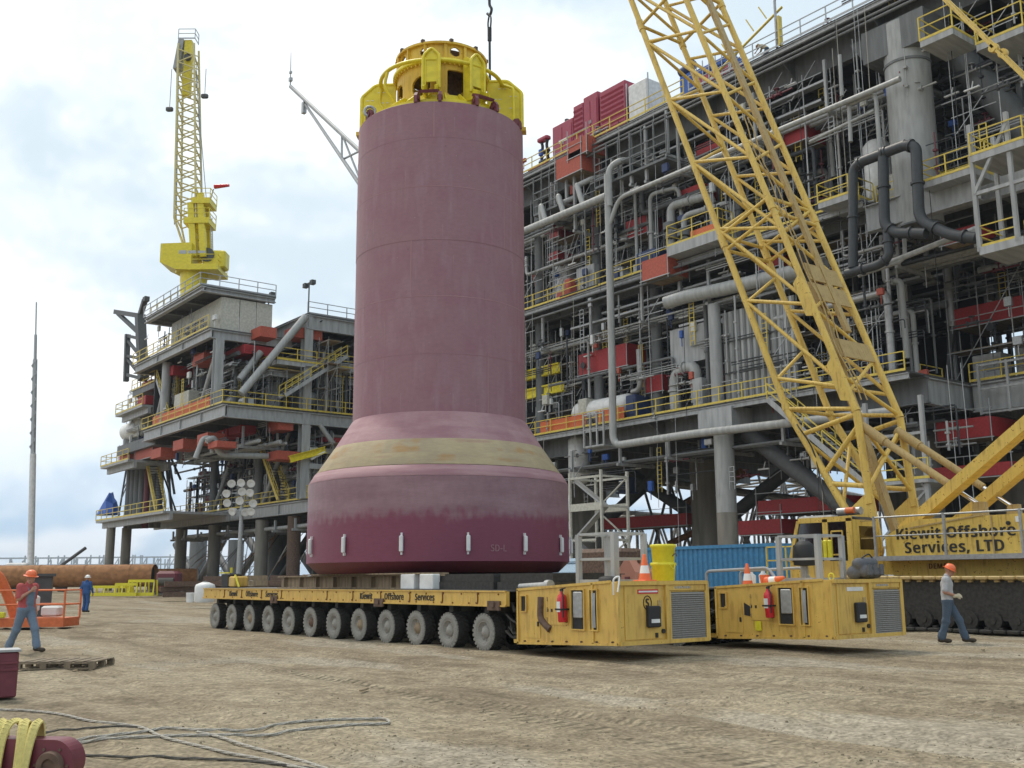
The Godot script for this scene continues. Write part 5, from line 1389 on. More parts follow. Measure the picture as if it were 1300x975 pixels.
	for q in [[729, 215, 294], [800, 168, 236], [846, 140, 198], [819, 160, 232], [719, 222, 260], [700, 232, 262]]:
		var a := onz(q[0], q[1], F + 0.3); var c := onz(q[0], q[2], F + 0.3)
		b = MB.new(); b.bar(V(a.x, a.y, F + 0.3), V(a.x, c.y, F + 0.3), 0.2, 0.2); b.bar(V(a.x, c.y, F + 0.5), V(a.x, c.y, F - 3.0), 0.2, 0.2); part(p, "pipe_support", b, M.light_steel)
	# hanging ladder cages under the weather deck edge
	for q in [[677, 707], [755, 800], [800, 846]]:
		var a := onz(q[0], 215, F + 0.6); var c := onz(q[1], 190, F + 0.6)
		b = MB.new()
		for y in [30.9, 31.5, 32.1, 32.7]: b.bar(V(a.x, y, F + 0.6), V(c.x, y, F + 0.6), 0.06, 0.09)
		for k in 4: b.bar(V(lerpf(a.x, c.x, k / 3.0), 30.9, F + 0.6), V(lerpf(a.x, c.x, k / 3.0), 34.0, F + 0.6), 0.08, 0.08)
		b.span(V(a.x, 30.75, F + 0.65), V(c.x, 30.9, F - 1.6))
		part(p, "hanging_platform", b, M.grey_steel)
	# thick capped duct and its continuation
	var d0 := onz(850, 386, F + 0.5)
	tubeline(p, "duct", [V(d0.x, d0.y, F + 0.9), V(d0.x + 1.4, d0.y + 0.2, F + 0.5), V(d0.x + 4.6, d0.y + 0.2, F - 0.2), V(d0.x + 12.0, d0.y + 0.1, F - 0.6)], 0.46, M.pipe_grey, 1.6)
	# goose-neck lines and valves above the production deck
	for q in [[825, 247, 2.5, 0.16], [851, 262, 3.5, 0.30], [868, 274, 4.0, 0.22]]:
		var a := onz(q[0], q[1], F - 0.8)
		tubeline(p, "gooseneck_pipe", [V(a.x, 23.4, F - 0.8), V(a.x, a.y, F - 0.8), V(a.x + q[2], a.y - 0.1, F - 1.2), V(a.x + q[2] + 0.1, a.y - 2.4, F - 1.3)], q[3], M.pipe_grey, 0.6, 0.1)
	for q in [[851, 288], [853, 300], [869, 296], [869, 310]]:
		var a := onz(q[0], q[1], F - 0.8)
		b = MB.new(); b.tube(V(a.x, a.y - 0.25, F - 0.8), V(a.x, a.y + 0.25, F - 0.8), 0.52, -1, 16); part(p, "valve", b, M.grey_steel)
	# small equipment landing on the production deck edge with orange kick boards
	var l0 := onz(850, 330, F + 1.0); var l1 := onz(915, 316, F + 1.0)
	b = MB.new(); b.span(V(l0.x, 23.3, F + 1.2), V(l1.x, 24.0, F - 0.5)); part(p, "landing", b, M.light_steel)
	railing(p, [V(l0.x, 24.0, F - 0.3), V(l0.x, 24.0, F + 1.15), V(l1.x, 24.0, F + 1.15), V(l1.x, 24.0, F - 0.3)], M.rail_yellow, 1.5)
	b = MB.new(); b.span(V(l0.x + 2.0, 24.05, F + 1.0), V(l1.x - 0.2, 24.6, F + 0.95)); part(p, "kick_board", b, M.orange)
	# cage landing below the cellar deck
	var g0 := onz(744, 545, F + 1.0); var g1 := onz(769, 545, F + 1.0)
	b = MB.new()
	for k in 4: b.bar(V(lerpf(g0.x, g1.x, k / 3.0), 10.9, F + 1.2), V(lerpf(g0.x, g1.x, k / 3.0), 13.4, F + 1.2), 0.12, 0.12)
	for y in [10.95, 12.2, 13.3]: b.bar(V(g0.x, y, F + 1.2), V(g1.x, y, F + 1.2), 0.1, 0.1)
	b.span(V(g0.x, 10.85, F + 1.2), V(g1.x, 10.95, F)); part(p, "ladder_cage", b, M.light_steel)
	# orange debris boards along the cellar deck rail
	var t0 := onz(684, 540, F + 0.05); var t1 := onz(742, 530, F + 0.05); var t2 := onz(754, 528, F + 0.05); var t3 := onz(790, 522, F + 0.05)
	for q in [[t0.x, t1.x], [t2.x, t3.x]]:
		b = MB.new(); b.span(V(q[0], 12.85, F - 0.1), V(q[1], 13.75, F - 0.16)); part(p, "debris_board", b, M.orange)
	# yellow runway beams
	for q in [[668, 478, 711, 466], [668, 502, 716, 490]]:
		var a := onz(q[0], q[1], F - 2.0); var c := onz(q[2], q[3], F - 2.0)
		b = MB.new(); b.ibeam(V(a.x - 5, (a.y + c.y) * 0.5, F - 2.0), V(c.x, (a.y + c.y) * 0.5, F - 2.0), 0.45, 0.85, 0.12, 0.08); part(p, "runway_beam", b, M.bright_yellow)
	# --- red scaffold boxes round joints
	for q in [[795, 277, 822, 299, 0], [815, 327, 848, 352, 1], [735, 443, 796, 470, 0], [820, 477, 841, 497, 0], [697, 292, 709, 302, 0], [697, 320, 708, 330, 0], [864, 237, 892, 254, 0], [884, 180, 912, 193, 0], [706, 196, 738, 222, 1], [722, 176, 745, 197, 1], [995, 160, 1024, 181, 0], [962, 326, 990, 340, 0], [1196, 290, 1240, 306, 0]]:
		red_box(p, q[0], q[1], q[2], q[3], F + (0.9 if q[4] == 1 else -1.6), 2.0, M.brick_red if q[4] == 1 else M.red)
	for q in [[767, 655, 872, 669, -66.0], [962, 632, 1070, 650, -58], [937, 660, 992, 678, -58], [1189, 532, 1258, 557, -57.2], [1180, 590, 1285, 606, -57.2], [1209, 384, 1300, 409, -60]]:
		red_box(p, q[0], q[1], q[2], q[3], q[4], 4.0)
	# --- long stair from the cellar deck down behind the boom
	var s0 := onz(974, 507, F + 1.4); var s1 := onz(1096, 612, F + 1.4)
	stair(p, s0, s1, V(0, 0, -1.3), M.rail_yellow, M.light_steel)
	b = MB.new(); b.span(V(s1.x - 0.2, s1.y - 0.3, F + 1.6), V(s1.x + 4.0, s1.y - 0.12, F - 2)); part(p, "landing", b, M.light_steel)
	railing(p, [V(s1.x + 0.3, s1.y - 0.1, F + 1.5), V(s1.x + 4.0, s1.y - 0.1, F + 1.5)])
	b = MB.new()
	for x in [s1.x + 0.3, s1.x + 3.7]: b.bar(V(x, 0, F + 1.2), V(x, 11.0, F + 1.2), 0.22, 0.22)
	for y in [3.0, 6.0, 9.0]: b.bar(V(s1.x + 0.3, y, F + 1.2), V(s1.x + 3.7, y, F + 1.2), 0.15, 0.15)
	b.bar(V(s1.x + 0.3, 3, F + 1.2), V(s1.x + 3.7, 6, F + 1.2), 0.12, 0.12); b.bar(V(s1.x + 3.7, 6, F + 1.2), V(s1.x + 0.3, 9, F + 1.2), 0.12, 0.12)
	part(p, "stair_tower", b, M.light_steel)
	# --- upper right corner: landings, tower and black lines
	var B = M.pipe_dark
	var zb := F + 1.6
	for q in [[[[1083, 340], [1083, 212], [1100, 203], [1150, 183]], 0.28], [[[1095, 205], [1149, 184], [1163, 186], [1167, 280], [1208, 299], [1240, 302]], 0.30], [[[1121, 190], [1123, 286], [1137, 296], [1176, 296]], 0.30], [[[1075, 347], [1116, 336], [1129, 326], [1126, 288]], 0.26]]:
		tubeline(p, "black_line", facepts(q[0], zb), q[1], B, 0.7, 0.08)
	for q in [[[[1090, 350], [1143, 332], [1149, 325], [1148, 300]], 0.12], [[[1075, 134], [1108, 120], [1112, 124], [1117, 190]], 0.13], [[[1078, 134], [1080, 180]], 0.13], [[[1028, 180], [1110, 140]], 0.10], [[[1100, 345], [1240, 290]], 0.16], [[[1180, 313], [1240, 293]], 0.14], [[[1066, 70], [1069, 122]], 0.12]]:
		tubeline(p, "pipe", facepts(q[0], F + 0.7), q[1], M.pipe_grey, 0.5)
	var landing := func(x0: float, x1: float, yp: float, zz: float, depth: float, h := 1.2, mm: Material = null) -> void:
		var a := onz(x0, yp, zz); var c := onz(x1, yp, zz); var y: float = onz((x0 + x1) * 0.5, yp, zz).y
		var n := node(p, "access_landing")
		var bb := MB.new(); bb.span(V(a.x, y - 0.35, zz), V(c.x, y, zz - depth)); part(n, "landing_floor", bb, M.light_steel)
		railing(n, [V(a.x, y, zz - depth), V(a.x, y, zz), V(c.x, y, zz), V(c.x, y, zz - depth)], mm, h)
	landing.call(1038, 1078, 252, F + 1.0, 2.5)
	landing.call(1168, 1236, 222, F + 1.0, 2.2)
	landing.call(1167, 1210, 44, F + 2.2, 2.6, 1.4)
	landing.call(1238, 1300, 45, F + 1.0, 2.6, 1.4)
	landing.call(1231, 1300, 187, F + 3.4, 3.0)
	b = MB.new(); b.ibeam(onz(1100, 280, F), V(onz(1245, 245, F).x, onz(1100, 280, F).y, F), 0.5, 1.6); part(p, "edge_girder", b, M.light_steel)
	var ta := onz(1239, 260, F + 3.2); var tc := onz(1288, 260, F + 3.2)
	b = MB.new()
	for x in [ta.x, tc.x]:
		for s in [3.2, 0.8]: b.bar(V(x, 17.3, F + s), V(x, 24.0, F + s), 0.2, 0.2)
	b.bar(V(ta.x, 20.3, F + 3.25), V(tc.x, 23.4, F + 3.25), 0.16, 0.16); b.bar(V(ta.x, 20.3, F + 3.2), V(tc.x + 1, 20.3, F + 3.2), 0.18, 0.18)
	b.span(V(ta.x, 17.1, F + 3.3), V(tc.x + 0.3, 17.5, F + 0.6)); part(p, "hanging_tower", b, M.light_steel)
	railing(p, [V(ta.x, 17.5, F + 0.7), V(ta.x, 17.5, F + 3.2), V(tc.x, 17.5, F + 3.2)])
	railing(cellar_r, [V(-33.0, 12.7, F - 4), V(-33.0, 12.7, -58.4)])
	var ts := onz(1245, 318, F + 2.5)
	stair(p, V(tc.x + 0.2, 17.4, F + 2.8), V(tc.x + 6, 22.8, F + 2.8), V(0, 0, -1.2), M.rail_yellow, M.light_steel)
	# grey panel frame on the right cellar girder
	for q in 9:
		b = MB.new(); b.bar(V(-30.5 + q * 1.7, 10.6, -57.9), V(-30.5 + q * 1.7, 13.6, -57.9), 0.14, 0.14); part(p, "guard_post", b, M.light_steel)
	for y in [10.7, 12.1, 13.5]:
		b = MB.new(); b.bar(V(-30.5, y, -57.9), V(-16.0, y, -57.9), 0.12, 0.12); part(p, "guard_rail", b, M.light_steel)
	# scaffolding hanging in the dark bay right of the boom
	for q in [[-33, -27, 12.8, 21, -59.5], [-26, -21, 12.8, 20, -60.5], [-20, -14, 12.8, 21.5, -60], [-40, -35, 12.8, 22, -54], [-36, -32, 23.5, 31, -55], [-47, -41, 23.5, 31, -54.5], [-64, -60, 23.5, 30, -53.5], [-68, -62, 12.8, 20.5, -54]]:
		scaffold(p, q[0], q[1], q[2], q[3], q[4], 1.9, 2.0)
	for q in 40:   # long plumb ropes and hoses hanging down the face
		var x := rng.randf_range(-66, -18); var y1 := [35.0, 33.2, 22.8, 12.5][rng.randi() % 4] as float
		b = MB.new(); b.tube(V(x, y1, F + 0.5), V(x + rng.randf_range(-0.15, 0.15), maxf(1.0, y1 - rng.randf_range(5, 14)), F + 0.5), 0.025, -1, 4, false); part(p, "hanging_hose", b, [M.cable, M.rope, M.galvanised][rng.randi() % 3])
	# --- equipment filling the storeys
	fine(p, -70, -32, 12.75, 22.3, F + 0.4, F - 4.0, 210)
	fine(p, -70, -20, 23.35, 33.2, F + 0.4, F - 4.0, 260)
	fine(p, -31, -14, 12.75, 21.8, -57.5, -63.0, 90)
	fine(p, -66, -30, 7.5, 11.0, F + 0.2, F - 4.0, 60)
	fine(p, -68, -20, 35.35, 37.2, F - 0.4, F - 5.0, 60)
	var c1 := node(p, "cellar_equipment"); clutter(c1, -70, -33, 12.75, 22.3, -53, -68, 170); clutter(c1, -32, -14, 12.75, 21.5, -60, -74, 80)
	var c2 := node(p, "production_equipment"); clutter(c2, -70, -36, 23.35, 33.2, -53, -68, 180); clutter(c2, -36, -14, 23.35, 33.2, -54.5, -70, 80)
	var c3 := node(p, "underdeck_equipment"); clutter(c3, -66, -32, 8.2, 11.0, -53, -64, 16)
	for q in 26:
		var x := rng.randf_range(-40, -14); var zz := rng.randf_range(-58, -84)
		b = MB.new(); b.bar(V(x, 0, zz), V(x + rng.randf_range(-1.5, 1.5), rng.randf_range(4, 9.4), zz), 0.14, 0.14); part(c3, "prop", b, M.dark_steel)
	# big named vessels on the cellar deck edge
	b = MB.new()
	var v0 := onz(735, 506, F - 1.4); var v1 := onz(800, 497, F - 1.4)
	b.lathe([[0.0, -0.4], [0.6, -0.25], [0.85, 0.1], [0.85, v1.x - v0.x - 0.1], [0.6, v1.x - v0.x + 0.25], [0.0, v1.x - v0.x + 0.4]], V(v0.x, 14.1, F - 1.4), Basis(Vector3.BACK, -PI / 2), 24)
	part(c1, "white_vessel", b, M.white_paint)
	tubeline(c1, "silver_elbow", facepts([[811, 444], [813, 487], [811, 495], [803, 498]], F - 1.0), 0.22, M.insulation, 0.5)
	b = MB.new(); var eb := onz(860, 470, F - 1.2)
	b.span(V(eb.x - 0.6, 16.2, F - 1.2), V(eb.x + 3.2, 18.8, F - 3.2)); part(c1, "equipment_cabinet", b, M.light_steel)
	tubeline(c1, "gooseneck_pipe", [V(eb.x, 13.0, F - 0.9), V(eb.x, 15.6, F - 0.9), V(eb.x + 2.0, 15.9, F - 0.9), V(eb.x + 2.0, 13.2, F - 0.9)], 0.4, M.pipe_grey, 0.8, 0.12)

func build_wing() -> void:
	var p := thing("platform_wing", "smaller grey deck wing with crane tower and yellow railings left of the pile", "platform")
	var b: MB
	var X := -82.0
	var lower := deck(p, "lower_deck", -118, X, 8.4, -41.0, -72, 1.05, 6.0, null, 0.0)
	var main := deck(p, "main_deck", -102, X, 16.0, -33.0, -72, 1.05, 5.0, null, 0.0)
	var upper := deck(p, "upper_deck", -104, -84.2, 22.8, -32.4, -40.2, 0.8, 5.0, null, 0.0)
	var roof := deck(p, "roof_deck", -104, X, 24.8, -40.4, -75, 1.3, 6.0, null, 0.0)
	var eave := deck(p, "crane_deck", -99, -84.4, 26.5, -31.6, -38.5, 0.45, 4.0, null, 0.0)
	railing(main, [V(-102, 16.0, -32.9), V(X + 0.1, 16.0, -32.9), V(X + 0.1, 16.0, -52)])
	railing(lower, [V(-118, 8.4, -40.9), V(X + 0.1, 8.4, -40.9), V(X + 0.1, 8.4, -52)])
	railing(roof, [V(X - 0.1, 24.8, -40.5), V(X - 0.1, 24.8, -60)], M.galvanised)
	railing(upper, [V(-104, 22.8, -32.3), V(-84.3, 22.8, -32.3)])
	railing(eave, [V(-99, 26.5, -31.5), V(-84.5, 26.5, -31.5), V(-84.5, 26.5, -38.5)], M.galvanised)
	railing(eave, [V(-99, 26.5, -32.2), V(-90, 26.5, -32.2)])
	# cream accommodation walls between upper deck and crane deck, in panels
	for q in 7:
		b = MB.new(); b.span(V(-97 + q * 1.75, 22.85, -33.6), V(-97 + q * 1.75 + 1.68, 25.8, -33.75)); part(upper, "wall_panel", b, M.cream)
	for q in 3:
		b = MB.new(); b.span(V(-84.75, 22.85, -33.75 - q * 1.55), V(-84.9, 25.8, -33.75 - q * 1.55 - 1.48)); part(upper, "wall_panel", b, M.cream)
	# orange boards on the side rail, crates behind
	for q in [[-99.5, -93.5], [-93.3, -85.2]]:
		b = MB.new(); b.span(V(q[0], 16.1, -33.1), V(q[1], 17.0, -33.16)); part(main, "debris_board", b, M.orange)
	b = MB.new(); b.cbox(V(-93.5, 17.3, -34.6), V(3.6, 2.6, 2.0), 0.06); part(main, "equipment_cabinet", b, M.cream)
	# columns
	column(p, -84.0, -33.2, 16.0, 21.8, 0.36, M.light_steel, true)
	column(p, X - 0.5, -40.7, 8.4, 24.6, 0.40, M.light_steel, true)
	column(p, -97.2, -33.4, 16.0, 22.0, 0.42, M.light_steel)
	column(p, -93, -41.3, 8.4, 15.0, 0.4); column(p, -104, -41.3, 8.4, 24.6, 0.4); column(p, -87.5, -46, 8.4, 15, 0.55, M.light_steel); column(p, -82.6, -52, 8.4, 24.6, 0.4)
	# slanting tubes
	for q in [[onx(306, 500, X + 0.1), onx(388, 402, X + 0.1), 0.33], [onx(304, 482, -84), onx(331, 447, -84), 0.3]]:
		b = MB.new(); b.tube(q[0], q[1], q[2], -1, 14); part(p, "brace", b, M.pipe_grey)
	# yellow stair on the near face
	stair(p, onx(362, 502, X + 0.9), onx(441, 452, X + 0.9), V(-1.2, 0, 0), M.rail_yellow, M.light_steel)
	var lp := onx(345, 455, X)
	b = MB.new(); b.span(V(X, lp.y - 0.4, lp.z - 0.5), V(X - 2, lp.y, lp.z - 8)); part(p, "landing", b, M.light_steel); railing(p, [V(X + 0.05, lp.y, lp.z - 0.5), V(X + 0.05, lp.y, lp.z - 8)])
	b = MB.new(); b.ibeam(onx(388, 460, X), V(X, onx(388, 460, X).y, -52), 0.4, 0.7); part(p, "girder", b, M.light_steel)
	for y in [12.6, 11.2]:
		b = MB.new(); b.bar(V(X, y, -41), V(X, y, -52), 0.3, 0.45); part(p, "girder", b, M.light_steel)
	# red joints boxes on the near face and along the side
	var rb := func(x0, y0, x1, y1, xx, dp, mm) -> void:
		var a := onx(x0, (y0 + y1) * 0.5, xx); var c := onx(x1, (y0 + y1) * 0.5, xx)
		var lo: float = onx((x0 + x1) * 0.5, y1, xx).y; var hi: float = onx((x0 + x1) * 0.5, y0, xx).y
		var bb := MB.new()
		for s in [0.0, dp]: bb.span(V(xx - s - 0.03, lo, a.z), V(xx - s + 0.03, hi, c.z))
		bb.span(V(xx, lo, a.z - 0.03), V(xx - dp, hi, a.z + 0.03)); bb.span(V(xx, lo, c.z - 0.03), V(xx - dp, hi, c.z + 0.03)); bb.span(V(xx, lo, a.z), V(xx - dp, lo + 0.06, c.z))
		part(p, "scaffold_box", bb, mm)
	for q in [[331, 415, 351, 428], [374, 417, 409, 430], [353, 534, 372, 546], [352, 573, 390, 584], [276, 560, 300, 568]]: rb.call(q[0], q[1], q[2], q[3], X - 0.5, 2.0, M.brick_red)
	for q in [[245, 448, 262, 458], [172, 568, 194, 582], [152, 575, 165, 584], [178, 455, 200, 465], [180, 484, 192, 491]]: red_box(p, q[0], q[1], q[2], q[3], -34.5, 1.6, M.brick_red)
	for q in [[-98, -84, 21.7, 20.9, -35.5], [-95, -83, 14.2, 13.6, -43]]:
		b = MB.new(); b.span(V(q[0], q[2], q[4]), V(q[1], q[3], q[4] - 3.0)); part(p, "protective_sheet", b, M.red)
	# yellow hoist jib
	b = MB.new(); b.ibeam(onx(368, 583, X + 0.3), onx(413, 571, X + 0.3), 0.35, 0.6); part(p, "hoist_jib", b, M.bright_yellow)
	b = MB.new(); b.tube(onx(395, 583, X + 0.3), onx(412, 574, X + 0.3), 0.12, -1, 8); part(p, "hoist_jib", b, M.white_paint)
	# lines under the main deck
	tubeline(p, "pipe", [onx(262, 560, X - 2), onx(272, 555, X - 2), onx(278, 578, X - 2), onx(340, 579, X - 2)], 0.26, M.pipe_grey, 0.8)
	tubeline(p, "pipe", [onx(248, 582, X - 3), onx(258, 556, X - 3), onx(268, 556, X - 3), onx(270, 575, X - 3)], 0.22, M.pipe_grey, 0.6)
	hangers(main, -100, -84, 14.6, 1.8, -36, 5.0)
	hangers(lower, -116, -84, 6.9, 1.0, -41.6, 4.0)
	# stairs at the far corner of the lower deck
	stair(p, V(-92.0, 14.6, -40.5), V(-87.0, 8.6, -40.5), V(0, 0, -1.1), M.rail_yellow, M.rail_yellow)
	stair(p, V(-94.0, 14.6, -42.5), V(-89.0, 8.6, -42.5), V(0, 0, -1.1), M.rail_yellow, M.rail_yellow)
	# balconies stepping out at the far end
	for q in [[122, 207, 655, 7.0], [128, 162, 588, 5.0], [147, 180, 520, 4.0]]:
		var zz := -33.0
		var a := onz(q[0], q[2], zz); var c := onz(q[1], q[2], zz)
		var y: float = onz((q[0] + q[1]) * 0.5, q[2], zz).y
		var n := node(p, "balcony")
		b = MB.new(); b.span(V(a.x, y - 0.22, zz), V(c.x, y, zz - q[3])); b.span(V(a.x + 0.3, y - 0.8, zz - 0.6), V(c.x, y - 0.22, zz - 0.9)); b.span(V(a.x + 0.3, y - 0.8, zz - q[3] + 0.9), V(c.x, y - 0.22, zz - q[3] + 0.6)); part(n, "balcony_floor", b, M.light_steel)
		railing(n, [V(a.x, y, zz - q[3]), V(a.x, y, zz), V(c.x, y, zz)])
	var wb := onz(165, 540, -34.0)
	b = MB.new(); b.cbox(V(wb.x, wb.y, -35.5), V(4.0, 2.4, 2.0), 0.1); part(p, "equipment_cabinet", b, M.cream)
	# caissons dropping at the far end
	for q in [166, 171, 176, 182, 189, 197, 204]:
		var a := onz(q, 585, -36.0 - (q - 166) * 0.05)
		b = MB.new(); b.tube(V(a.x, 7.0, a.z), V(a.x, 14.5 + rng.randf() * 5, a.z), 0.36, -1, 12); part(p, "caisson", b, M.maroon if q == 189 else M.grey_steel)
	for q in 22:
		var a := onz(rng.randf_range(150, 205), 600, -37.0)
		b = MB.new(); b.tube(V(a.x, 8.0 + rng.randf() * 4, a.z - rng.randf() * 3), V(a.x + rng.randf_range(-0.2, 0.2), 14 + rng.randf() * 9, a.z - rng.randf() * 3), rng.randf_range(0.05, 0.16), -1, 6); part(p, "riser", b, [M.grey_steel, M.pipe_dark, M.light_steel][rng.randi() % 3])
	# dark lifting gantry at the far end
	var G := func(x: float, y: float) -> Vector3: return onz(x, y, -34.0)
	for q in [[147, 396, 178, 401, 0.4], [178, 401, 184, 381, 0.4], [178, 401, 182, 482, 0.7], [162, 425, 160, 484, 0.4], [160, 426, 178, 430, 0.25], [162, 452, 178, 455, 0.25], [162, 476, 178, 480, 0.25], [162, 432, 178, 452, 0.22], [162, 456, 178, 476, 0.22], [150, 398, 178, 424, 0.3], [184, 381, 187, 379, 0.4]]:
		b = MB.new(); b.bar(G.call(q[0], q[1]), G.call(q[2], q[3]), q[4] * 1.25, q[4] * 1.25); part(p, "gantry_member", b, M.dark_steel)
	b = MB.new(); b.span(V(-113, 14.6, -34), V(-101, 15.6, -44)); part(p, "far_landing", b, M.grey_steel)
	b = MB.new(); b.span(V(-109, 20.4, -34), V(-102, 21.0, -40)); part(p, "far_landing", b, M.grey_steel); railing(p, [V(-109, 21.0, -33.9), V(-102, 21.0, -33.9)])
	# legs on the quay: thin piles and thick hull columns, bases in the mud
	for q in [[140, 690, -34.0, 0.45], [160, 690, -36.0, 0.5], [230, 690, -41.8, 0.62], [272, 690, -41.8, 0.62], [332, 690, -41.8, 0.62], [373, 690, -41.8, 0.6]]:
		var a := onz(q[0], q[1], q[2])
		b = MB.new(); b.tube(V(a.x, 0.2, q[2]), V(a.x, 7.1, q[2]), q[3], -1, 16); part(p, "leg", b, M.concrete_leg if q[0] != 373 else M.brown_steel)
	for q in [[252, 690, -56, 1.2], [300, 690, -60, 1.1], [353, 690, -54, 1.5], [410, 690, -58, 1.2]]:
		var a := onz(q[0], q[1], q[2])
		b = MB.new(); b.tube(V(a.x, 0.1, q[2]), V(a.x, 7.1, q[2]), q[3], -1, 24); part(p, "hull_column", b, M.grey_steel)
		b = MB.new(); b.tube(V(a.x + 1, 1.6, q[2]), V(a.x + 9, 6.8, q[2]), 0.5, -1, 12); part(p, "brace", b, M.dark_steel)
		b = MB.new(); b.tube(V(a.x - 1, 1.6, q[2]), V(a.x - 9, 6.8, q[2]), 0.5, -1, 12); part(p, "brace", b, M.dark_steel)
	# added light-stopping walls and equipment in the storeys
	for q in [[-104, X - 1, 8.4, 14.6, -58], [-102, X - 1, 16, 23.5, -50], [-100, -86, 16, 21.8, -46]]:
		b = MB.new(); b.span(V(q[0], q[2], q[4]), V(q[1], q[3], q[4] - 0.2)); part(p, "added_backing", b, M.added_backing)
	b = MB.new(); b.span(V(-101.5, 16.0, -33.8), V(-101.7, 22.0, -60)); part(p, "added_backing", b, M.added_backing)
	b = MB.new(); b.span(V(-108, 8.4, -44), V(-108.2, 15, -60)); part(p, "added_backing", b, M.added_backing)
	var c1 := node(p, "lower_equipment"); clutter(c1, -104, X - 1, 8.4, 14.6, -42, -54, 110)
	var c2 := node(p, "main_equipment"); clutter(c2, -100, X - 1, 16.0, 23.4, -41.5, -48, 80); clutter(c2, -98, -84, 16, 21.6, -34.5, -40, 46); clutter(c2, -88, X - 0.6, 16, 23, -41, -44, 30)
	fine(p, -102, -83, 16.0, 22.0, -33.2, -38.0, 120); fine(p, -112, -83, 8.4, 14.8, -41.2, -45.0, 130); fine(p, -116, -100, 15.5, 23.0, -34.0, -39.0, 70); fine(p, -104, -84, 22.8, 25.8, -32.8, -33.4, 26); fine(p, -98, -84, 12.8, 14.8, -34.0, -42.0, 40)
	fine(p, -84, -82.4, 16.0, 24.5, -41.0, -51.0, 50); fine(p, -84, -82.4, 8.4, 15.0, -41.5, -51.0, 50)
	for q in [[V(-100, 16.2, -33.6), V(-97, 22, -33.6)], [V(-92, 8.6, -41.4), V(-87, 14.8, -41.4)], [V(-104, 8.6, -41.4), V(-99, 14.8, -41.4)], [V(-82.2, 9, -47), V(-82.2, 15, -42)], [V(-90, 16.2, -34), V(-86, 21.8, -34)]]:
		b = MB.new(); b.tube(q[0], q[1], 0.22, -1, 10); part(p, "brace", b, M.pipe_grey)
	stair(p, V(-100.0, 20.8, -33.4), V(-96.0, 16.2, -33.4), V(0, 0, -1.1), M.rail_yellow, M.light_steel)
	stair(p, V(-110.0, 14.4, -36.0), V(-106.0, 8.6, -36.0), V(0, 0, -1.1), M.rail_yellow, M.rail_yellow)
	for q in [[-101, -98.2, 14.0], [-95, -92.4, 14.2], [-106, -103.5, 19.8], [-98.5, -96, 21.6], [-89, -86.6, 14.1], [-91, -88.4, 21.5]]:
		b = MB.new(); b.span(V(q[0], q[2] - 0.9, -33.6), V(q[1], q[2], -35.2)); part(p, "scaffold_box", b, M.red if int(q[0]) % 2 == 0 else M.brick_red)
	var c3 := node(p, "roof_equipment"); pass
	for q in 7:
		b = MB.new(); b.cbox(V(X - 1.5 - rng.randf() * 6, 25.4, -43.0 - q * 2.2), V(1.6, 1.2, 1.2), 0.08); part(c3, "equipment_cabinet", b, [M.brick_red, M.light_steel, M.cream][q % 3])
	clutter(c1, -118, -103, 8.4, 14.6, -42, -54, 60); clutter(c2, -113, -101, 15.6, 21.5, -35, -44, 50); clutter(c1, -104, X - 1, 8.6, 14.4, -41.6, -44, 50); clutter(c1, -88, X - 0.6, 8.6, 14.4, -42, -50, 24)
	var mz := deck(p, "mezzanine_deck", -100, -83, 19.6, -37.5, -46, 0.5, 4.0, null, 0.0)
	railing(mz, [V(-100, 19.6, -37.4), V(-83, 19.6, -37.4), V(-83, 19.6, -46)])
	var mz2 := deck(p, "mezzanine_deck", -112, -83, 11.9, -43.5, -52, 0.4, 4.0, null, 0.0)
	railing(mz2, [V(-112, 11.9, -43.4), V(-83, 11.9, -43.4)])
	for q in [[-108, -104, 8.5, 14, -41.5], [-100, -95, 8.5, 14, -41.6], [-112, -108, 15.6, 21, -34.5], [-99, -94, 16, 22, -36]]: scaffold(p, q[0], q[1], q[2], q[3], q[4])
	for q in 26:
		var x := rng.randf_range(-116, -84)
		b = MB.new(); b.tube(V(x, 6.9, -41.5 - rng.randf() * 6), V(x + rng.randf_range(-1.2, 1.2), rng.randf_range(0.6, 3.5), -42.0), 0.035, -1, 4, false); part(p, "hanging_hose", b, [M.cable, M.rope, M.rust][q % 3])
	for q in 12:
		var x := rng.randf_range(-112, -86); var y := [15.0, 13.2, 10.4, 21.6][q % 4] as float
		b = MB.new(); b.span(V(x, y - 0.7, -36.5 if y > 14 else -42.5), V(x + rng.randf_range(1.2, 3.0), y, -38.0 if y > 14 else -44.0)); part(p, "protective_sheet", b, M.red if q % 2 == 0 else M.brick_red)
	for q in [[-86, -83, 8.4, 14.2, -42], [-90, -86, 16, 21, -37]]: scaffold(p, q[0], q[1], q[2], q[3], q[4])
	# light mast on the roof and a domed lamp on the crane deck
	for q in [[-84, 24.8, -41.5, 3.4], [-86.0, 22.8, -38.5, 4.2]]:
		b = MB.new(); b.tube(V(q[0], q[1], q[2]), V(q[0], q[1] + q[3], q[2]), 0.07, -1, 6); b.bar(V(q[0] - 0.7, q[1] + q[3], q[2]), V(q[0] + 0.7, q[1] + q[3], q[2]), 0.1, 0.1); b.box(V(q[0] - 0.7, q[1] + q[3] - 0.1, q[2]), V(0.5, 0.4, 0.4)); b.box(V(q[0] + 0.7, q[1] + q[3] - 0.1, q[2]), V(0.5, 0.4, 0.4)); part(p, "light_mast", b, M.dark_steel)
	# blue tarpaulin on the far balcony
	var tb := onz(139, 638, -34.5)
	b = MB.new()
	var tv := []
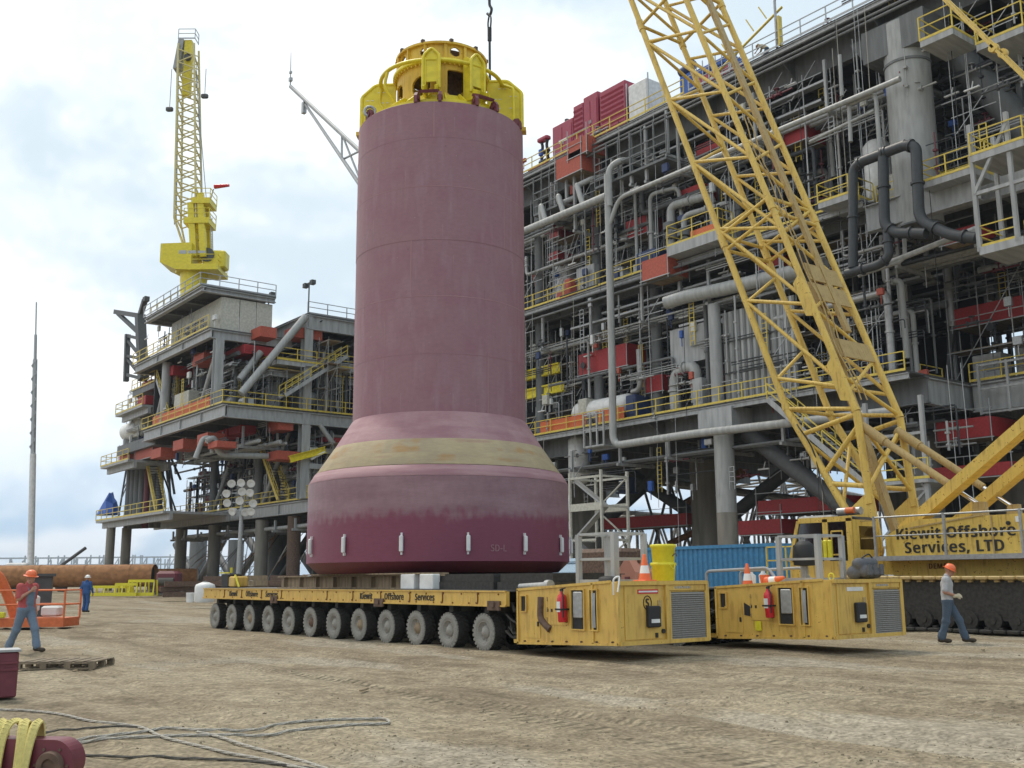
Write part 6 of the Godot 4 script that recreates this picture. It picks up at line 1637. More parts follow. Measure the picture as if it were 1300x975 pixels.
	for q in 9:
		var g := TAU * q / 9.0
		tv.append([tb + V(cos(g) * (1.7 + 0.5 * sin(q * 2.3)), -1.3, sin(g) * 1.2), tb + V(cos(g) * (1.05 + 0.35 * cos(q * 3.1)) - 0.2, -0.2 + 0.35 * sin(q * 1.7), sin(g) * 0.8), tb + V(0.35 + cos(g) * 0.2, 0.9 + 0.25 * sin(q * 2.9), sin(g) * 0.2)])
	for q in 9:
		var o: Array = tv[(q + 1) % 9]; var a: Array = tv[q]
		b.quad(a[0], a[1], o[1], o[0]); b.quad(a[1], a[2], o[2], o[1]); b.tri(a[2], tb + V(0.35, 0.95, 0), o[2])
	solo("tarpaulin", "bright blue tarpaulin bundled over gear on the lowest far balcony", "tarpaulin", b, M.tarp_blue)

func build_pedestal_crane() -> void:
	var Z := 0.0
	var R := img_right(); var A := fw_flat()
	var at := onz(246, 352, -35.5)   # slewed so that the boom's plane faces the yard
	var G := func(x: float, y: float, dz := 0.0) -> Vector3:
		var d := ray(x, y)
		var p := V(0, CAM_H, 0) + d * (at.dot(A) / d.dot(A))
		return V((p - at).dot(R), p.y, dz)
	var base: Vector3 = G.call(246, 352)
	var p := thing("pedestal_crane", "bright yellow pedestal crane with upright lattice boom on the left platform wing", "crane", V(at.x, 0, at.z), "", atan2(-R.z, R.x))
	var b := MB.new()
	var L = M.bright_yellow
	b.tube(V(base.x, 26.4, Z), V(base.x, base.y + 0.6, Z), 1.0, 1.35, 24); part(p, "pedestal", b, L)
	b = MB.new(); b.tube(V(base.x, base.y + 0.3, Z), V(base.x, base.y + 0.8, Z), 1.7, 1.9, 24); part(p, "slew_ring", b, L)
	var a: Vector3 = G.call(210, 347); var c: Vector3 = G.call(249, 347); var hi: float = G.call(230, 315).y; var lo: float = G.call(230, 348).y
	b = MB.new(); b.prism(PackedVector2Array([Vector2(a.x, lo + 0.7), Vector2(a.x + 1.5, lo), Vector2(c.x, lo - 0.1), Vector2(c.x, hi), Vector2(a.x, hi - 0.1)]), Transform3D(Basis(), V(0, 0, Z - 1.6)), 3.4); part(p, "machinery_house", b, L)
	b = MB.new()
	for q in 3: b.box(V(a.x + 2.2 + q * 0.9, (hi + lo) * 0.5 + 0.35, Z + 1.81), V(0.75, 0.34 - q * 0.05, 0.02))
	part(p, "lettering", b, M.galvanised); p.get_child(p.get_child_count() - 1).set_meta("kind", "stuff")
	var e: Vector3 = G.call(283, 352)
	b = MB.new(); b.span(V(c.x, lo - 0.1, Z + 1.9), V(e.x, lo + 0.35, Z - 1.8)); part(p, "turntable", b, L)
	railing(p, [V(c.x, lo + 0.35, Z + 1.8), V(e.x - 0.1, lo + 0.35, Z + 1.8), V(e.x - 0.1, lo + 0.35, Z - 1.7)], L)
	b = MB.new(); b.cbox(V((c.x + e.x) * 0.5 + 0.6, lo + 1.3, Z), V(2.2, 1.8, 1.6), 0.15); part(p, "winch_housing", b, L)
	b = MB.new(); b.tube(V(e.x - 1.4, lo + 1.7, Z - 0.8), V(e.x - 1.4, lo + 1.7, Z + 0.9), 0.7, -1, 16); part(p, "winch_drum", b, M.dark_steel)
	# mast with two landings
	for q in [[250, 330, 246, 262, 0.6], [262, 330, 258, 250, 0.6]]:
		for s in [-0.9, 0.9]:
			b = MB.new(); b.bar(G.call(q[0], q[1]) + V(0, 0, s), G.call(q[2], q[3]) + V(0, 0, s), q[4], q[4]); part(p, "mast_leg", b, L)
	for q in [[238, 270, 283], [248, 271, 258]]:
		var m0: Vector3 = G.call(q[0], q[2]); var m1: Vector3 = G.call(q[1], q[2])
		b = MB.new(); b.span(V(m0.x, m0.y - 0.45, Z - 1.2), V(m1.x, m0.y, Z + 1.3)); part(p, "mast_landing", b, L)
		railing(p, [V(m0.x, m0.y, Z + 1.2), V(m1.x, m0.y, Z + 1.2), V(m1.x, m0.y, Z - 1.1)], L)
	for q in 7:
		var f := q / 6.0
		b = MB.new(); b.bar(G.call(251 - 3 * f, 325 - 58 * f), G.call(261 - 3 * f, 318 - 56 * f), 0.2, 0.2); part(p, "mast_lacing", b, L)
	b = MB.new()
	for s in [-0.3, 0.3]: b.bar(G.call(270, 345) + V(0, 0, s), G.call(268, 275) + V(0, 0, s), 0.07, 0.07)
	for q in 22: b.bar(G.call(270 - 2.0 * q / 22, 345 - 70.0 * q / 22) - V(0, 0, 0.3), G.call(270 - 2.0 * q / 22, 345 - 70.0 * q / 22) + V(0, 0, 0.3), 0.05, 0.05)
	part(p, "ladder", b, M.cream)
	# boom: four chords, zigzag lacing
	var boom := node(p, "boom")
	var f0: Vector3 = G.call(239, 312); var f1: Vector3 = G.call(239.5, 60)
	var w0 := 1.1; var w1 := 0.8
	var K := func(sx: float, sz: float, t: float) -> Vector3: return f0.lerp(f1, t) + V(sx, 0, sz) * lerpf(w0, w1, t) * (0.35 + 0.65 * smoothstep(0.0, 0.12, t))
	for sx in [-1.0, 1.0]:
		for sz in [-1.0, 1.0]:
			b = MB.new(); b.tube(K.call(sx, sz, 0.0), K.call(sx, sz, 0.12), 0.11, -1, 6); b.tube(K.call(sx, sz, 0.12), K.call(sx, sz, 1.0), 0.11, -1, 6); part(boom, "chord", b, M.boom_pale)
	for q in 26:
		var t := 0.10 + q * 0.0335; var t2 := t + 0.0335
		var sgn := 1.0 if q % 2 == 0 else -1.0
		for k in [[-sgn, 1.0, sgn, 1.0], [-sgn, -1.0, sgn, -1.0], [-1.0, -sgn, -1.0, sgn], [1.0, -sgn, 1.0, sgn]]:
			b = MB.new(); b.tube(K.call(k[0], k[1], t), K.call(k[2], k[3], t2), 0.075, -1, 5, false); part(boom, "lacing", b, M.boom_pale)
	b = MB.new()
	for q in 60: b.box(K.call(-1.0, 0.0, 0.12 + q * 0.0145) - V(0.28, 0, 0), V(0.07, 0.07, 0.5))
	for s in [-0.25, 0.25]: b.bar(K.call(-1.0, 0.0, 0.1) + V(-0.28, 0, s), K.call(-1.0, 0.0, 0.98) + V(-0.28, 0, s), 0.09, 0.09)
	part(boom, "boom_ladder", b, M.galvanised)
	b = MB.new(); b.span(f1 + V(-0.32, -5.4, -0.35), f1 + V(0.42, 0.6, 0.4)); part(boom, "boom_head", b, L)
	b = MB.new(); b.prism(PackedVector2Array([Vector2(-1.3, -2.6), Vector2(-0.7, -2.5), Vector2(-0.35, 0.6), Vector2(-0.9, 0.6)]), Transform3D(Basis(), f1 + V(0, 0, -0.6)), 1.2); part(boom, "sheave_nest", b, M.light_steel)
	b = MB.new(); b.tube(f1 + V(0.15, -1.4, 0.41), f1 + V(0.15, -1.4, 0.7), 0.36, -1, 14); part(boom, "sheave", b, M.dark_steel)
	railing(boom, [f1 + V(-0.9, 0.6, 0.6), f1 + V(0.8, 0.6, 0.6), f1 + V(0.8, 0.6, -0.6)], M.galvanised)
	for q in [0, 1]:
		b = MB.new(); b.tube(f1 + V(0.9, -3.0 + q, 0), G.call(262 - q * 5, 254), 0.04, -1, 4, false); part(p, "pendant_rope", b, M.galvanised)
	for q in [[-1.6, -6.8], [1.9, -5.4]]:
		b = MB.new(); b.tube(f1 + V(q[0], -2.4, 0), f1 + V(q[0], q[1], 0), 0.03, -1, 4, false); b.cbox(f1 + V(q[0], q[1], 0), V(0.7, 0.45, 0.4), 0.08); part(p, "hook_ball", b, M.dark_steel)
	var w: Vector3 = G.call(271, 240)
	b = MB.new(); b.tube(G.call(266, 258), w, 0.06, -1, 6); part(p, "windsock_pole", b, M.galvanised)
	b = MB.new(); b.tube(w + V(0.1, 0.25, 0), w + V(1.6, 0.3, 0.2), 0.24, 0.14, 10); part(p, "windsock", b, M.fire_red)
	# antenna boom slanting out behind the pile
	var t := thing("antenna_boom", "pale grey triangular truss boom with whip antenna jutting out behind the pile top", "boom", Vector3.ZERO)
	var Q := func(x: float, y: float, dz := 0.0) -> Vector3: return onz(x, y, -58.0 + dz)
	for k in [[369, 110, 500, 232, 0.26, 0.0, "top_chord"], [388, 133, 500, 300, 0.19, 1.0, "lower_chord"], [388, 133, 500, 296, 0.19, -1.0, "lower_chord"]]:
		b = MB.new(); b.tube(Q.call(k[0], k[1]), Q.call(k[2], k[3], k[5]), k[4], -1, 10); part(t, k[6], b, M.light_steel)
	for k in [[434, 170, 434, 202], [434, 203, 464, 188], [434, 170, 464, 245], [464, 198, 464, 247]]:
		b = MB.new(); b.tube(Q.call(k[0], k[1]), Q.call(k[2], k[3], 0.5), 0.13, -1, 8); part(t, "strut", b, M.light_steel)
	b = MB.new(); b.tube(Q.call(368.5, 112), Q.call(369.5, 66), 0.10, 0.04, 6); part(t, "whip_antenna", b, M.light_steel)
	b = MB.new(); b.box(Q.call(369, 101), V(0.5, 0.5, 0.4)); b.box(Q.call(369, 92), V(0.4, 0.3, 0.3)); part(t, "antenna_fitting", b, M.galvanised)
	b = MB.new(); b.box(Q.call(386, 137), V(0.6, 1.6, 0.5)); part(t, "lamp", b, M.galvanised)
	b = MB.new(); b.bar(V(Q.call(500, 232).x, 35.3, -58), Q.call(500, 232), 0.5, 0.5); b.bar(V(Q.call(500, 300).x, 35.3, -58), Q.call(500, 298), 0.5, 0.5); part(t, "root_post", b, M.light_steel)

func build_top_deck_things() -> void:
	var Z := -53.2
	# crimson generator sets along the weather deck
	var gens := [[700, 726, 155, 188, "small crimson machine skid, lowest of the crimson units on the top deck"], [727, 739, 132, 172, "narrow crimson louvred generator set beside the small skid on the top deck"], [740, 758, 119, 167, "crimson generator set with blank doors in the middle of the top deck row"], [761, 793, 108, 157, "tallest crimson generator set with louvred sides beside the white tank"]]
	var idx := 0
	for g in gens:
		var a := onz(g[0], 170, Z); var c := onz(g[1], 150, Z)
		var top: float = onz((g[0] + g[1]) * 0.5, g[2], Z).y
		var t := thing("generator_set", g[4], "generator", V((a.x + c.x) * 0.5, 35.3, Z - 1.3), "crimson machines on the top deck")
		var w := c.x - a.x; var h := top - 35.3
		var b := MB.new(); b.cbox(V(0, 0.2 + (h - 0.2) * 0.5, 0), V(w, h - 0.2, 2.4), 0.05); part(t, "enclosure", b, M.crimson)
		b = MB.new(); b.box(V(0, 0.1, 0), V(w + 0.2, 0.2, 2.5)); part(t, "skid", b, M.dark_steel)
		if idx == 1 or idx == 3:
			for q in int(h / 0.42) - 1:
				b = MB.new(); b.box(V(0, 0.6 + q * 0.42, 1.22), V(w * 0.86, 0.2, 0.07), Basis(Vector3.RIGHT, 0.5)); part(t, "louvre", b, M.crimson)
		else:
			for q in 2:
				b = MB.new(); b.box(V((q - 0.5) * w * 0.46, h * 0.5, 1.215), V(w * 0.40, h * 0.78, 0.05)); part(t, "door", b, M.crimson)
				b = MB.new(); b.box(V((q - 0.5) * w * 0.1, h * 0.5, 1.26), V(0.08, 0.3, 0.06)); part(t, "door_handle", b, M.galvanised)
		if idx == 0:
			b = MB.new(); b.box(V(0.1, h * 0.55, 1.26), V(w * 0.4, 0.25, 0.02)); part(t, "name_plate", b, M.reflective)
			b = MB.new(); b.tube(V(-w * 0.3, h, 0), V(-w * 0.3, h + 0.9, 0), 0.2, -1, 10); part(t, "exhaust", b, M.dark_steel)
		idx += 1
	# pump stack at the far end of the row
	var pa := onz(686, 190, Z)
	var ps := thing("pump_stack", "black and red manifold stack at the far end of the top deck beside the pile", "pump", V(pa.x, 35.3, Z - 0.5))
	var b := MB.new()
	for x in [-0.45, 0.4]: b.pipe([V(x, 0, 0), V(x, 2.0, 0), V(x * 0.6, 2.7, 0), V(x, 3.2, 0)], 0.13, 0.2, 8)
	for y in [0.5, 1.3, 2.1]: b.tube(V(-0.6, y, 0.05), V(0.6, y, 0.05), 0.18, -1, 10)
	part(ps, "manifold", b, M.black)
	b = MB.new(); b.cbox(V(-0.1, 3.3, 0), V(1.3, 0.4, 0.6), 0.1); part(ps, "red_cap", b, M.crimson)
	b = MB.new(); b.span(V(-1.6, 0, 0.6), V(1.0, 0.9, -0.8)); part(ps, "red_base", b, M.brick_red)
	# white cube tank
	var wa := onz(796, 120, Z); var wc := onz(820, 118, Z)
	var wt := thing("cube_tank", "white cube tank with a top hatch beside the tallest crimson generator", "tank", V((wa.x + wc.x) * 0.5, 35.3, Z - 1.2))
	var ww := wc.x - wa.x; var hh: float = onz(808, 103, Z).y - 35.3
	b = MB.new(); b.cbox(V(0, 0.4 + (hh - 0.4) * 0.5, 0), V(ww, hh - 0.4, 2.2), 0.08); part(wt, "tank_body", b, M.white_paint)
	b = MB.new(); b.tube(V(0, hh, 0), V(0, hh + 0.35, 0), 0.3, -1, 14); part(wt, "hatch", b, M.galvanised)
	b = MB.new(); b.span(V(-ww * 0.5, 0, 1.2), V(ww * 0.5 + 2.0, 0.5, -1.2)); part(wt, "skid", b, M.crimson)
	for q in [-1.0, 1.0]:
		b = MB.new(); b.bar(V(q * (ww * 0.5 + 0.15), 0, 1.1), V(q * (ww * 0.5 + 0.15), hh + 0.3, 1.1), 0.08, 0.08); part(wt, "frame_post", b, M.galvanised)
	# blue tarps and crimson racks beyond
	var ba := onz(862, 90, Z)
	var ct := thing("covered_rack", "equipment rack wrapped in blue tarpaulin behind the crane boom on the top deck", "rack", V(ba.x, 35.3, Z - 1.2))
	b = MB.new(); b.cbox(V(0.2, 1.5, 0), V(1.6, 2.6, 1.6), 0.3); part(ct, "tarp_cover", b, M.tarp_blue)
	b = MB.new(); b.cbox(V(2.6, 2.3, -0.3), V(3.4, 0.7, 1.8), 0.15); part(ct, "tarp_cover", b, M.tarp_blue)
	b = MB.new(); b.tube(V(-0.4, 2.9, 0.6), V(1.0, 3.1, 0.6), 0.35, -1, 12); part(ct, "tarp_roll", b, M.navy)
	b = MB.new(); b.span(V(1.2, 0, 0.6), V(4.4, 1.9, -1.2)); part(ct, "crate", b, M.crimson)
	for q in 6:
		b = MB.new(); b.bar(V(1.2 + q * 0.6, 0, 0.66), V(1.2 + q * 0.6, 3.0, 0.66), 0.06, 0.06); part(ct, "rack_post", b, M.galvanised)
	# lamp posts and pipe rack above the corner
	var la := onz(983, 60, F_EDGE + 0.3)
	var lp := thing("deck_lamp", "pale deck lamp on a bent post at the top deck edge right of the boom", "lamp", V(la.x, 35.3, -52.0))
	var lh: float = onz(984, -2, -52.0).y - 35.3
	b = MB.new(); b.pipe([V(0, 0, 0), V(0, lh, 0), V(1.3, lh + 0.1, 0)], 0.09, 0.2, 8); part(lp, "post", b, M.galvanised)
	b = MB.new(); b.cbox(V(1.6, lh + 0.05, 0), V(1.0, 0.18, 0.4), 0.05); part(lp, "lamp_head", b, M.galvanised)
	b = MB.new(); b.bar(V(0.3, 0, 0), V(0.3, 2.1, 0), 0.35, 0.12); part(lp, "yellow_board", b, M.rail_yellow)
	b = MB.new(); b.tube(V(-6.5, 0.2, -0.3), V(0.2, 2.9, -0.3), 0.09, -1, 8)
	for q in 5: b.bar(V(-5.5 + q * 1.1, 1.0 + q * 0.42, -0.3), V(-6.1 + q * 1.1, 2.1 + q * 0.42, -0.3), 0.07, 0.07)
	solo("boom_section", "slanting yellowish lattice rod with short prongs leaning over the top deck rail", "rod", b, M.rail_yellow, V(la.x, 35.4, -52.2))
const F_EDGE := -52.0

func far(px: float, h: float, dist: float) -> Vector3:   # point at a height, a given distance down a line of sight
	var d := ray(px, 733.0)
	d.y = 0
	d = d.normalized()
	return V(d.x * dist, h, d.z * dist)
func img_right() -> Vector3: return V(rt.x, 0, rt.z).normalized()
func jacket(t: Node3D, L: float, w0: float, w1: float, bays: int, m: Material, r := 0.3) -> void:
	# lattice tower along local x
	var K := func(f: float, sy: float, sz: float) -> Vector3: return V(f * L, lerpf(w0, w1, f) * 0.5 * (1 + sy), lerpf(w0, w1, f) * 0.5 * sz)
	for sy in [-1.0, 1.0]:
		for sz in [-1.0, 1.0]:
			var b := MB.new(); b.tube(K.call(0.0, sy, sz), K.call(1.0, sy, sz), r, -1, 8); part(t, "leg", b, m)
	for q in bays:
		var f := float(q) / bays; var g := float(q + 1) / bays
		for k in [[-1.0, 1.0, 1.0, 1.0], [-1.0, -1.0, 1.0, -1.0], [-1.0, -1.0, -1.0, 1.0], [1.0, -1.0, 1.0, 1.0]]:
			var b := MB.new(); b.tube(K.call(f, k[0], k[1]), K.call(g, k[2], k[3]), r * 0.55, -1, 6, false); b.tube(K.call(g, k[0], k[1]), K.call(f, k[2], k[3]), r * 0.55, -1, 6, false); b.tube(K.call(g, k[0], k[1]), K.call(g, k[2], k[3]), r * 0.55, -1, 6, false)
			part(t, "brace", b, m)

func build_yard() -> void:
	var b: MB
	var R := img_right(); var yaw := atan2(-R.z, R.x)
	# long rusted tubulars lying behind the legs
	for q in [[196.0, 100.0, 60.0, 0.98, "long rust-brown steel pipe lying behind the platform legs, its open end facing right"], [250.0, 112.0, 4.6, 0.85, "short rust-brown pipe length lying right of the long pipe's open end"]]:
		var e := far(q[0], 0.95, q[1])
		var t := thing("steel_pipe", q[4], "pipe", e, "rusty pipes on the ground", yaw)
		b = MB.new(); b.tube(V(-q[2], q[3] + 0.05, 1.5), V(0, q[3] + 0.05, 0), q[3], -1, 24, false); part(t, "pipe_wall", b, M.rust)
		b = MB.new(); b.lathe([[q[3] * 0.93, 0], [q[3], 0.02]], V(0.02, q[3] + 0.05, 0), Basis(V(0, 0, 1), V(1, 0, 0), V(0, 1, 0)), 24); b.tube(V(-0.4, q[3] + 0.05, 0), V(-0.3, q[3] + 0.05, 0), q[3] * 0.92, -1, 24); part(t, "open_end", b, M.black)
		for k in 4:
			b = MB.new(); b.span(V(-q[2] * (0.04 + 0.25 * k) - 0.5, -0.5, 1.0), V(-q[2] * (0.04 + 0.25 * k) + 0.2, 0.12, -0.8)); part(t, "saddle", b, M.brown_steel)
		for k in int(q[2] / 4.0):
			b = MB.new(); b.tube(V(-2.0 - k * 4.0, q[3] + 0.05, 0.05 + 0.1 * k), V(-2.08 - k * 4.0, q[3] + 0.05, 0.05 + 0.1 * k), q[3] + 0.03, -1, 24); part(t, "weld_ring", b, M.rust)
	# pale jackets in the far yard
	var k := 0
	for q in [[-20.0, 300.0, 30.0, 9.0, 7.6], [60.0, 310.0, 34.0, 9.0, 8.0], [170.0, 320.0, 30.0, 8.0, 8.4], [262.0, 330.0, 26.0, 8.0, 7.4]]:
		var t := thing("far_jacket", ["pale steel rack far off beyond the white crane boom at the left edge", "pale steel rack far off between the white crane boom and the long pipe", "pale steel rack far off behind the long rust pipe", "pale steel rack far off under the left platform wing"][k], "rack", far(q[0], 0.4, q[1]), "pale racks in the far yard", yaw)
		k += 1
		var n := 9
		for a in n + 1:
			for s in [0.0, 6.0]:
				b = MB.new(); b.bar(V(q[2] * a / n, 0, -s), V(q[2] * a / n, q[4] - 0.6 * (a % 3), -s), 0.3, 0.3); part(t, "post", b, M.jacket_far)
		for y in [0.22, 0.45, 0.68, 0.92]:
			for s in [0.0, 6.0]:
				b = MB.new(); b.bar(V(0, q[4] * y, -s), V(q[2], q[4] * y, -s), 0.26, 0.26); part(t, "beam", b, M.jacket_far)
		for a in n:
			b = MB.new(); b.bar(V(q[2] * a / n, 0.3, 0), V(q[2] * (a + 1) / n, q[4] * 0.9, 0), 0.2, 0.2); part(t, "brace", b, M.jacket_far)
	# jackets and tubes heaped behind the main platform
	k = 0
	for q in [[842.0, 112.0, 18.0, 11.0, 8.0, -0.5], [930.0, 120.0, 20.0, 12.0, 9.0, 0.35], [715.0, 126.0, 16.0, 9.0, 8.0, 0.2], [1200.0, 105.0, 22.0, 10.0, 9.0, 0.1]]:
		var t := thing("lattice_jacket", ["pale rusty lattice jacket lying behind the near platform column", "larger lattice jacket lying right of the near platform column under the deck", "lattice jacket seen under the deck just right of the pile", "lattice jacket lying behind the crane's mast under the platform"][k], "jacket", far(q[0], 0.4, q[1]), "jackets lying behind the platform", yaw + q[5])
		jacket(t, q[2], q[3], q[4], 6, M.jacket_steel, 0.26)
		k += 1
	for q in [[867, 642, 912, 616, 0.45], [850, 690, 905, 668, 0.3]]:
		b = MB.new(); b.tube(onz(q[0], q[1], -74), onz(q[2] + 30, q[3] - 16, -74), q[4], -1, 14)
		solo("leaning_tube", "rust brown tube leaning up behind the platform column, " + ("the thicker upper one" if q[4] > 0.4 else "the thinner lower one"), "tube", b, M.rust, Vector3.ZERO, "tubes leaning behind the platform")
	# white telescopic crane boom in the distance
	var mc := far(38, 0.5, 112)
	var t := thing("mobile_crane", "distant white telescopic crane with its boom raised straight up at the left edge", "crane", mc, "", yaw)
	var hp := func(y: float) -> float: return 0.0 + (733.0 + 4.0 - y) * 112.0 / 1320.0 * 1.0 + 0.9
	for q in [[722, 590, 0.32], [590, 478, 0.24], [478, 448, 0.15], [448, 408, 0.07]]:
		b = MB.new(); b.tube(V(lerpf(0, -1.45, (722.0 - q[0]) / 310.0), hp.call(q[0]), 0), V(lerpf(0, -1.45, (722.0 - q[1]) / 310.0), hp.call(q[1]), 0), q[2], q[2] * 0.92, 10); part(t, "boom_section", b, M.white_paint if q[2] > 0.3 else M.galvanised)
	for q in 14:   # lattice jib above the tube sections
		var ya: float = hp.call(590.0 - q * 8.0); var yb: float = hp.call(582.0 - q * 8.0)
		b = MB.new(); b.bar(V(-0.62 - q * 0.036 + (0.26 if q % 2 == 0 else -0.26), ya, 0.2), V(-0.65 - q * 0.036 - (0.26 if q % 2 == 0 else -0.26), yb, 0.2), 0.09, 0.09); part(t, "lattice_bar", b, M.galvanised)
	b = MB.new(); b.cbox(V(1.0, 0.95, 0), V(7.5, 0.9, 2.4), 0.15); part(t, "carrier", b, M.cream)
	b = MB.new(); b.cbox(V(-1.0, 2.1, 0), V(2.0, 1.4, 2.2), 0.15); part(t, "operator_cab", b, M.white_paint)
	b = MB.new(); b.tube(V(2.5, 2.2, 0), V(5.2, 4.2, 0), 0.16, -1, 8); part(t, "outrigger_jib", b, M.dark_steel)
	for x in [-2.0, -0.6, 2.2, 3.6]:
		b = MB.new(); b.tube(V(x, 0.55, 1.0), V(x, 0.55, 1.35), 0.55, -1, 14); part(t, "wheel", b, M.rubber)
	# orange boom lift parked at the left edge
	var lf := ony(50, 797, 0.0)
	t = thing("boom_lift", "orange boom lift basket and arm standing behind the man in overalls", "lift", lf, "", yaw)
	b = MB.new(); b.span(V(-1.2, 0.05, 0.6), V(1.05, 0.34, -0.7)); part(t, "basket_floor", b, M.orange)
	for q in [[-1.2, 0.6], [1.05, 0.6], [-1.2, -0.7], [1.05, -0.7], [0.0, 0.6]]:
		b = MB.new(); b.bar(V(q[0], 0.3, q[1]), V(q[0], 1.25, q[1]), 0.05, 0.05); part(t, "post", b, M.orange)
	for y in [0.78, 1.25]:
		for q in [[V(-1.2, y, 0.6), V(1.05, y, 0.6)], [V(-1.2, y, -0.7), V(1.05, y, -0.7)], [V(1.05, y, 0.6), V(1.05, y, -0.7)], [V(-1.2, y, 0.6), V(-1.2, y, -0.7)]]:
			b = MB.new(); b.tube(q[0], q[1], 0.03, -1, 6); part(t, "rail", b, M.orange)
	b = MB.new(); b.cbox(V(-0.4, 0.8, -0.1), V(0.5, 0.55, 0.4), 0.06); part(t, "control_box", b, M.white_paint)
	b = MB.new(); b.cbox(V(0.4, 0.55, 0.0), V(0.6, 0.35, 0.5), 0.06); part(t, "tool_bag", b, M.white_paint)
	b = MB.new(); b.cbox(V(-1.02, 0.45, 0.68), V(0.3, 0.2, 0.12), 0.03); part(t, "yellow_tray", b, M.lemon)
	b = MB.new(); b.pipe([V(-0.9, 0.25, -0.2), V(-1.15, 1.0, -0.1), V(-1.5, 1.9, 0.2), V(-2.6, 2.05, 0.6)], 0.17, 0.4, 8); part(t, "arm", b, M.orange)
	b = MB.new(); b.span(V(-0.40, 0.0, 0.0), V(0.40, 1.72, -1.0)); b.span(V(-0.5, 1.72, 0.1), V(0.5, 1.82, -1.1))
	solo("steel_bin", "grey steel bin with a rimmed top behind the orange lift basket", "bin", b, M.dark_steel, far(52, 0.0, 42.0)).rotation.y = yaw + 0.4
	# yellow stands, maroon box and white tanks near the legs
	k = 0
	for q in [[143, 86, 2.6, 0.7], [163, 84, 1.6, 0.9], [182, 84, 1.9, 1.15]]:
		t = thing("yellow_stand", ["low wide yellow pipe stand, leftmost of three under the far platform legs", "small yellow frame stand in the middle of three under the far legs", "taller yellow frame stand, rightmost of three under the far legs"][k], "stand", far(q[0], 0.42, q[1]), "yellow stands under the platform wing", yaw)
		k += 1
		for a in 4:
			b = MB.new(); b.bar(V(-q[2] * 0.5 + q[2] * a / 3.0, 0, 0.5), V(-q[2] * 0.5 + q[2] * a / 3.0, q[3], 0.3), 0.09, 0.09); b.bar(V(-q[2] * 0.5 + q[2] * a / 3.0, 0, -0.5), V(-q[2] * 0.5 + q[2] * a / 3.0, q[3], -0.3), 0.09, 0.09); part(t, "stand_leg", b, M.lemon)
		b = MB.new(); b.bar(V(-q[2] * 0.5, q[3] * 0.95, 0.32), V(q[2] * 0.5, q[3] * 0.95, 0.32), 0.14, 0.2); part(t, "top_beam", b, M.lemon)
		b = MB.new(); b.bar(V(-q[2] * 0.55, 0.12, 0.55), V(q[2] * 0.55, 0.12, 0.55), 0.2, 0.24); part(t, "base_beam", b, M.lemon)
	t = thing("maroon_winch", "maroon box-shaped winch on the ground under the left platform wing", "winch", far(215, 0.45, 86), "", yaw)
	b = MB.new(); b.cbox(V(0, 0.95, 0), V(1.7, 1.7, 1.4), 0.2); part(t, "housing", b, M.maroon)
	b = MB.new(); b.box(V(0, 0.08, 0), V(2.0, 0.16, 1.6)); part(t, "skid", b, M.dark_steel)
	b = MB.new(); b.tube(V(-0.6, 1.0, 0.72), V(0.6, 1.0, 0.72), 0.3, -1, 12); part(t, "drum", b, M.rope_dark)
	t = thing("plastic_tank", "white round plastic tank on the ground behind the trailer's rear end", "tank", far(261, 0.2, 62), "", yaw)
	b = MB.new(); b.lathe([[0.0, 0.0], [0.52, 0.02], [0.56, 0.1], [0.56, 0.85], [0.5, 1.0], [0.2, 1.12], [0.0, 1.12]], V(0, 0.1, 0), Basis(), 24); part(t, "tank_body", b, M.white_paint)
	b = MB.new(); b.tube(V(0, 1.2, 0), V(0, 1.28, 0), 0.16, -1, 12); part(t, "lid", b, M.galvanised)
	b = MB.new(); b.lathe([[0.0, 0.0], [0.22, 0.0], [0.26, 0.55], [0.24, 0.56], [0.2, 0.5], [0.0, 0.5]], Vector3.ZERO, Basis(), 16)
	solo("bucket", "small white bucket on the ground left of the round white tank", "bucket", b, M.white_paint, far(243, 0.25, 66))
	# banks of dunnage and dark gear between the legs
	for q in 9:
		var px := 212.0 + q * 22.0 + rng.randf_range(-4, 4)
		var ds := rng.randf_range(74, 96)
		b = MB.new()
		for j in 2 + rng.randi() % 3: b.bar(V(-1.4 + rng.randf_range(-0.3, 0.3), 0.18 + j * 0.36, -0.3 * (j % 2)), V(1.4 + rng.randf_range(-0.3, 0.3), 0.18 + j * 0.36, -0.3 * (j % 2)), 0.34, 0.34)
		var o := solo("timber_dunnage", "pile of dark timber baulks under the left wing, %s counting right from the maroon winch" % ["first", "second", "third", "fourth", "fifth", "sixth", "seventh", "eighth", "ninth"][q], "timber", b, [M.brown_steel, M.timber, M.mud_black][rng.randi() % 3], far(px, 0.4, ds), "timber baulks under the platform wing")
		o.rotation.y = yaw + rng.randf_range(-0.5, 0.5)
	# dark quay wall behind the legs
	b = MB.new(); b.span(V(-118, 0, -62), V(-70, 2.6, -64)); b.span(V(-118, 2.6, -61.8), V(-70, 2.9, -64.2))
	solo("quay_wall", "dark low quay wall behind the legs of the left platform wing", "wall", b, M.mud_black)
	b = MB.new()
	railing(get_node("quay_wall"), [V(-118, 2.9, -62), V(-70, 2.9, -62)], M.dark_steel)
	# floodlight mast in front of the wing
	var lm := far(302.5, 0.45, 78)
	t = thing("floodlight_mast", "tall grey floodlight mast with a cluster of round lamps before the left wing", "light mast", lm, "", yaw)
	var top := 0.0 + (736.0 - 640.0) * 78.0 / 1320.0 + 0.6
	b = MB.new(); b.tube(Vector3.ZERO, V(0.05, top, 0), 0.2, 0.13, 10); part(t, "mast", b, M.galvanised)
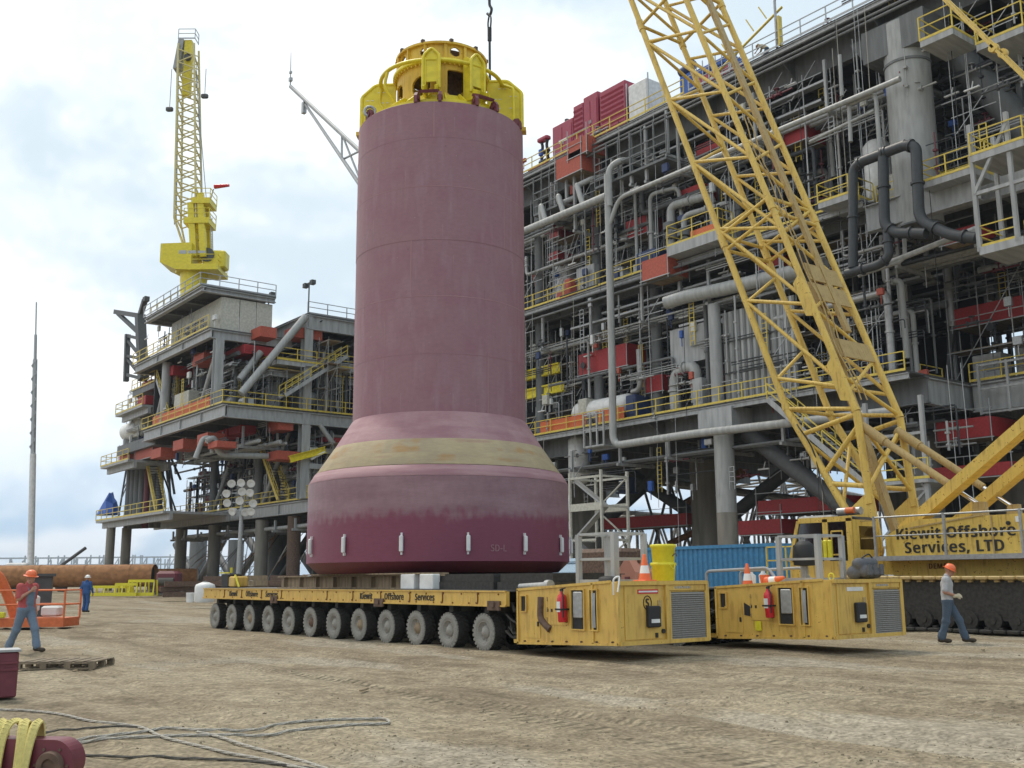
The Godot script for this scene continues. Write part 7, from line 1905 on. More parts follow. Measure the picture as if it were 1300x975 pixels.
	var lamp := MB.new(); lamp.lathe([[0.0, -0.30], [0.12, -0.28], [0.16, -0.12], [0.25, 0.04], [0.30, 0.2], [0.25, 0.21], [0.0, 0.10]], Vector3.ZERO, Basis(Vector3.RIGHT, PI / 2), 14)
	var lmesh := lamp.mesh()
	for q in [[-0.7, 1.9], [0.05, 1.95], [0.75, 1.9], [-0.95, 1.1], [0.1, 1.25], [0.75, 1.15], [-0.9, 0.35], [0.0, 0.5], [0.95, 0.3], [-0.45, -0.35], [0.35, -0.4], [0.85, -0.35]]:
		piece(t, "lamp", lmesh, M.lamp_dim, Transform3D(Basis(Vector3.UP, rng.randf_range(-0.5, 0.5)) * Basis(Vector3.RIGHT, 0.35), V(q[0], top + q[1] * 0.9, 0.3)))
	for y in [-0.3, 0.35, 1.1, 1.75]:
		b = MB.new(); b.bar(V(-0.95, top + y * 0.9, 0.1), V(0.95, top + y * 0.9, 0.1), 0.07, 0.07); part(t, "cross_arm", b, M.galvanised)
	b = MB.new(); b.tube(V(0.05, top, 0), V(0.05, top + 1.8, 0), 0.09, -1, 8); part(t, "head_post", b, M.galvanised)
	# blue container beyond the trailers
	var zc := -34.5
	var ca := onz(815, 700, zc); var cb := onz(986, 700, zc)
	t = thing("shipping_container", "bright blue corrugated shipping container behind the two trailers", "container", V((ca.x + cb.x) * 0.5, 0.1, zc))
	var L := cb.x - ca.x; var H := 2.75
	b = MB.new(); b.span(V(-L * 0.5, 0.1, -0.08), V(L * 0.5, H, -2.44)); part(t, "shell", b, M.blue)
	var n := int(L / 0.28)
	for q in n:
		b = MB.new(); b.prism(PackedVector2Array([Vector2(-0.10, 0), Vector2(-0.05, 0.05), Vector2(0.05, 0.05), Vector2(0.10, 0)]), Transform3D(Basis(V(1, 0, 0), V(0, 0, 1), V(0, -1, 0)), V(-L * 0.5 + 0.2 + (L - 0.4) * q / (n - 1), H - 0.14, -0.08)), H - 0.35); part(t, "corrugation", b, M.blue)
	for y in [0.1, H - 0.06]:
		b = MB.new(); b.bar(V(-L * 0.5, y, -0.03), V(L * 0.5, y, -0.03), 0.1, 0.14); part(t, "side_rail", b, M.blue)
	for x in [-L * 0.5, L * 0.5]:
		b = MB.new(); b.bar(V(x, 0, -0.03), V(x, H, -0.03), 0.14, 0.12); part(t, "corner_post", b, M.blue)
	# white stair scaffold beside the pile, standing before the platform
	var sa := onz(725, 700, -47.0); var sb := onz(765, 700, -47.0)
	t = thing("scaffold_tower", "pale scaffold stair tower standing between the pile and the platform legs", "scaffold", V(sa.x, 0, -47.0))
	var sw := sb.x - sa.x
	for x in [0.0, sw]:
		for z in [0.0, -2.4]:
			b = MB.new(); b.bar(V(x, 0, z), V(x, 8.6, z), 0.16, 0.16); part(t, "standard", b, M.cream)
	for y in [2.1, 4.0, 6.2, 8.2]:
		b = MB.new()
		for z in [0.0, -2.4]: b.bar(V(0, y, z), V(sw, y, z), 0.12, 0.14 if y != 6.2 else 0.5)
		b.bar(V(0, y, 0), V(0, y, -2.4), 0.12, 0.14); b.bar(V(sw, y, 0), V(sw, y, -2.4), 0.12, 0.14); part(t, "ledger", b, M.cream)
	for q in [[0.0, 0.0, 1.0, 2.1], [1.0, 2.1, 0.0, 4.0], [0.0, 4.0, 1.0, 6.2], [1.0, 6.2, 0.0, 8.2]]:
		b = MB.new(); b.bar(V(q[0] * sw, q[1], -0.4), V(q[2] * sw, q[3], -0.4), 0.5, 0.12); part(t, "stair_flight", b, M.galvanised)
		b = MB.new(); b.bar(V((1 - q[0]) * sw, q[1], -2.4), V((1 - q[2]) * sw, q[3], -2.4), 0.09, 0.09); part(t, "diagonal", b, M.cream)
	# salmon pump house and brown machine behind the near power pack
	var sp := onz(795, 720, -24.5)
	t = thing("pump_house", "salmon pink little gabled pump casing behind the nearer power pack", "pump", V(sp.x, 0, -24.5))
	b = MB.new(); b.prism(PackedVector2Array([Vector2(-0.42, 0.0), Vector2(0.42, 0.0), Vector2(0.42, 1.7), Vector2(0.1, 2.15), Vector2(-0.05, 2.15), Vector2(-0.42, 1.75)]), Transform3D(Basis(), V(0, 0, -0.8)), 0.8); part(t, "casing", b, mat("salmon", C(0.52, 0.24, 0.17), 0.7))
	b = MB.new(); b.box(V(0.05, 1.35, 0.01), V(0.22, 0.4, 0.04)); part(t, "hatch", b, M.maroon)
	b = MB.new(); b.tube(V(0.2, 2.0, -0.4), V(0.2, 2.4, -0.4), 0.06, -1, 8); part(t, "vent_pipe", b, M.brown_steel)
	var bm := onz(775, 700, -30.0)
	t = thing("brown_compressor", "dark brown boxy compressor seen through the grey cage on the nearer trailer", "compressor", V(bm.x, 0, -30.0))
	b = MB.new(); b.cbox(V(0, 1.6, 0), V(2.6, 2.2, 1.6), 0.15, Basis(Vector3.BACK, 0.0)); part(t, "housing", b, M.brown_steel)
	b = MB.new(); b.span(V(-1.5, 0, 0.8), V(1.5, 0.5, -0.8)); part(t, "skid", b, M.mud_black)
	b = MB.new(); b.tube(V(-0.7, 2.7, 0), V(-0.7, 3.2, 0), 0.12, -1, 10); part(t, "exhaust", b, M.mud_black)
	# light blue sheeted load behind the pile's right foot
	var lb := onz(745, 722, -36.0)
	b = MB.new(); b.cbox(V(0, 1.1, 0), V(3.4, 2.2, 2.4), 0.4); b.cbox(V(-0.2, 2.3, 0), V(2.0, 0.4, 1.6), 0.15)
	solo("sheeted_load", "pale blue sheeted load standing between pile and blue container", "load", b, mat("pale_blue", C(0.30, 0.43, 0.55), 0.7, 0.0, M.dirt.detail_albedo, 0.4), V(lb.x, 0.0, -36.0))
	# maroon bin and timber pallet at the left, shackle and slings in the corner
	var rb := ony(20, 886, 0.0)
	t = thing("steel_crate", "maroon steel crate cut off by the left edge of the picture", "crate", rb, "", yaw + 0.52)
	b = MB.new(); b.cbox(V(-0.62, 0.31, -0.19), V(1.24, 0.60, 0.46), 0.02); part(t, "body", b, M.maroon)
	for y in [0.38, 0.47]:
		b = MB.new(); b.bar(V(-1.2, y, 0.05), V(0.0, y, 0.05), 0.03, 0.03); part(t, "rib", b, M.maroon)
	b = MB.new(); b.span(V(-1.25, 0.61, 0.06), V(0.02, 0.64, -0.44)); part(t, "lid_rim", b, M.galvanised)
	var pa := ony(70, 851, 0.0)
	t = thing("timber_pallet", "flat weathered timber pallet lying on the dirt at the left", "pallet", pa + V(0, 0.015, 0), "", yaw + 0.02)
	for q in 7:
		b = MB.new(); b.box(V(-0.62 + q * 0.207, 0.128, -0.45), V(0.15, 0.02, 0.95)); part(t, "top_board", b, M.pallet_wood)
	for z in [0.0, -0.45, -0.9]:
		b = MB.new(); b.bar(V(-0.70, 0.106, z), V(0.70, 0.106, z), 0.09, 0.022); part(t, "stringer_board", b, M.pallet_wood)
		for x in [-0.65, -0.2, 0.22, 0.65]:
			b = MB.new(); b.box(V(x, 0.058, z), V(0.11, 0.075, 0.10)); part(t, "block", b, M.pallet_wood)
		b = MB.new(); b.bar(V(-0.70, 0.012, z), V(0.70, 0.012, z), 0.10, 0.02); part(t, "bottom_board", b, M.pallet_wood)
	build_shackle(yaw)
	build_ropes()

func build_shackle(yaw: float) -> void:
	var o := ony(70, 995, 0.0)
	var t := thing("lifting_shackle", "big maroon lifting shackle lying in the lower left corner under yellow slings", "shackle", o, "", yaw - 0.15)
	var b := MB.new()
	var poly := PackedVector2Array()
	for q in 17: poly.append(Vector2(0.02, 0.17) + Vector2(cos(-PI / 2 + PI * q / 16.0), sin(-PI / 2 + PI * q / 16.0)) * Vector2(0.17, 0.17))
	poly.append(Vector2(-0.75, 0.34)); poly.append(Vector2(-0.75, 0.0))
	b.prism(poly, Transform3D(Basis(), V(0, 0, -0.09)), 0.18); part(t, "bow", b, M.maroon)
	b = MB.new(); b.lathe([[0.0, -0.14], [0.10, -0.14], [0.11, -0.12], [0.11, 0.12], [0.10, 0.14], [0.055, 0.14], [0.05, 0.12], [0.0, 0.12]], V(0.01, 0.15, 0), Basis(Vector3.RIGHT, PI / 2), 24); part(t, "pin", b, M.brown_steel)
	b = MB.new()
	for q in 6: b.tube(V(0.01 + cos(TAU * q / 6) * 0.135, 0.15 + sin(TAU * q / 6) * 0.135, 0.08), V(0.01 + cos(TAU * q / 6) * 0.135, 0.15 + sin(TAU * q / 6) * 0.135, 0.10), 0.012, -1, 6)
	part(t, "bolt", b, M.brown_steel); t.get_child(t.get_child_count() - 1).set_meta("kind", "stuff")
	for q in [[-0.19, 0.04, 0.1], [-0.28, 0.045, 0.3], [-0.38, 0.04, -0.3], [-0.50, 0.045, 0.2]]:
		b = MB.new()   # webbing strap draped over the bow: a wide folded ribbon
		var pts := []
		for k in 33:
			var f := k / 32.0
			var a := PI * f
			pts.append(V(q[0] + q[2] * (f - 0.5) * 0.35 + 0.015 * sin(9.0 * f + q[0] * 20), maxf(0.03, 0.355 + 0.09 * sin(a) - absf(cos(a)) ** 3 * 0.42 + 0.02), -cos(a) * 0.17))
		var w: float = q[1]
		for k in 32:
			var d: Vector3 = (pts[k + 1] - pts[k]).normalized()
			var s := V(1, 0, 0.1).normalized()
			var nn := s.cross(d).normalized() * 0.014
			var a0: Vector3 = pts[k] - s * w; var a1: Vector3 = pts[k] + s * w; var c0: Vector3 = pts[k + 1] - s * w; var c1: Vector3 = pts[k + 1] + s * w
			var m0: Vector3 = pts[k] - nn * 1.6; var m1: Vector3 = pts[k + 1] - nn * 1.6
			b.quad(a0, m0, m1, c0); b.quad(m0, a1, c1, m1); b.quad(a1 + nn, a0 + nn, c0 + nn, c1 + nn); b.quad(a0 + nn, a0, c0, c0 + nn); b.quad(a1, a1 + nn, c1 + nn, c1)
		var sl := solo("web_sling", ["rightmost yellow webbing sling draped over the maroon shackle", "second yellow webbing sling from the shackle's rounded end", "third yellow webbing sling from the shackle's rounded end", "leftmost yellow webbing sling over the shackle, cut by the picture edge"][int((-q[0] - 0.14) * 9.0)], "sling", b, M.sling_yellow, o, "yellow slings on the shackle")
		sl.rotation.y = yaw - 0.15

func build_ropes() -> void:
	var sets := [["pale wire rope curving across the dirt from the left edge, farthest of the ropes", M.rope, 0.015, [[-40, 899], [0, 900], [60, 904], [120, 918], [176, 926], [208, 940], [280, 956], [348, 969], [420, 984]]],
		["wire rope doubled back in a long narrow loop on the dirt", M.rope, 0.016, [[84, 940], [176, 934], [212, 926], [264, 928], [360, 920], [440, 913], [482, 910], [494, 913], [478, 918], [360, 928], [264, 935], [176, 940], [90, 943]]],
		["dark wire rope lying straight along the bottom of the picture", M.rope_dark, 0.013, [[88, 957], [224, 963], [320, 969], [430, 978]]],
		["short dark rope end lying between shackle and crossing ropes", M.rope_dark, 0.012, [[40, 929], [90, 927], [156, 925], [185, 927]]],
		["pale rope slanting from the loop down to the bottom edge", M.rope, 0.015, [[250, 931], [280, 937], [312, 946], [360, 958], [425, 980]]]]
	for s in sets:
		var cv := Curve3D.new()
		var pts: Array = s[3]
		var P := []
		for q in pts: P.append(ony(q[0], q[1], 0.0))
		for q in P.size():
			var tan: Vector3 = (P[mini(q + 1, P.size() - 1)] - P[maxi(q - 1, 0)]) / 6.0
			cv.add_point(P[q], -tan, tan)
		var L := cv.get_baked_length()
		var line := []
		var n := int(L / 0.05)
		for q in n + 1:
			var p := cv.sample_baked(L * q / n)
			line.append(V(p.x, (ground_y(p.x, p.z) + ground_y(p.x + 0.25, p.z) + ground_y(p.x - 0.25, p.z) + ground_y(p.x, p.z + 0.2) + ground_y(p.x, p.z - 0.2)) * 0.2 + s[2] * 1.1, p.z))
		# three laid strands twisting round one another
		var t := thing("wire_rope", s[0], "rope", Vector3.ZERO, "ropes on the dirt")
		for k in 3:
			var st := []
			for q in line.size():
				var a := q * 0.55 + TAU * k / 3.0
				var d: Vector3 = (line[mini(q + 1, n)] - line[maxi(q - 1, 0)]).normalized()
				var side := d.cross(Vector3.UP).normalized()
				st.append(line[q] + (side * cos(a) + Vector3.UP * sin(a)) * s[2] * 0.5)
			var b := MB.new(); b.sweep(st, s[2] * 0.58, 6); part(t, "strand", b, s[1])

func blob(bones: Array, cell: float, k: float) -> MB:
	# smooth union of tapered capsules [a, b, ra, rb], meshed as surface nets
	var lo := V(1e9, 1e9, 1e9); var hi := -lo
	for q in bones:
		var m := maxf(q[2], q[3]) + cell * 3.0
		lo = lo.min(q[0] - Vector3.ONE * m).min(q[1] - Vector3.ONE * m); hi = hi.max(q[0] + Vector3.ONE * m).max(q[1] + Vector3.ONE * m)
	var nx := int((hi.x - lo.x) / cell) + 2; var ny := int((hi.y - lo.y) / cell) + 2; var nz := int((hi.z - lo.z) / cell) + 2
	var g := PackedFloat32Array(); g.resize(nx * ny * nz); g.fill(10.0)
	for q in bones:
		var a: Vector3 = q[0]; var d: Vector3 = q[1] - a; var r0: float = q[2]; var r1: float = q[3]
		var dd := maxf(d.length_squared(), 1e-9)
		var m := maxf(r0, r1) + maxf(cell * 2.5, k * 1.2)
		var p0 := (a.min(q[1]) - Vector3.ONE * m - lo) / cell; var p1 := (a.max(q[1]) + Vector3.ONE * m - lo) / cell
		for z in range(maxi(0, int(p0.z)), mini(nz, int(p1.z) + 1)):
			for y in range(maxi(0, int(p0.y)), mini(ny, int(p1.y) + 1)):
				for x in range(maxi(0, int(p0.x)), mini(nx, int(p1.x) + 1)):
					var p := V(lo.x + x * cell, lo.y + y * cell, lo.z + z * cell) - a
					var t := clampf(p.dot(d) / dd, 0.0, 1.0)
					var s := (p - d * t).length() - lerpf(r0, r1, t)
					var w := (z * ny + y) * nx + x
					var o := g[w]
					var h := maxf(k - absf(o - s), 0.0) / k
					g[w] = minf(o, s) - h * h * k * 0.25
	var b := MB.new()
	var id := PackedInt32Array(); id.resize(nx * ny * nz); id.fill(-1)
	var off := [0, 1, nx, nx + 1, nx * ny, nx * ny + 1, nx * ny + nx, nx * ny + nx + 1]
	var cor := [V(0, 0, 0), V(1, 0, 0), V(0, 1, 0), V(1, 1, 0), V(0, 0, 1), V(1, 0, 1), V(0, 1, 1), V(1, 1, 1)]
	var edges := [[0, 1], [2, 3], [4, 5], [6, 7], [0, 2], [1, 3], [4, 6], [5, 7], [0, 4], [1, 5], [2, 6], [3, 7]]
	for z in nz - 1:
		for y in ny - 1:
			for x in nx - 1:
				var w := (z * ny + y) * nx + x
				var c0 := g[w] < 0.0
				var mixd := false
				for q in 7:
					if (g[w + off[q + 1]] < 0.0) != c0:
						mixd = true
						break
				if not mixd: continue
				var s := Vector3.ZERO; var n := 0
				for e in edges:
					var u := g[w + off[e[0]]]; var v := g[w + off[e[1]]]
					if (u < 0.0) != (v < 0.0):
						s += cor[e[0]].lerp(cor[e[1]], u / (u - v)); n += 1
				id[w] = b.v.size()
				b.v.append(lo + (V(x, y, z) + s / n) * cell)
				var gr := V(g[w + 1] - g[w] + g[w + off[7]] - g[w + off[6]], g[w + nx] - g[w] + g[w + off[7]] - g[w + off[5]], g[w + nx * ny] - g[w] + g[w + off[7]] - g[w + off[3]])
				b.n.append(gr.normalized()); b.t.append(Vector2.ZERO)
	for z in range(1, nz - 1):
		for y in range(1, ny - 1):
			for x in range(1, nx - 1):
				var w := (z * ny + y) * nx + x
				var a := g[w] < 0.0
				for ax in 3:
					var st: int = [1, nx, nx * ny][ax]; var s1: int = [nx, nx * ny, 1][ax]; var s2: int = [nx * ny, 1, nx][ax]
					if (g[w + st] < 0.0) == a: continue
					var q0 := id[w]; var q1 := id[w - s1]; var q2 := id[w - s1 - s2]; var q3 := id[w - s2]
					if q0 < 0 or q1 < 0 or q2 < 0 or q3 < 0: continue
					if a: b.i.append_array([q0, q2, q1, q0, q3, q2])
					else: b.i.append_array([q0, q1, q2, q0, q2, q3])
	return b
func join(a: MB, c: MB) -> void:
	var s := a.v.size()
	a.v.append_array(c.v); a.n.append_array(c.n); a.t.append_array(c.t)
	for q in c.i: a.i.append(q + s)

func hand_bones(w: Vector3, dir: Vector3, palm: Vector3, side: float, curl: float) -> Array:
	# wrist, forearm direction, palm normal; five fingers of unequal length
	var x := dir.cross(palm).normalized() * side
	var out := [[w, w + dir * 0.05, 0.026, 0.030], [w + dir * 0.05 + x * 0.02, w + dir * 0.085 + x * 0.026, 0.022, 0.018], [w + dir * 0.05 - x * 0.02, w + dir * 0.085 - x * 0.026, 0.022, 0.018]]
	var lens := [0.068, 0.078, 0.074, 0.058]
	for q in 4:
		var p: Vector3 = w + dir * 0.085 + x * (0.030 - q * 0.020)
		var d := dir
		for s in 3:
			d = (d + palm * curl * (0.55 + 0.25 * s)).normalized()
			var e: Vector3 = p + d * lens[q] * [0.45, 0.32, 0.23][s]
			out.append([p, e, 0.0098 - s * 0.0008, 0.0092 - s * 0.0008]); p = e
	var tp := w + dir * 0.030 + x * 0.030
	var t1 := tp + (dir * 0.6 + x * 0.7 + palm * 0.3).normalized() * 0.035
	var t2 := t1 + (dir * 0.9 + x * 0.2 + palm * 0.45).normalized() * 0.030
	out.append([tp, t1, 0.014, 0.0115]); out.append([t1, t2, 0.0115, 0.009])
	return out

func person(label: String, at: Vector3, yaw: float, J: Dictionary, outfit: Dictionary) -> Node3D:
	# joints in a frame where +z is ahead of the person and +x is the person's left
	var t := thing("person", label, "person", at, "", yaw)
	var gr := func(q: Array, d: float) -> Array: return [q[0], q[1], q[2] + d, q[3] + d]
	var torso := [[J.pelvis + J.lx * 0.07, J.waist + J.lx * 0.05, 0.115, 0.105], [J.pelvis - J.lx * 0.07, J.waist - J.lx * 0.05, 0.115, 0.105], [J.waist + J.lx * 0.05, J.chest + J.lx * 0.075, 0.105, 0.115], [J.waist - J.lx * 0.05, J.chest - J.lx * 0.075, 0.105, 0.115], [J.chest, J.neck, 0.11, 0.06], [J.chest + J.lx * 0.06, J.shl, 0.09, 0.062], [J.chest - J.lx * 0.06, J.shr, 0.09, 0.062]]
	var arms := [[J.shl, J.ell, 0.056, 0.042], [J.shr, J.elr, 0.056, 0.042]]
	var fore := [[J.ell, J.wrl, 0.042, 0.027], [J.elr, J.wrr, 0.042, 0.027]]
	var legs := [[J.hil, J.knl, 0.092, 0.058], [J.hir, J.knr, 0.092, 0.058], [J.knl, J.anl, 0.058, 0.038], [J.knr, J.anr, 0.058, 0.038]]
	var neck := [[J.neck - V(0, 0.03, 0), J.head - V(0, 0.05, 0), 0.058, 0.055]]
	var body := blob(torso + arms + fore + legs + neck + [[J.anl, J.tol, 0.036, 0.032], [J.anr, J.tor, 0.036, 0.032]], 0.02, 0.05)
	# head with brow, nose, jaw, ears
	var f: Vector3 = J.face; var s: Vector3 = J.lx; var h: Vector3 = J.head; var u := f.cross(s).normalized()
	if u.y < 0: u = -u
	var head := [[h + u * 0.045 - f * 0.018, h + u * 0.04 + f * 0.02, 0.086, 0.082], [h - u * 0.04 + f * 0.03, h + u * 0.02 + f * 0.035, 0.056, 0.070], [h - u * 0.085 + f * 0.052, h - u * 0.07 + f * 0.045, 0.036, 0.045], [h + u * 0.012 + f * 0.098, h - u * 0.028 + f * 0.116, 0.009, 0.015], [h + u * 0.03 + f * 0.088 + s * 0.03, h + u * 0.03 + f * 0.088 - s * 0.03, 0.014, 0.014], [h - u * 0.058 + f * 0.098 + s * 0.02, h - u * 0.058 + f * 0.098 - s * 0.02, 0.010, 0.010]]
	for q in [1.0, -1.0]: head.append([h + s * q * 0.083 + u * 0.02 - f * 0.005, h + s * q * 0.080 - u * 0.025, 0.017, 0.013])
	head.append([J.neck, h - u * 0.06, 0.056, 0.05])
	join(body, blob(head, 0.009, 0.022))
	if not outfit.has("glove"):
		join(body, blob(hand_bones(J.wrl, J.hdl, J.pml, 1.0, J.curl), 0.006, 0.010)); join(body, blob(hand_bones(J.wrr, J.hdr, J.pmr, -1.0, J.curl), 0.006, 0.010))
	part(t, "body", body, M.skin)
	for q in [1.0, -1.0]:
		var e := MB.new(); e.lathe([[0.0, -0.009], [0.008, -0.005], [0.010, 0.0], [0.008, 0.005], [0.0, 0.009]], h + u * 0.008 + f * 0.086 + s * q * 0.031, Basis(), 10); part(t, "eye", e, M.black)
	if outfit.has("glove"):
		for q in [[J.wrl, J.hdl, J.pml, 1.0], [J.wrr, J.hdr, J.pmr, -1.0]]:
			var hb := hand_bones(q[0], q[1], q[2], q[3], J.curl)
			for k in hb: k[2] += 0.004; k[3] += 0.004
			hb.append([q[0] - q[1] * 0.05, q[0], 0.040, 0.036])
			part(t, "glove", blob(hb, 0.007, 0.012), M[outfit.glove])
	# clothes
	var grow := func(list: Array, d: float) -> Array: return list.map(func(q): return gr.call(q, d))
	var shirt: Array = grow.call(torso.slice(0, 7), 0.017)
	if outfit.sleeve > 0.9: shirt += grow.call(arms, 0.019) + grow.call(fore, 0.017)
	else:
		for q in arms: shirt.append([q[0], q[0].lerp(q[1], 0.85), q[2] + 0.022, q[3] + 0.028])
	part(t, "shirt", blob(shirt, 0.018, 0.05), M[outfit.shirt])
	var tro: Array = [[J.pelvis + J.lx * 0.06, J.waist.lerp(J.pelvis, 0.45) + J.lx * 0.05, 0.134, 0.128], [J.pelvis - J.lx * 0.06, J.waist.lerp(J.pelvis, 0.45) - J.lx * 0.05, 0.134, 0.128]]
	tro += [[J.hil, J.knl, 0.113, 0.082], [J.hir, J.knr, 0.113, 0.082], [J.knl, J.anl + V(0, 0.02, 0), 0.082, 0.074], [J.knr, J.anr + V(0, 0.02, 0), 0.082, 0.074]]
	if outfit.has("bib"): tro += [[J.waist + J.lx * 0.03 + J.front * 0.045, J.chest + J.lx * 0.05 + J.front * 0.055, 0.108, 0.09], [J.waist - J.lx * 0.03 + J.front * 0.045, J.chest - J.lx * 0.05 + J.front * 0.055, 0.108, 0.09]]
	if outfit.has("coverall"): tro += grow.call(torso.slice(0, 7), 0.022)
	# folds: a few shallow rings bunched at knee and ankle
	for q in [[J.knl, J.anl], [J.knr, J.anr]]:
		for k in [0.05, 0.75, 0.92]: tro.append([q[0].lerp(q[1], k) + J.front * 0.02, q[0].lerp(q[1], k) - J.front * 0.025 + V(0, 0.02, 0), 0.066, 0.07])
	part(t, "coverall" if outfit.has("coverall") else "trousers", blob(tro, 0.018, 0.035), M[outfit.trousers])
	if outfit.has("bib"):
		for q in [1.0, -1.0]:
			var st := MB.new(); st.pipe([J.chest + J.lx * q * 0.075 + J.front * 0.145, J.chest.lerp(J.neck, 0.7) + J.lx * q * 0.09 + J.front * 0.06, J.chest + J.lx * q * 0.06 - J.front * 0.13], 0.018, 0.05, 6); part(t, "strap", st, M[outfit.trousers])
	for q in [[J.anl, J.tol], [J.anr, J.tor]]:
		var d: Vector3 = (q[1] - q[0]); d.y = 0; d = d.normalized()
		part(t, "boot", blob([[q[0] + V(0, 0.07, 0), q[0] - V(0, 0.02, 0), 0.062, 0.055], [q[0] - V(0, 0.03, 0) - d * 0.04, q[1], 0.05, 0.044], [q[1], q[1] + d * 0.05, 0.046, 0.042]], 0.014, 0.03), M.boot)
	# hard hat with brim
	var hat := MB.new()
	var B := Basis(s, u, s.cross(u))
	hat.lathe([[0.118, 0.0], [0.122, 0.012], [0.120, 0.045], [0.104, 0.088], [0.070, 0.118], [0.03, 0.130], [0.0, 0.132]], Vector3.ZERO, Basis(), 28)
	hat.lathe([[0.16 if outfit.brim else 0.128, -0.012], [0.165 if outfit.brim else 0.13, -0.004], [0.118, 0.010]], Vector3.ZERO, Basis(), 28)
	for q in 3: hat.pipe([V((q - 1) * 0.035, 0.06, -0.112), V((q - 1) * 0.032, 0.125, -0.04), V((q - 1) * 0.032, 0.125, 0.04), V((q - 1) * 0.035, 0.06, 0.112)], 0.009, 0.03, 6)
	if not outfit.brim: hat.prism(PackedVector2Array([Vector2(-0.09, 0.08), Vector2(0.09, 0.08), Vector2(0.07, 0.175), Vector2(0, 0.19), Vector2(-0.07, 0.175)]), Transform3D(Basis(V(1, 0, 0), V(0, 0, 1), V(0, -1, 0)), V(0, 0.012, 0)), 0.012)
	piece(t, "hard_hat", hat.mesh(), M[outfit.hat], Transform3D(B * Basis(Vector3.RIGHT, 0.05), h + u * 0.055))
	return t

func pose(d: Dictionary) -> Dictionary:
	var j := {"pelvis": V(0, 0.95, 0), "waist": V(0, 1.10, 0.0), "chest": V(0, 1.31, 0.0), "neck": V(0, 1.50, 0.0), "head": V(0, 1.625, 0.03), "shl": V(0.185, 1.42, 0), "shr": V(-0.185, 1.42, 0), "ell": V(0.24, 1.13, -0.02), "elr": V(-0.24, 1.13, -0.02), "wrl": V(0.25, 0.87, 0.06), "wrr": V(-0.25, 0.87, 0.06), "hil": V(0.09, 0.92, 0), "hir": V(-0.09, 0.92, 0), "knl": V(0.10, 0.50, 0.03), "knr": V(-0.10, 0.50, 0.03), "anl": V(0.10, 0.085, 0), "anr": V(-0.10, 0.085, 0), "tol": V(0.12, 0.04, 0.14), "tor": V(-0.12, 0.04, 0.14), "lx": V(1, 0, 0), "face": V(0, 0, 1), "front": V(0, 0, 1), "hdl": V(0, -1, 0.1).normalized(), "hdr": V(0, -1, 0.1).normalized(), "pml": V(-1, 0, 0), "pmr": V(1, 0, 0), "curl": 0.25}
	for k in d: j[k] = d[k]
	return j

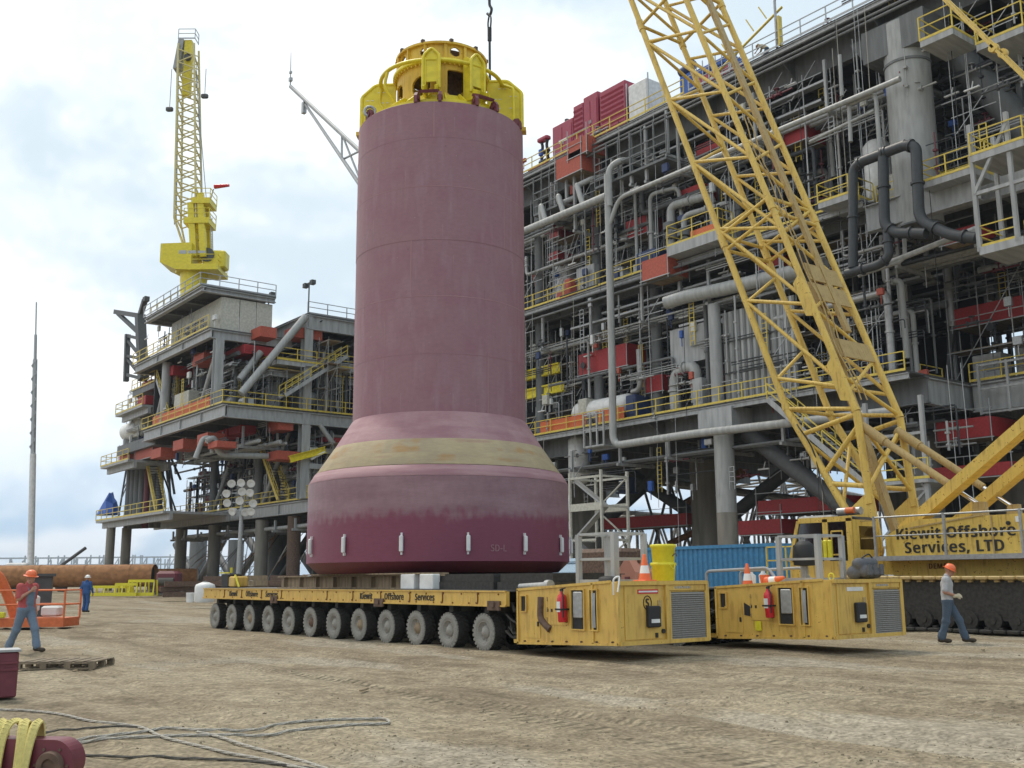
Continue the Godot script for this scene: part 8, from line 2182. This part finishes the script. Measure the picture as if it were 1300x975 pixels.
func build_people() -> void:
	var R := img_right()
	var yaw_to := func(d: Vector3) -> float: return atan2(d.x, d.z)
	var A := fw_flat()
	# man in grey shirt and jeans, striding right, eyes on his gloved hands
	var p := ony(1207, 816, 0.0)
	person("person in orange hard hat, grey shirt and jeans walking past the crane track", p + V(0, 0.005, 0), yaw_to.call(R * 0.9 - A * 0.35), pose({"pelvis": V(0, 0.95, 0.0), "waist": V(0, 1.10, 0.005), "chest": V(0, 1.32, 0.015), "neck": V(0, 1.50, 0.035), "head": V(0, 1.615, 0.085), "face": V(0, -0.42, 0.91).normalized(), "ell": V(0.25, 1.16, -0.06), "elr": V(-0.25, 1.15, -0.04), "wrl": V(0.12, 1.06, 0.19), "wrr": V(-0.13, 1.05, 0.20), "hdl": V(-0.45, 0.05, 0.89).normalized(), "hdr": V(0.45, 0.05, 0.89).normalized(), "pml": V(-0.8, -0.5, -0.3).normalized(), "pmr": V(0.8, -0.5, -0.3).normalized(), "curl": 0.7, "knl": V(0.10, 0.51, 0.22), "anl": V(0.11, 0.095, 0.33), "tol": V(0.14, 0.05, 0.47), "knr": V(-0.10, 0.49, -0.06), "anr": V(-0.11, 0.09, -0.19), "tor": V(-0.12, 0.045, -0.06)}), {"shirt": "shirt_grey", "sleeve": 0.5, "trousers": "denim", "hat": "hat_orange", "brim": true, "glove": "glove"})
	# man in overalls at the left, one hand raised to his chest
	p = ony(29, 828, 0.0)
	person("person in red shirt, pale denim overalls and orange hard hat striding at the left", p + V(0, 0.005, 0), yaw_to.call(R * 0.9 - A * 0.45), pose({"chest": V(0, 1.31, 0.02), "neck": V(0, 1.49, 0.03), "head": V(0, 1.615, 0.07), "face": V(0.1, -0.12, 0.98).normalized(), "ell": V(0.26, 1.15, -0.10), "wrl": V(0.28, 0.90, -0.02), "elr": V(-0.25, 1.16, 0.05), "wrr": V(-0.09, 1.33, 0.22), "hdr": V(0.55, 0.55, 0.3).normalized(), "pmr": V(0.3, -0.2, -0.9).normalized(), "knl": V(0.10, 0.51, 0.20), "anl": V(0.11, 0.10, 0.30), "tol": V(0.13, 0.05, 0.44), "knr": V(-0.10, 0.49, -0.14), "anr": V(-0.11, 0.10, -0.34), "tor": V(-0.12, 0.045, -0.22), "curl": 0.5}), {"shirt": "shirt_red", "sleeve": 0.5, "trousers": "denim_light", "bib": true, "hat": "hat_orange", "brim": true})
	# man in blue coveralls walking away
	p = ony(108, 778, 0.0)
	person("person in blue coveralls and white hard hat walking away in the middle distance", p + V(0, 0.03, 0), yaw_to.call(A * 0.9 + R * 0.2), pose({"ell": V(0.27, 1.14, -0.06), "elr": V(-0.27, 1.14, 0.02), "wrl": V(0.27, 0.92, 0.10), "wrr": V(-0.27, 0.93, 0.14), "knl": V(0.11, 0.51, 0.08), "anl": V(0.12, 0.09, 0.02), "tol": V(0.13, 0.045, 0.15), "anr": V(-0.13, 0.09, -0.10), "tor": V(-0.15, 0.045, 0.03)}), {"shirt": "coverall_blue", "sleeve": 1.0, "trousers": "coverall_blue", "coverall": true, "hat": "hat_white", "brim": true})
	# worker stooping on the platform's top deck
	var w := onz(972, 66, -52.9)
	person("person in tan shirt stooping over the top deck rail right of the boom", V(w.x, 35.3, -52.9), yaw_to.call(V(-1, 0, 0.25)), pose({"pelvis": V(0, 0.93, -0.10), "waist": V(0, 1.06, 0.02), "chest": V(0, 1.18, 0.22), "neck": V(0, 1.26, 0.40), "head": V(0, 1.30, 0.52), "face": V(0, -0.6, 0.8).normalized(), "shl": V(0.185, 1.20, 0.33), "shr": V(-0.185, 1.20, 0.33), "ell": V(0.22, 0.98, 0.45), "elr": V(-0.22, 0.98, 0.45), "wrl": V(0.15, 0.85, 0.62), "wrr": V(-0.15, 0.85, 0.62), "hil": V(0.09, 0.90, -0.1), "hir": V(-0.09, 0.90, -0.1), "hdl": V(0, -0.6, 0.8), "hdr": V(0, -0.6, 0.8)}), {"shirt": "glove", "sleeve": 0.9, "trousers": "denim", "hat": "hat_white", "brim": true})

func cone(label: String, at: Vector3, tip := 0.0) -> void:
	var t := thing("traffic_cone", label, "traffic cone", at, "orange traffic cones on the power packs")
	var B := Basis(Vector3.BACK, tip)
	var b := MB.new(); b.lathe([[0.125, 0.03], [0.10, 0.16]], Vector3.ZERO, B, 20); b.lathe([[0.072, 0.31], [0.03, 0.52], [0.022, 0.53], [0.0, 0.53]], Vector3.ZERO, B, 20); part(t, "cone_body", b, M.cone_orange)
	b = MB.new(); b.lathe([[0.10, 0.16], [0.072, 0.31]], Vector3.ZERO, B, 20); part(t, "collar", b, M.reflective)
	b = MB.new(); b.cbox(B * V(0, 0.018, 0), V(0.34, 0.034, 0.34), 0.012, B); part(t, "base", b, M.cone_orange)

func cage(label: String, xl: float, xc: float, xr: float, z: float, y0: float, hgt: float) -> Node3D:
	# grey guard frame: seen long side xl..xc along x, short side going back from xc to where xr is
	var a := onz(xl, 720, z); var c := onz(xc, 720, z)
	var e := onx(xr, 720, c.x)
	var t := thing("guard_frame", label, "frame", V(c.x, y0, z), "grey guard frames on the power packs")
	var L := a.x - c.x; var D := e.z - z
	var pw := 0.10
	for q in [V(L, 0, 0), V(0, 0, 0), V(0, 0, D), V(L, 0, D)]:
		var b := MB.new(); b.bar(q, q + V(0, hgt, 0), pw if q != Vector3.ZERO else 0.14, pw); part(t, "post", b, M.light_steel)
	for y in [hgt, hgt * 0.5]:
		for q in [[V(L, y, 0), V(0, y, 0)], [V(0, y, 0), V(0, y, D)], [V(L, y, D), V(0, y, D)], [V(L, y, 0), V(L, y, D)]]:
			var b := MB.new(); b.bar(q[0], q[1], 0.05, 0.05); part(t, "rail", b, M.light_steel)
	for q in [[V(L, 0.05, 0), V(0, 0.05, 0)], [V(0, 0.05, 0), V(0, 0.05, D)]]:
		var b := MB.new(); b.bar(q[0], q[1], 0.08, 0.10); part(t, "base_rail", b, M.light_steel)
	return t

func build_small() -> void:
	var b: MB
	# cribbing between trailers and pile
	var k := 0
	for zz in [-14.3, -15.5, -18.7, -19.9]:
		var x0 := -30.2; var x1 := -21.0
		b = MB.new(); b.ibeam(V(x0, 1.465, zz), V(x1, 1.465, zz), 0.32, 0.35, 0.03, 0.03)
		for q in 9: b.box(V(x0 + 0.4 + q * 1.05, 1.465, zz), V(0.03, 0.30, 0.28))
		solo("cribbing_beam", ["rusty steel beam under the pile along the near edge of the nearer trailer", "rusty steel beam under the pile behind the front beam on the nearer trailer", "rusty steel beam under the pile on the near half of the farther trailer", "rusty steel beam under the pile on the back half of the farther trailer"][k], "beam", b, M.timber if k == 0 else M.brown_steel, Vector3.ZERO, "steel beams under the pile")
		k += 1
	for q in [[510, 527, "left one of two white blocks on the near trailer beneath the pile"], [534, 551, "right one of two white blocks on the near trailer beneath the pile"]]:
		var a := onz(q[0], 740, -13.95); var c := onz(q[1], 740, -13.95)
		b = MB.new(); b.cbox(V((a.x + c.x) * 0.5, 1.47, -14.02), V(c.x - a.x, 0.36, 0.22), 0.015)
		solo("white_block", q[2], "block", b, M.white_paint, Vector3.ZERO, "white blocks under the pile")
	var pl0 := onz(384, 733, -13.95); var pl1 := onz(548, 731, -13.95)
	b = MB.new(); b.box(V((pl0.x + pl1.x) * 0.5, 1.668, -14.2), V(pl1.x - pl0.x, 0.035, 0.5)); solo("plank", "long pale plank wedged between the front beam and the pile", "plank", b, M.timber)
	for q in [[556, 640, "dark rubber mat stack under the pile right of the white blocks"], [645, 716, "dark rubber mat stack under the pile nearest the power pack"]]:
		var a := onz(q[0], 742, -14.4); var c := onz(q[1], 742, -14.4)
		b = MB.new(); b.span(V(a.x, 1.29, -14.1), V(c.x, 1.46, -15.9)); b.span(V(a.x + 0.05, 1.462, -14.15), V(c.x - 0.06, 1.64, -15.9)); solo("mat_stack", q[2], "mats", b, M.mud_black, Vector3.ZERO, "dark mats under the pile")
	# small yellow generator on the rear of the near trailer
	var g := onz(296, 745, -14.6)
	var t := thing("welding_generator", "small yellow generator on the rear end of the nearer trailer", "generator", V(g.x, 1.285, -14.6))
	b = MB.new(); b.cbox(V(-0.15, 0.24, 0), V(0.62, 0.46, 0.5), 0.03); part(t, "engine_box", b, M.black)
	b = MB.new(); b.cbox(V(0.42, 0.2, 0), V(0.5, 0.36, 0.5), 0.04); part(t, "cover", b, M.trailer_yellow)
	b = MB.new(); b.tube(V(-0.2, 0.5, 0), V(-0.2, 0.68, 0), 0.05, -1, 8); part(t, "exhaust", b, M.lemon)
	b = MB.new(); b.bar(V(0.6, 0.42, 0.2), V(0.95, 0.02, 0.2), 0.05, 0.05); b.bar(V(-0.55, 0.5, 0.27), V(0.25, 0.5, 0.27), 0.04, 0.04); part(t, "handle", b, M.lemon)
	# things standing on the near power pack
	var c1 := cage("grey guard frame on the nearer trailer's power pack beside the yellow jugs", 735, 781, 818, -14.5, 1.40, 1.02)
	b = MB.new(); b.lathe([[0.0, 0.0], [0.16, 0.0], [0.17, 0.05], [0.165, 0.5], [0.12, 0.56], [0.04, 0.6], [0.0, 0.6]], Vector3.ZERO, Basis(), 16)
	solo("black_tarp_roll", "dark canvas bundle at the foot of the guard frame on the nearer trailer", "bundle", b, M.black, onz(772, 740, -14.35) * V(1, 0, 1) + V(0, 1.36, 0)).scale = V(1.3, 0.35, 1.0)
	var j := onx(842, 720, -14.85)
	t = thing("stacked_jugs", "bright yellow pair of stacked plastic tubs on the nearer power pack", "tubs", V(-14.85, 1.45, j.z))
	for q in 2:
		b = MB.new(); b.lathe([[0.0, 0.0], [0.205, 0.0], [0.22, 0.03], [0.24, 0.30], [0.262, 0.32], [0.262, 0.36], [0.24, 0.375], [0.0, 0.375]], V(0.01 * q, q * 0.358, 0), Basis(), 24); part(t, "tub", b, M.lemon)
	b = MB.new(); b.pipe([V(0.15, 0.50, -0.24), V(0.24, 0.56, -0.12), V(0.26, 0.50, 0.0)], 0.01, 0.05, 5); part(t, "scrawl", b, M.brown_steel)
	b = MB.new(); b.pipe([V(0.27, 0.34, -0.05), V(0.29, 0.22, 0.0), V(0.27, 0.34, 0.12)], 0.012, 0.05, 5); part(t, "bail_handle", b, M.lemon)
	cone("upright orange cone between guard frame and yellow tubs on the nearer power pack", V(-14.78, 1.455, onx(818.5, 730, -14.78).z))
	b = MB.new(); b.pipe([V(0, 0, 0), V(0.05, 0.3, 0.05), V(0.12, 0.35, -0.05), V(0.16, 0.05, 0.05)], 0.018, 0.06, 6)
	solo("hose_end", "pale hose loop hanging at the near power pack's slot", "hose", b, M.reflective, onz(779, 745, -13.6) * V(1, 0, 1) + V(0, 1.22, 0))
	var h0 := onz(690, 746, -14.2)
	b = MB.new(); b.tube(V(-0.55, 0.02, 0), V(0.35, 0.05, 0), 0.06, 0.07, 12); b.tube(V(0.35, 0.05, 0), V(0.48, 0.05, 0), 0.11, -1, 12)
	solo("steel_rod", "grey ram lying where the near trailer meets its power pack", "rod", b, M.galvanised, V(h0.x, 1.34, -14.0))
	# far power pack: cage, low guard, cones, bags
	cage("grey guard frame on the farther trailer's power pack before the crane cab", 990, 1040, 1070, -18.9, 1.40, 1.0)
	b = MB.new(); b.lathe([[0.0, 0.0], [0.24, 0.02], [0.26, 0.2], [0.24, 0.45], [0.12, 0.55], [0.0, 0.55]], Vector3.ZERO, Basis(), 16)
	var bk := onz(1022, 720, -19.5)
	var stool := thing("operator_stool", "black padded stool inside the guard frame on the farther power pack", "stool", V(bk.x, 1.38, -19.5))
	part(stool, "cushion", b, M.black, V(0, 0.37, 0))
	b = MB.new(); b.bar(V(0, 0, 0), V(0, 0.45, 0), 0.1, 0.1); part(stool, "stand", b, M.galvanised)
	var q0 := onz(897, 738, -18.6); var q1 := onz(976, 738, -18.6)
	t = thing("low_guard", "low grey round-cornered guard rail on the farther trailer behind two cones", "guard rail", V(q0.x, 1.30, -18.6))
	b = MB.new(); b.pipe([V(0, 0, 0), V(0, 0.36, 0), V(q1.x - q0.x, 0.42, 0), V(q1.x - q0.x + 0.3, 0.05, 0)], 0.035, 0.12, 8); part(t, "rail", b, M.light_steel)
	b = MB.new(); b.pipe([V(0, 0, -1.2), V(0, 0.36, -1.2), V(q1.x - q0.x, 0.42, -1.2), V(q1.x - q0.x + 0.3, 0.05, -1.2)], 0.035, 0.12, 8); part(t, "rail", b, M.light_steel)
	for q in [[0.9, M.white_paint, 0.26, 0.34], [1.25, M.white_paint, 0.22, 0.36], [1.5, M.blue, 0.3, 0.22]]:
		b = MB.new(); b.lathe([[0.0, 0.0], [q[2] * 0.42, 0.0], [q[2] * 0.45, q[3] * 0.75], [q[2] * 0.2, q[3] * 0.9], [q[2] * 0.2, q[3]], [0.0, q[3]]], Vector3.ZERO, Basis(), 14)
		solo("plastic_jug", ["white plastic jug, left of the pair behind the low guard rail", "white plastic jug, right of the pair behind the low guard rail", "short blue can beside the white jugs behind the low guard rail"][0 if q[0] < 1 else (1 if q[0] < 1.4 else 2)], "jug", b, q[1], V(q0.x + q[0], 1.30, -19.1))
	cone("upright orange cone on the farther trailer beside the low guard rail", V(onz(949, 735, -18.4).x, 1.29, -18.4))
	cone("toppled orange cone beside the guard frame on the farther trailer", V(onz(970, 742, -18.4).x, 1.40, -18.45), -1.35)
	var bg := onz(1099, 725, -18.9)
	t = thing("canvas_bags", "slumped grey canvas tool bag with pockets on the farther power pack", "bag", V(-13.35, 1.46, onx(1099, 725, -13.35).z))
	var bb := blob([[V(-0.1, 0.14, 0.28), V(-0.1, 0.14, -0.28), 0.15, 0.16], [V(0.0, 0.32, 0.26), V(0.0, 0.34, -0.24), 0.13, 0.13], [V(0.12, 0.16, 0.2), V(0.12, 0.14, -0.2), 0.13, 0.12]], 0.02, 0.04)
	part(t, "bag_body", bb, M.bag_grey)
	for q in 3:
		b = MB.new(); b.cbox(V(0.24, 0.20, 0.22 - q * 0.22), V(0.05, 0.24, 0.16), 0.02); part(t, "pocket", b, M.bag_grey)
	b = MB.new(); b.pipe([V(0.05, 0.44, 0.2), V(0.1, 0.55, 0.0), V(0.05, 0.45, -0.2)], 0.016, 0.1, 6); part(t, "carry_strap", b, M.black)
	# shackle ring and hook on top of the far pack
	b = MB.new()
	var ring := []
	for q in 13: ring.append(V(cos(TAU * q / 12) * 0.06, 0.06 + sin(TAU * q / 12) * 0.07, 0))
	b.sweep(ring, 0.014, 6)
	solo("lifting_eye", "small yellow lifting eye on the corner of the farther power pack", "lifting eye", b, M.lemon, V(-13.1, 1.46, -18.3))
	# scraps on the dirt
	k = 0
	for q in [[462, 877, 0.30], [95, 853, 0.12], [1248, 826, 0.16]]:
		var p := ony(q[0], q[1], 0.0)
		b = MB.new(); b.cbox(Vector3.ZERO, V(q[2], 0.03, 0.05), 0.008, Basis(Vector3.UP, -0.85))
		solo("wood_scrap", ["grey stick lying alone on the dirt near the middle of the foreground", "splinter of wood by the end of the pallet", "splinter of wood right of the man in the grey shirt"][k], "scrap", b, M.timber, p + V(0, 0.02, 0))
		k += 1
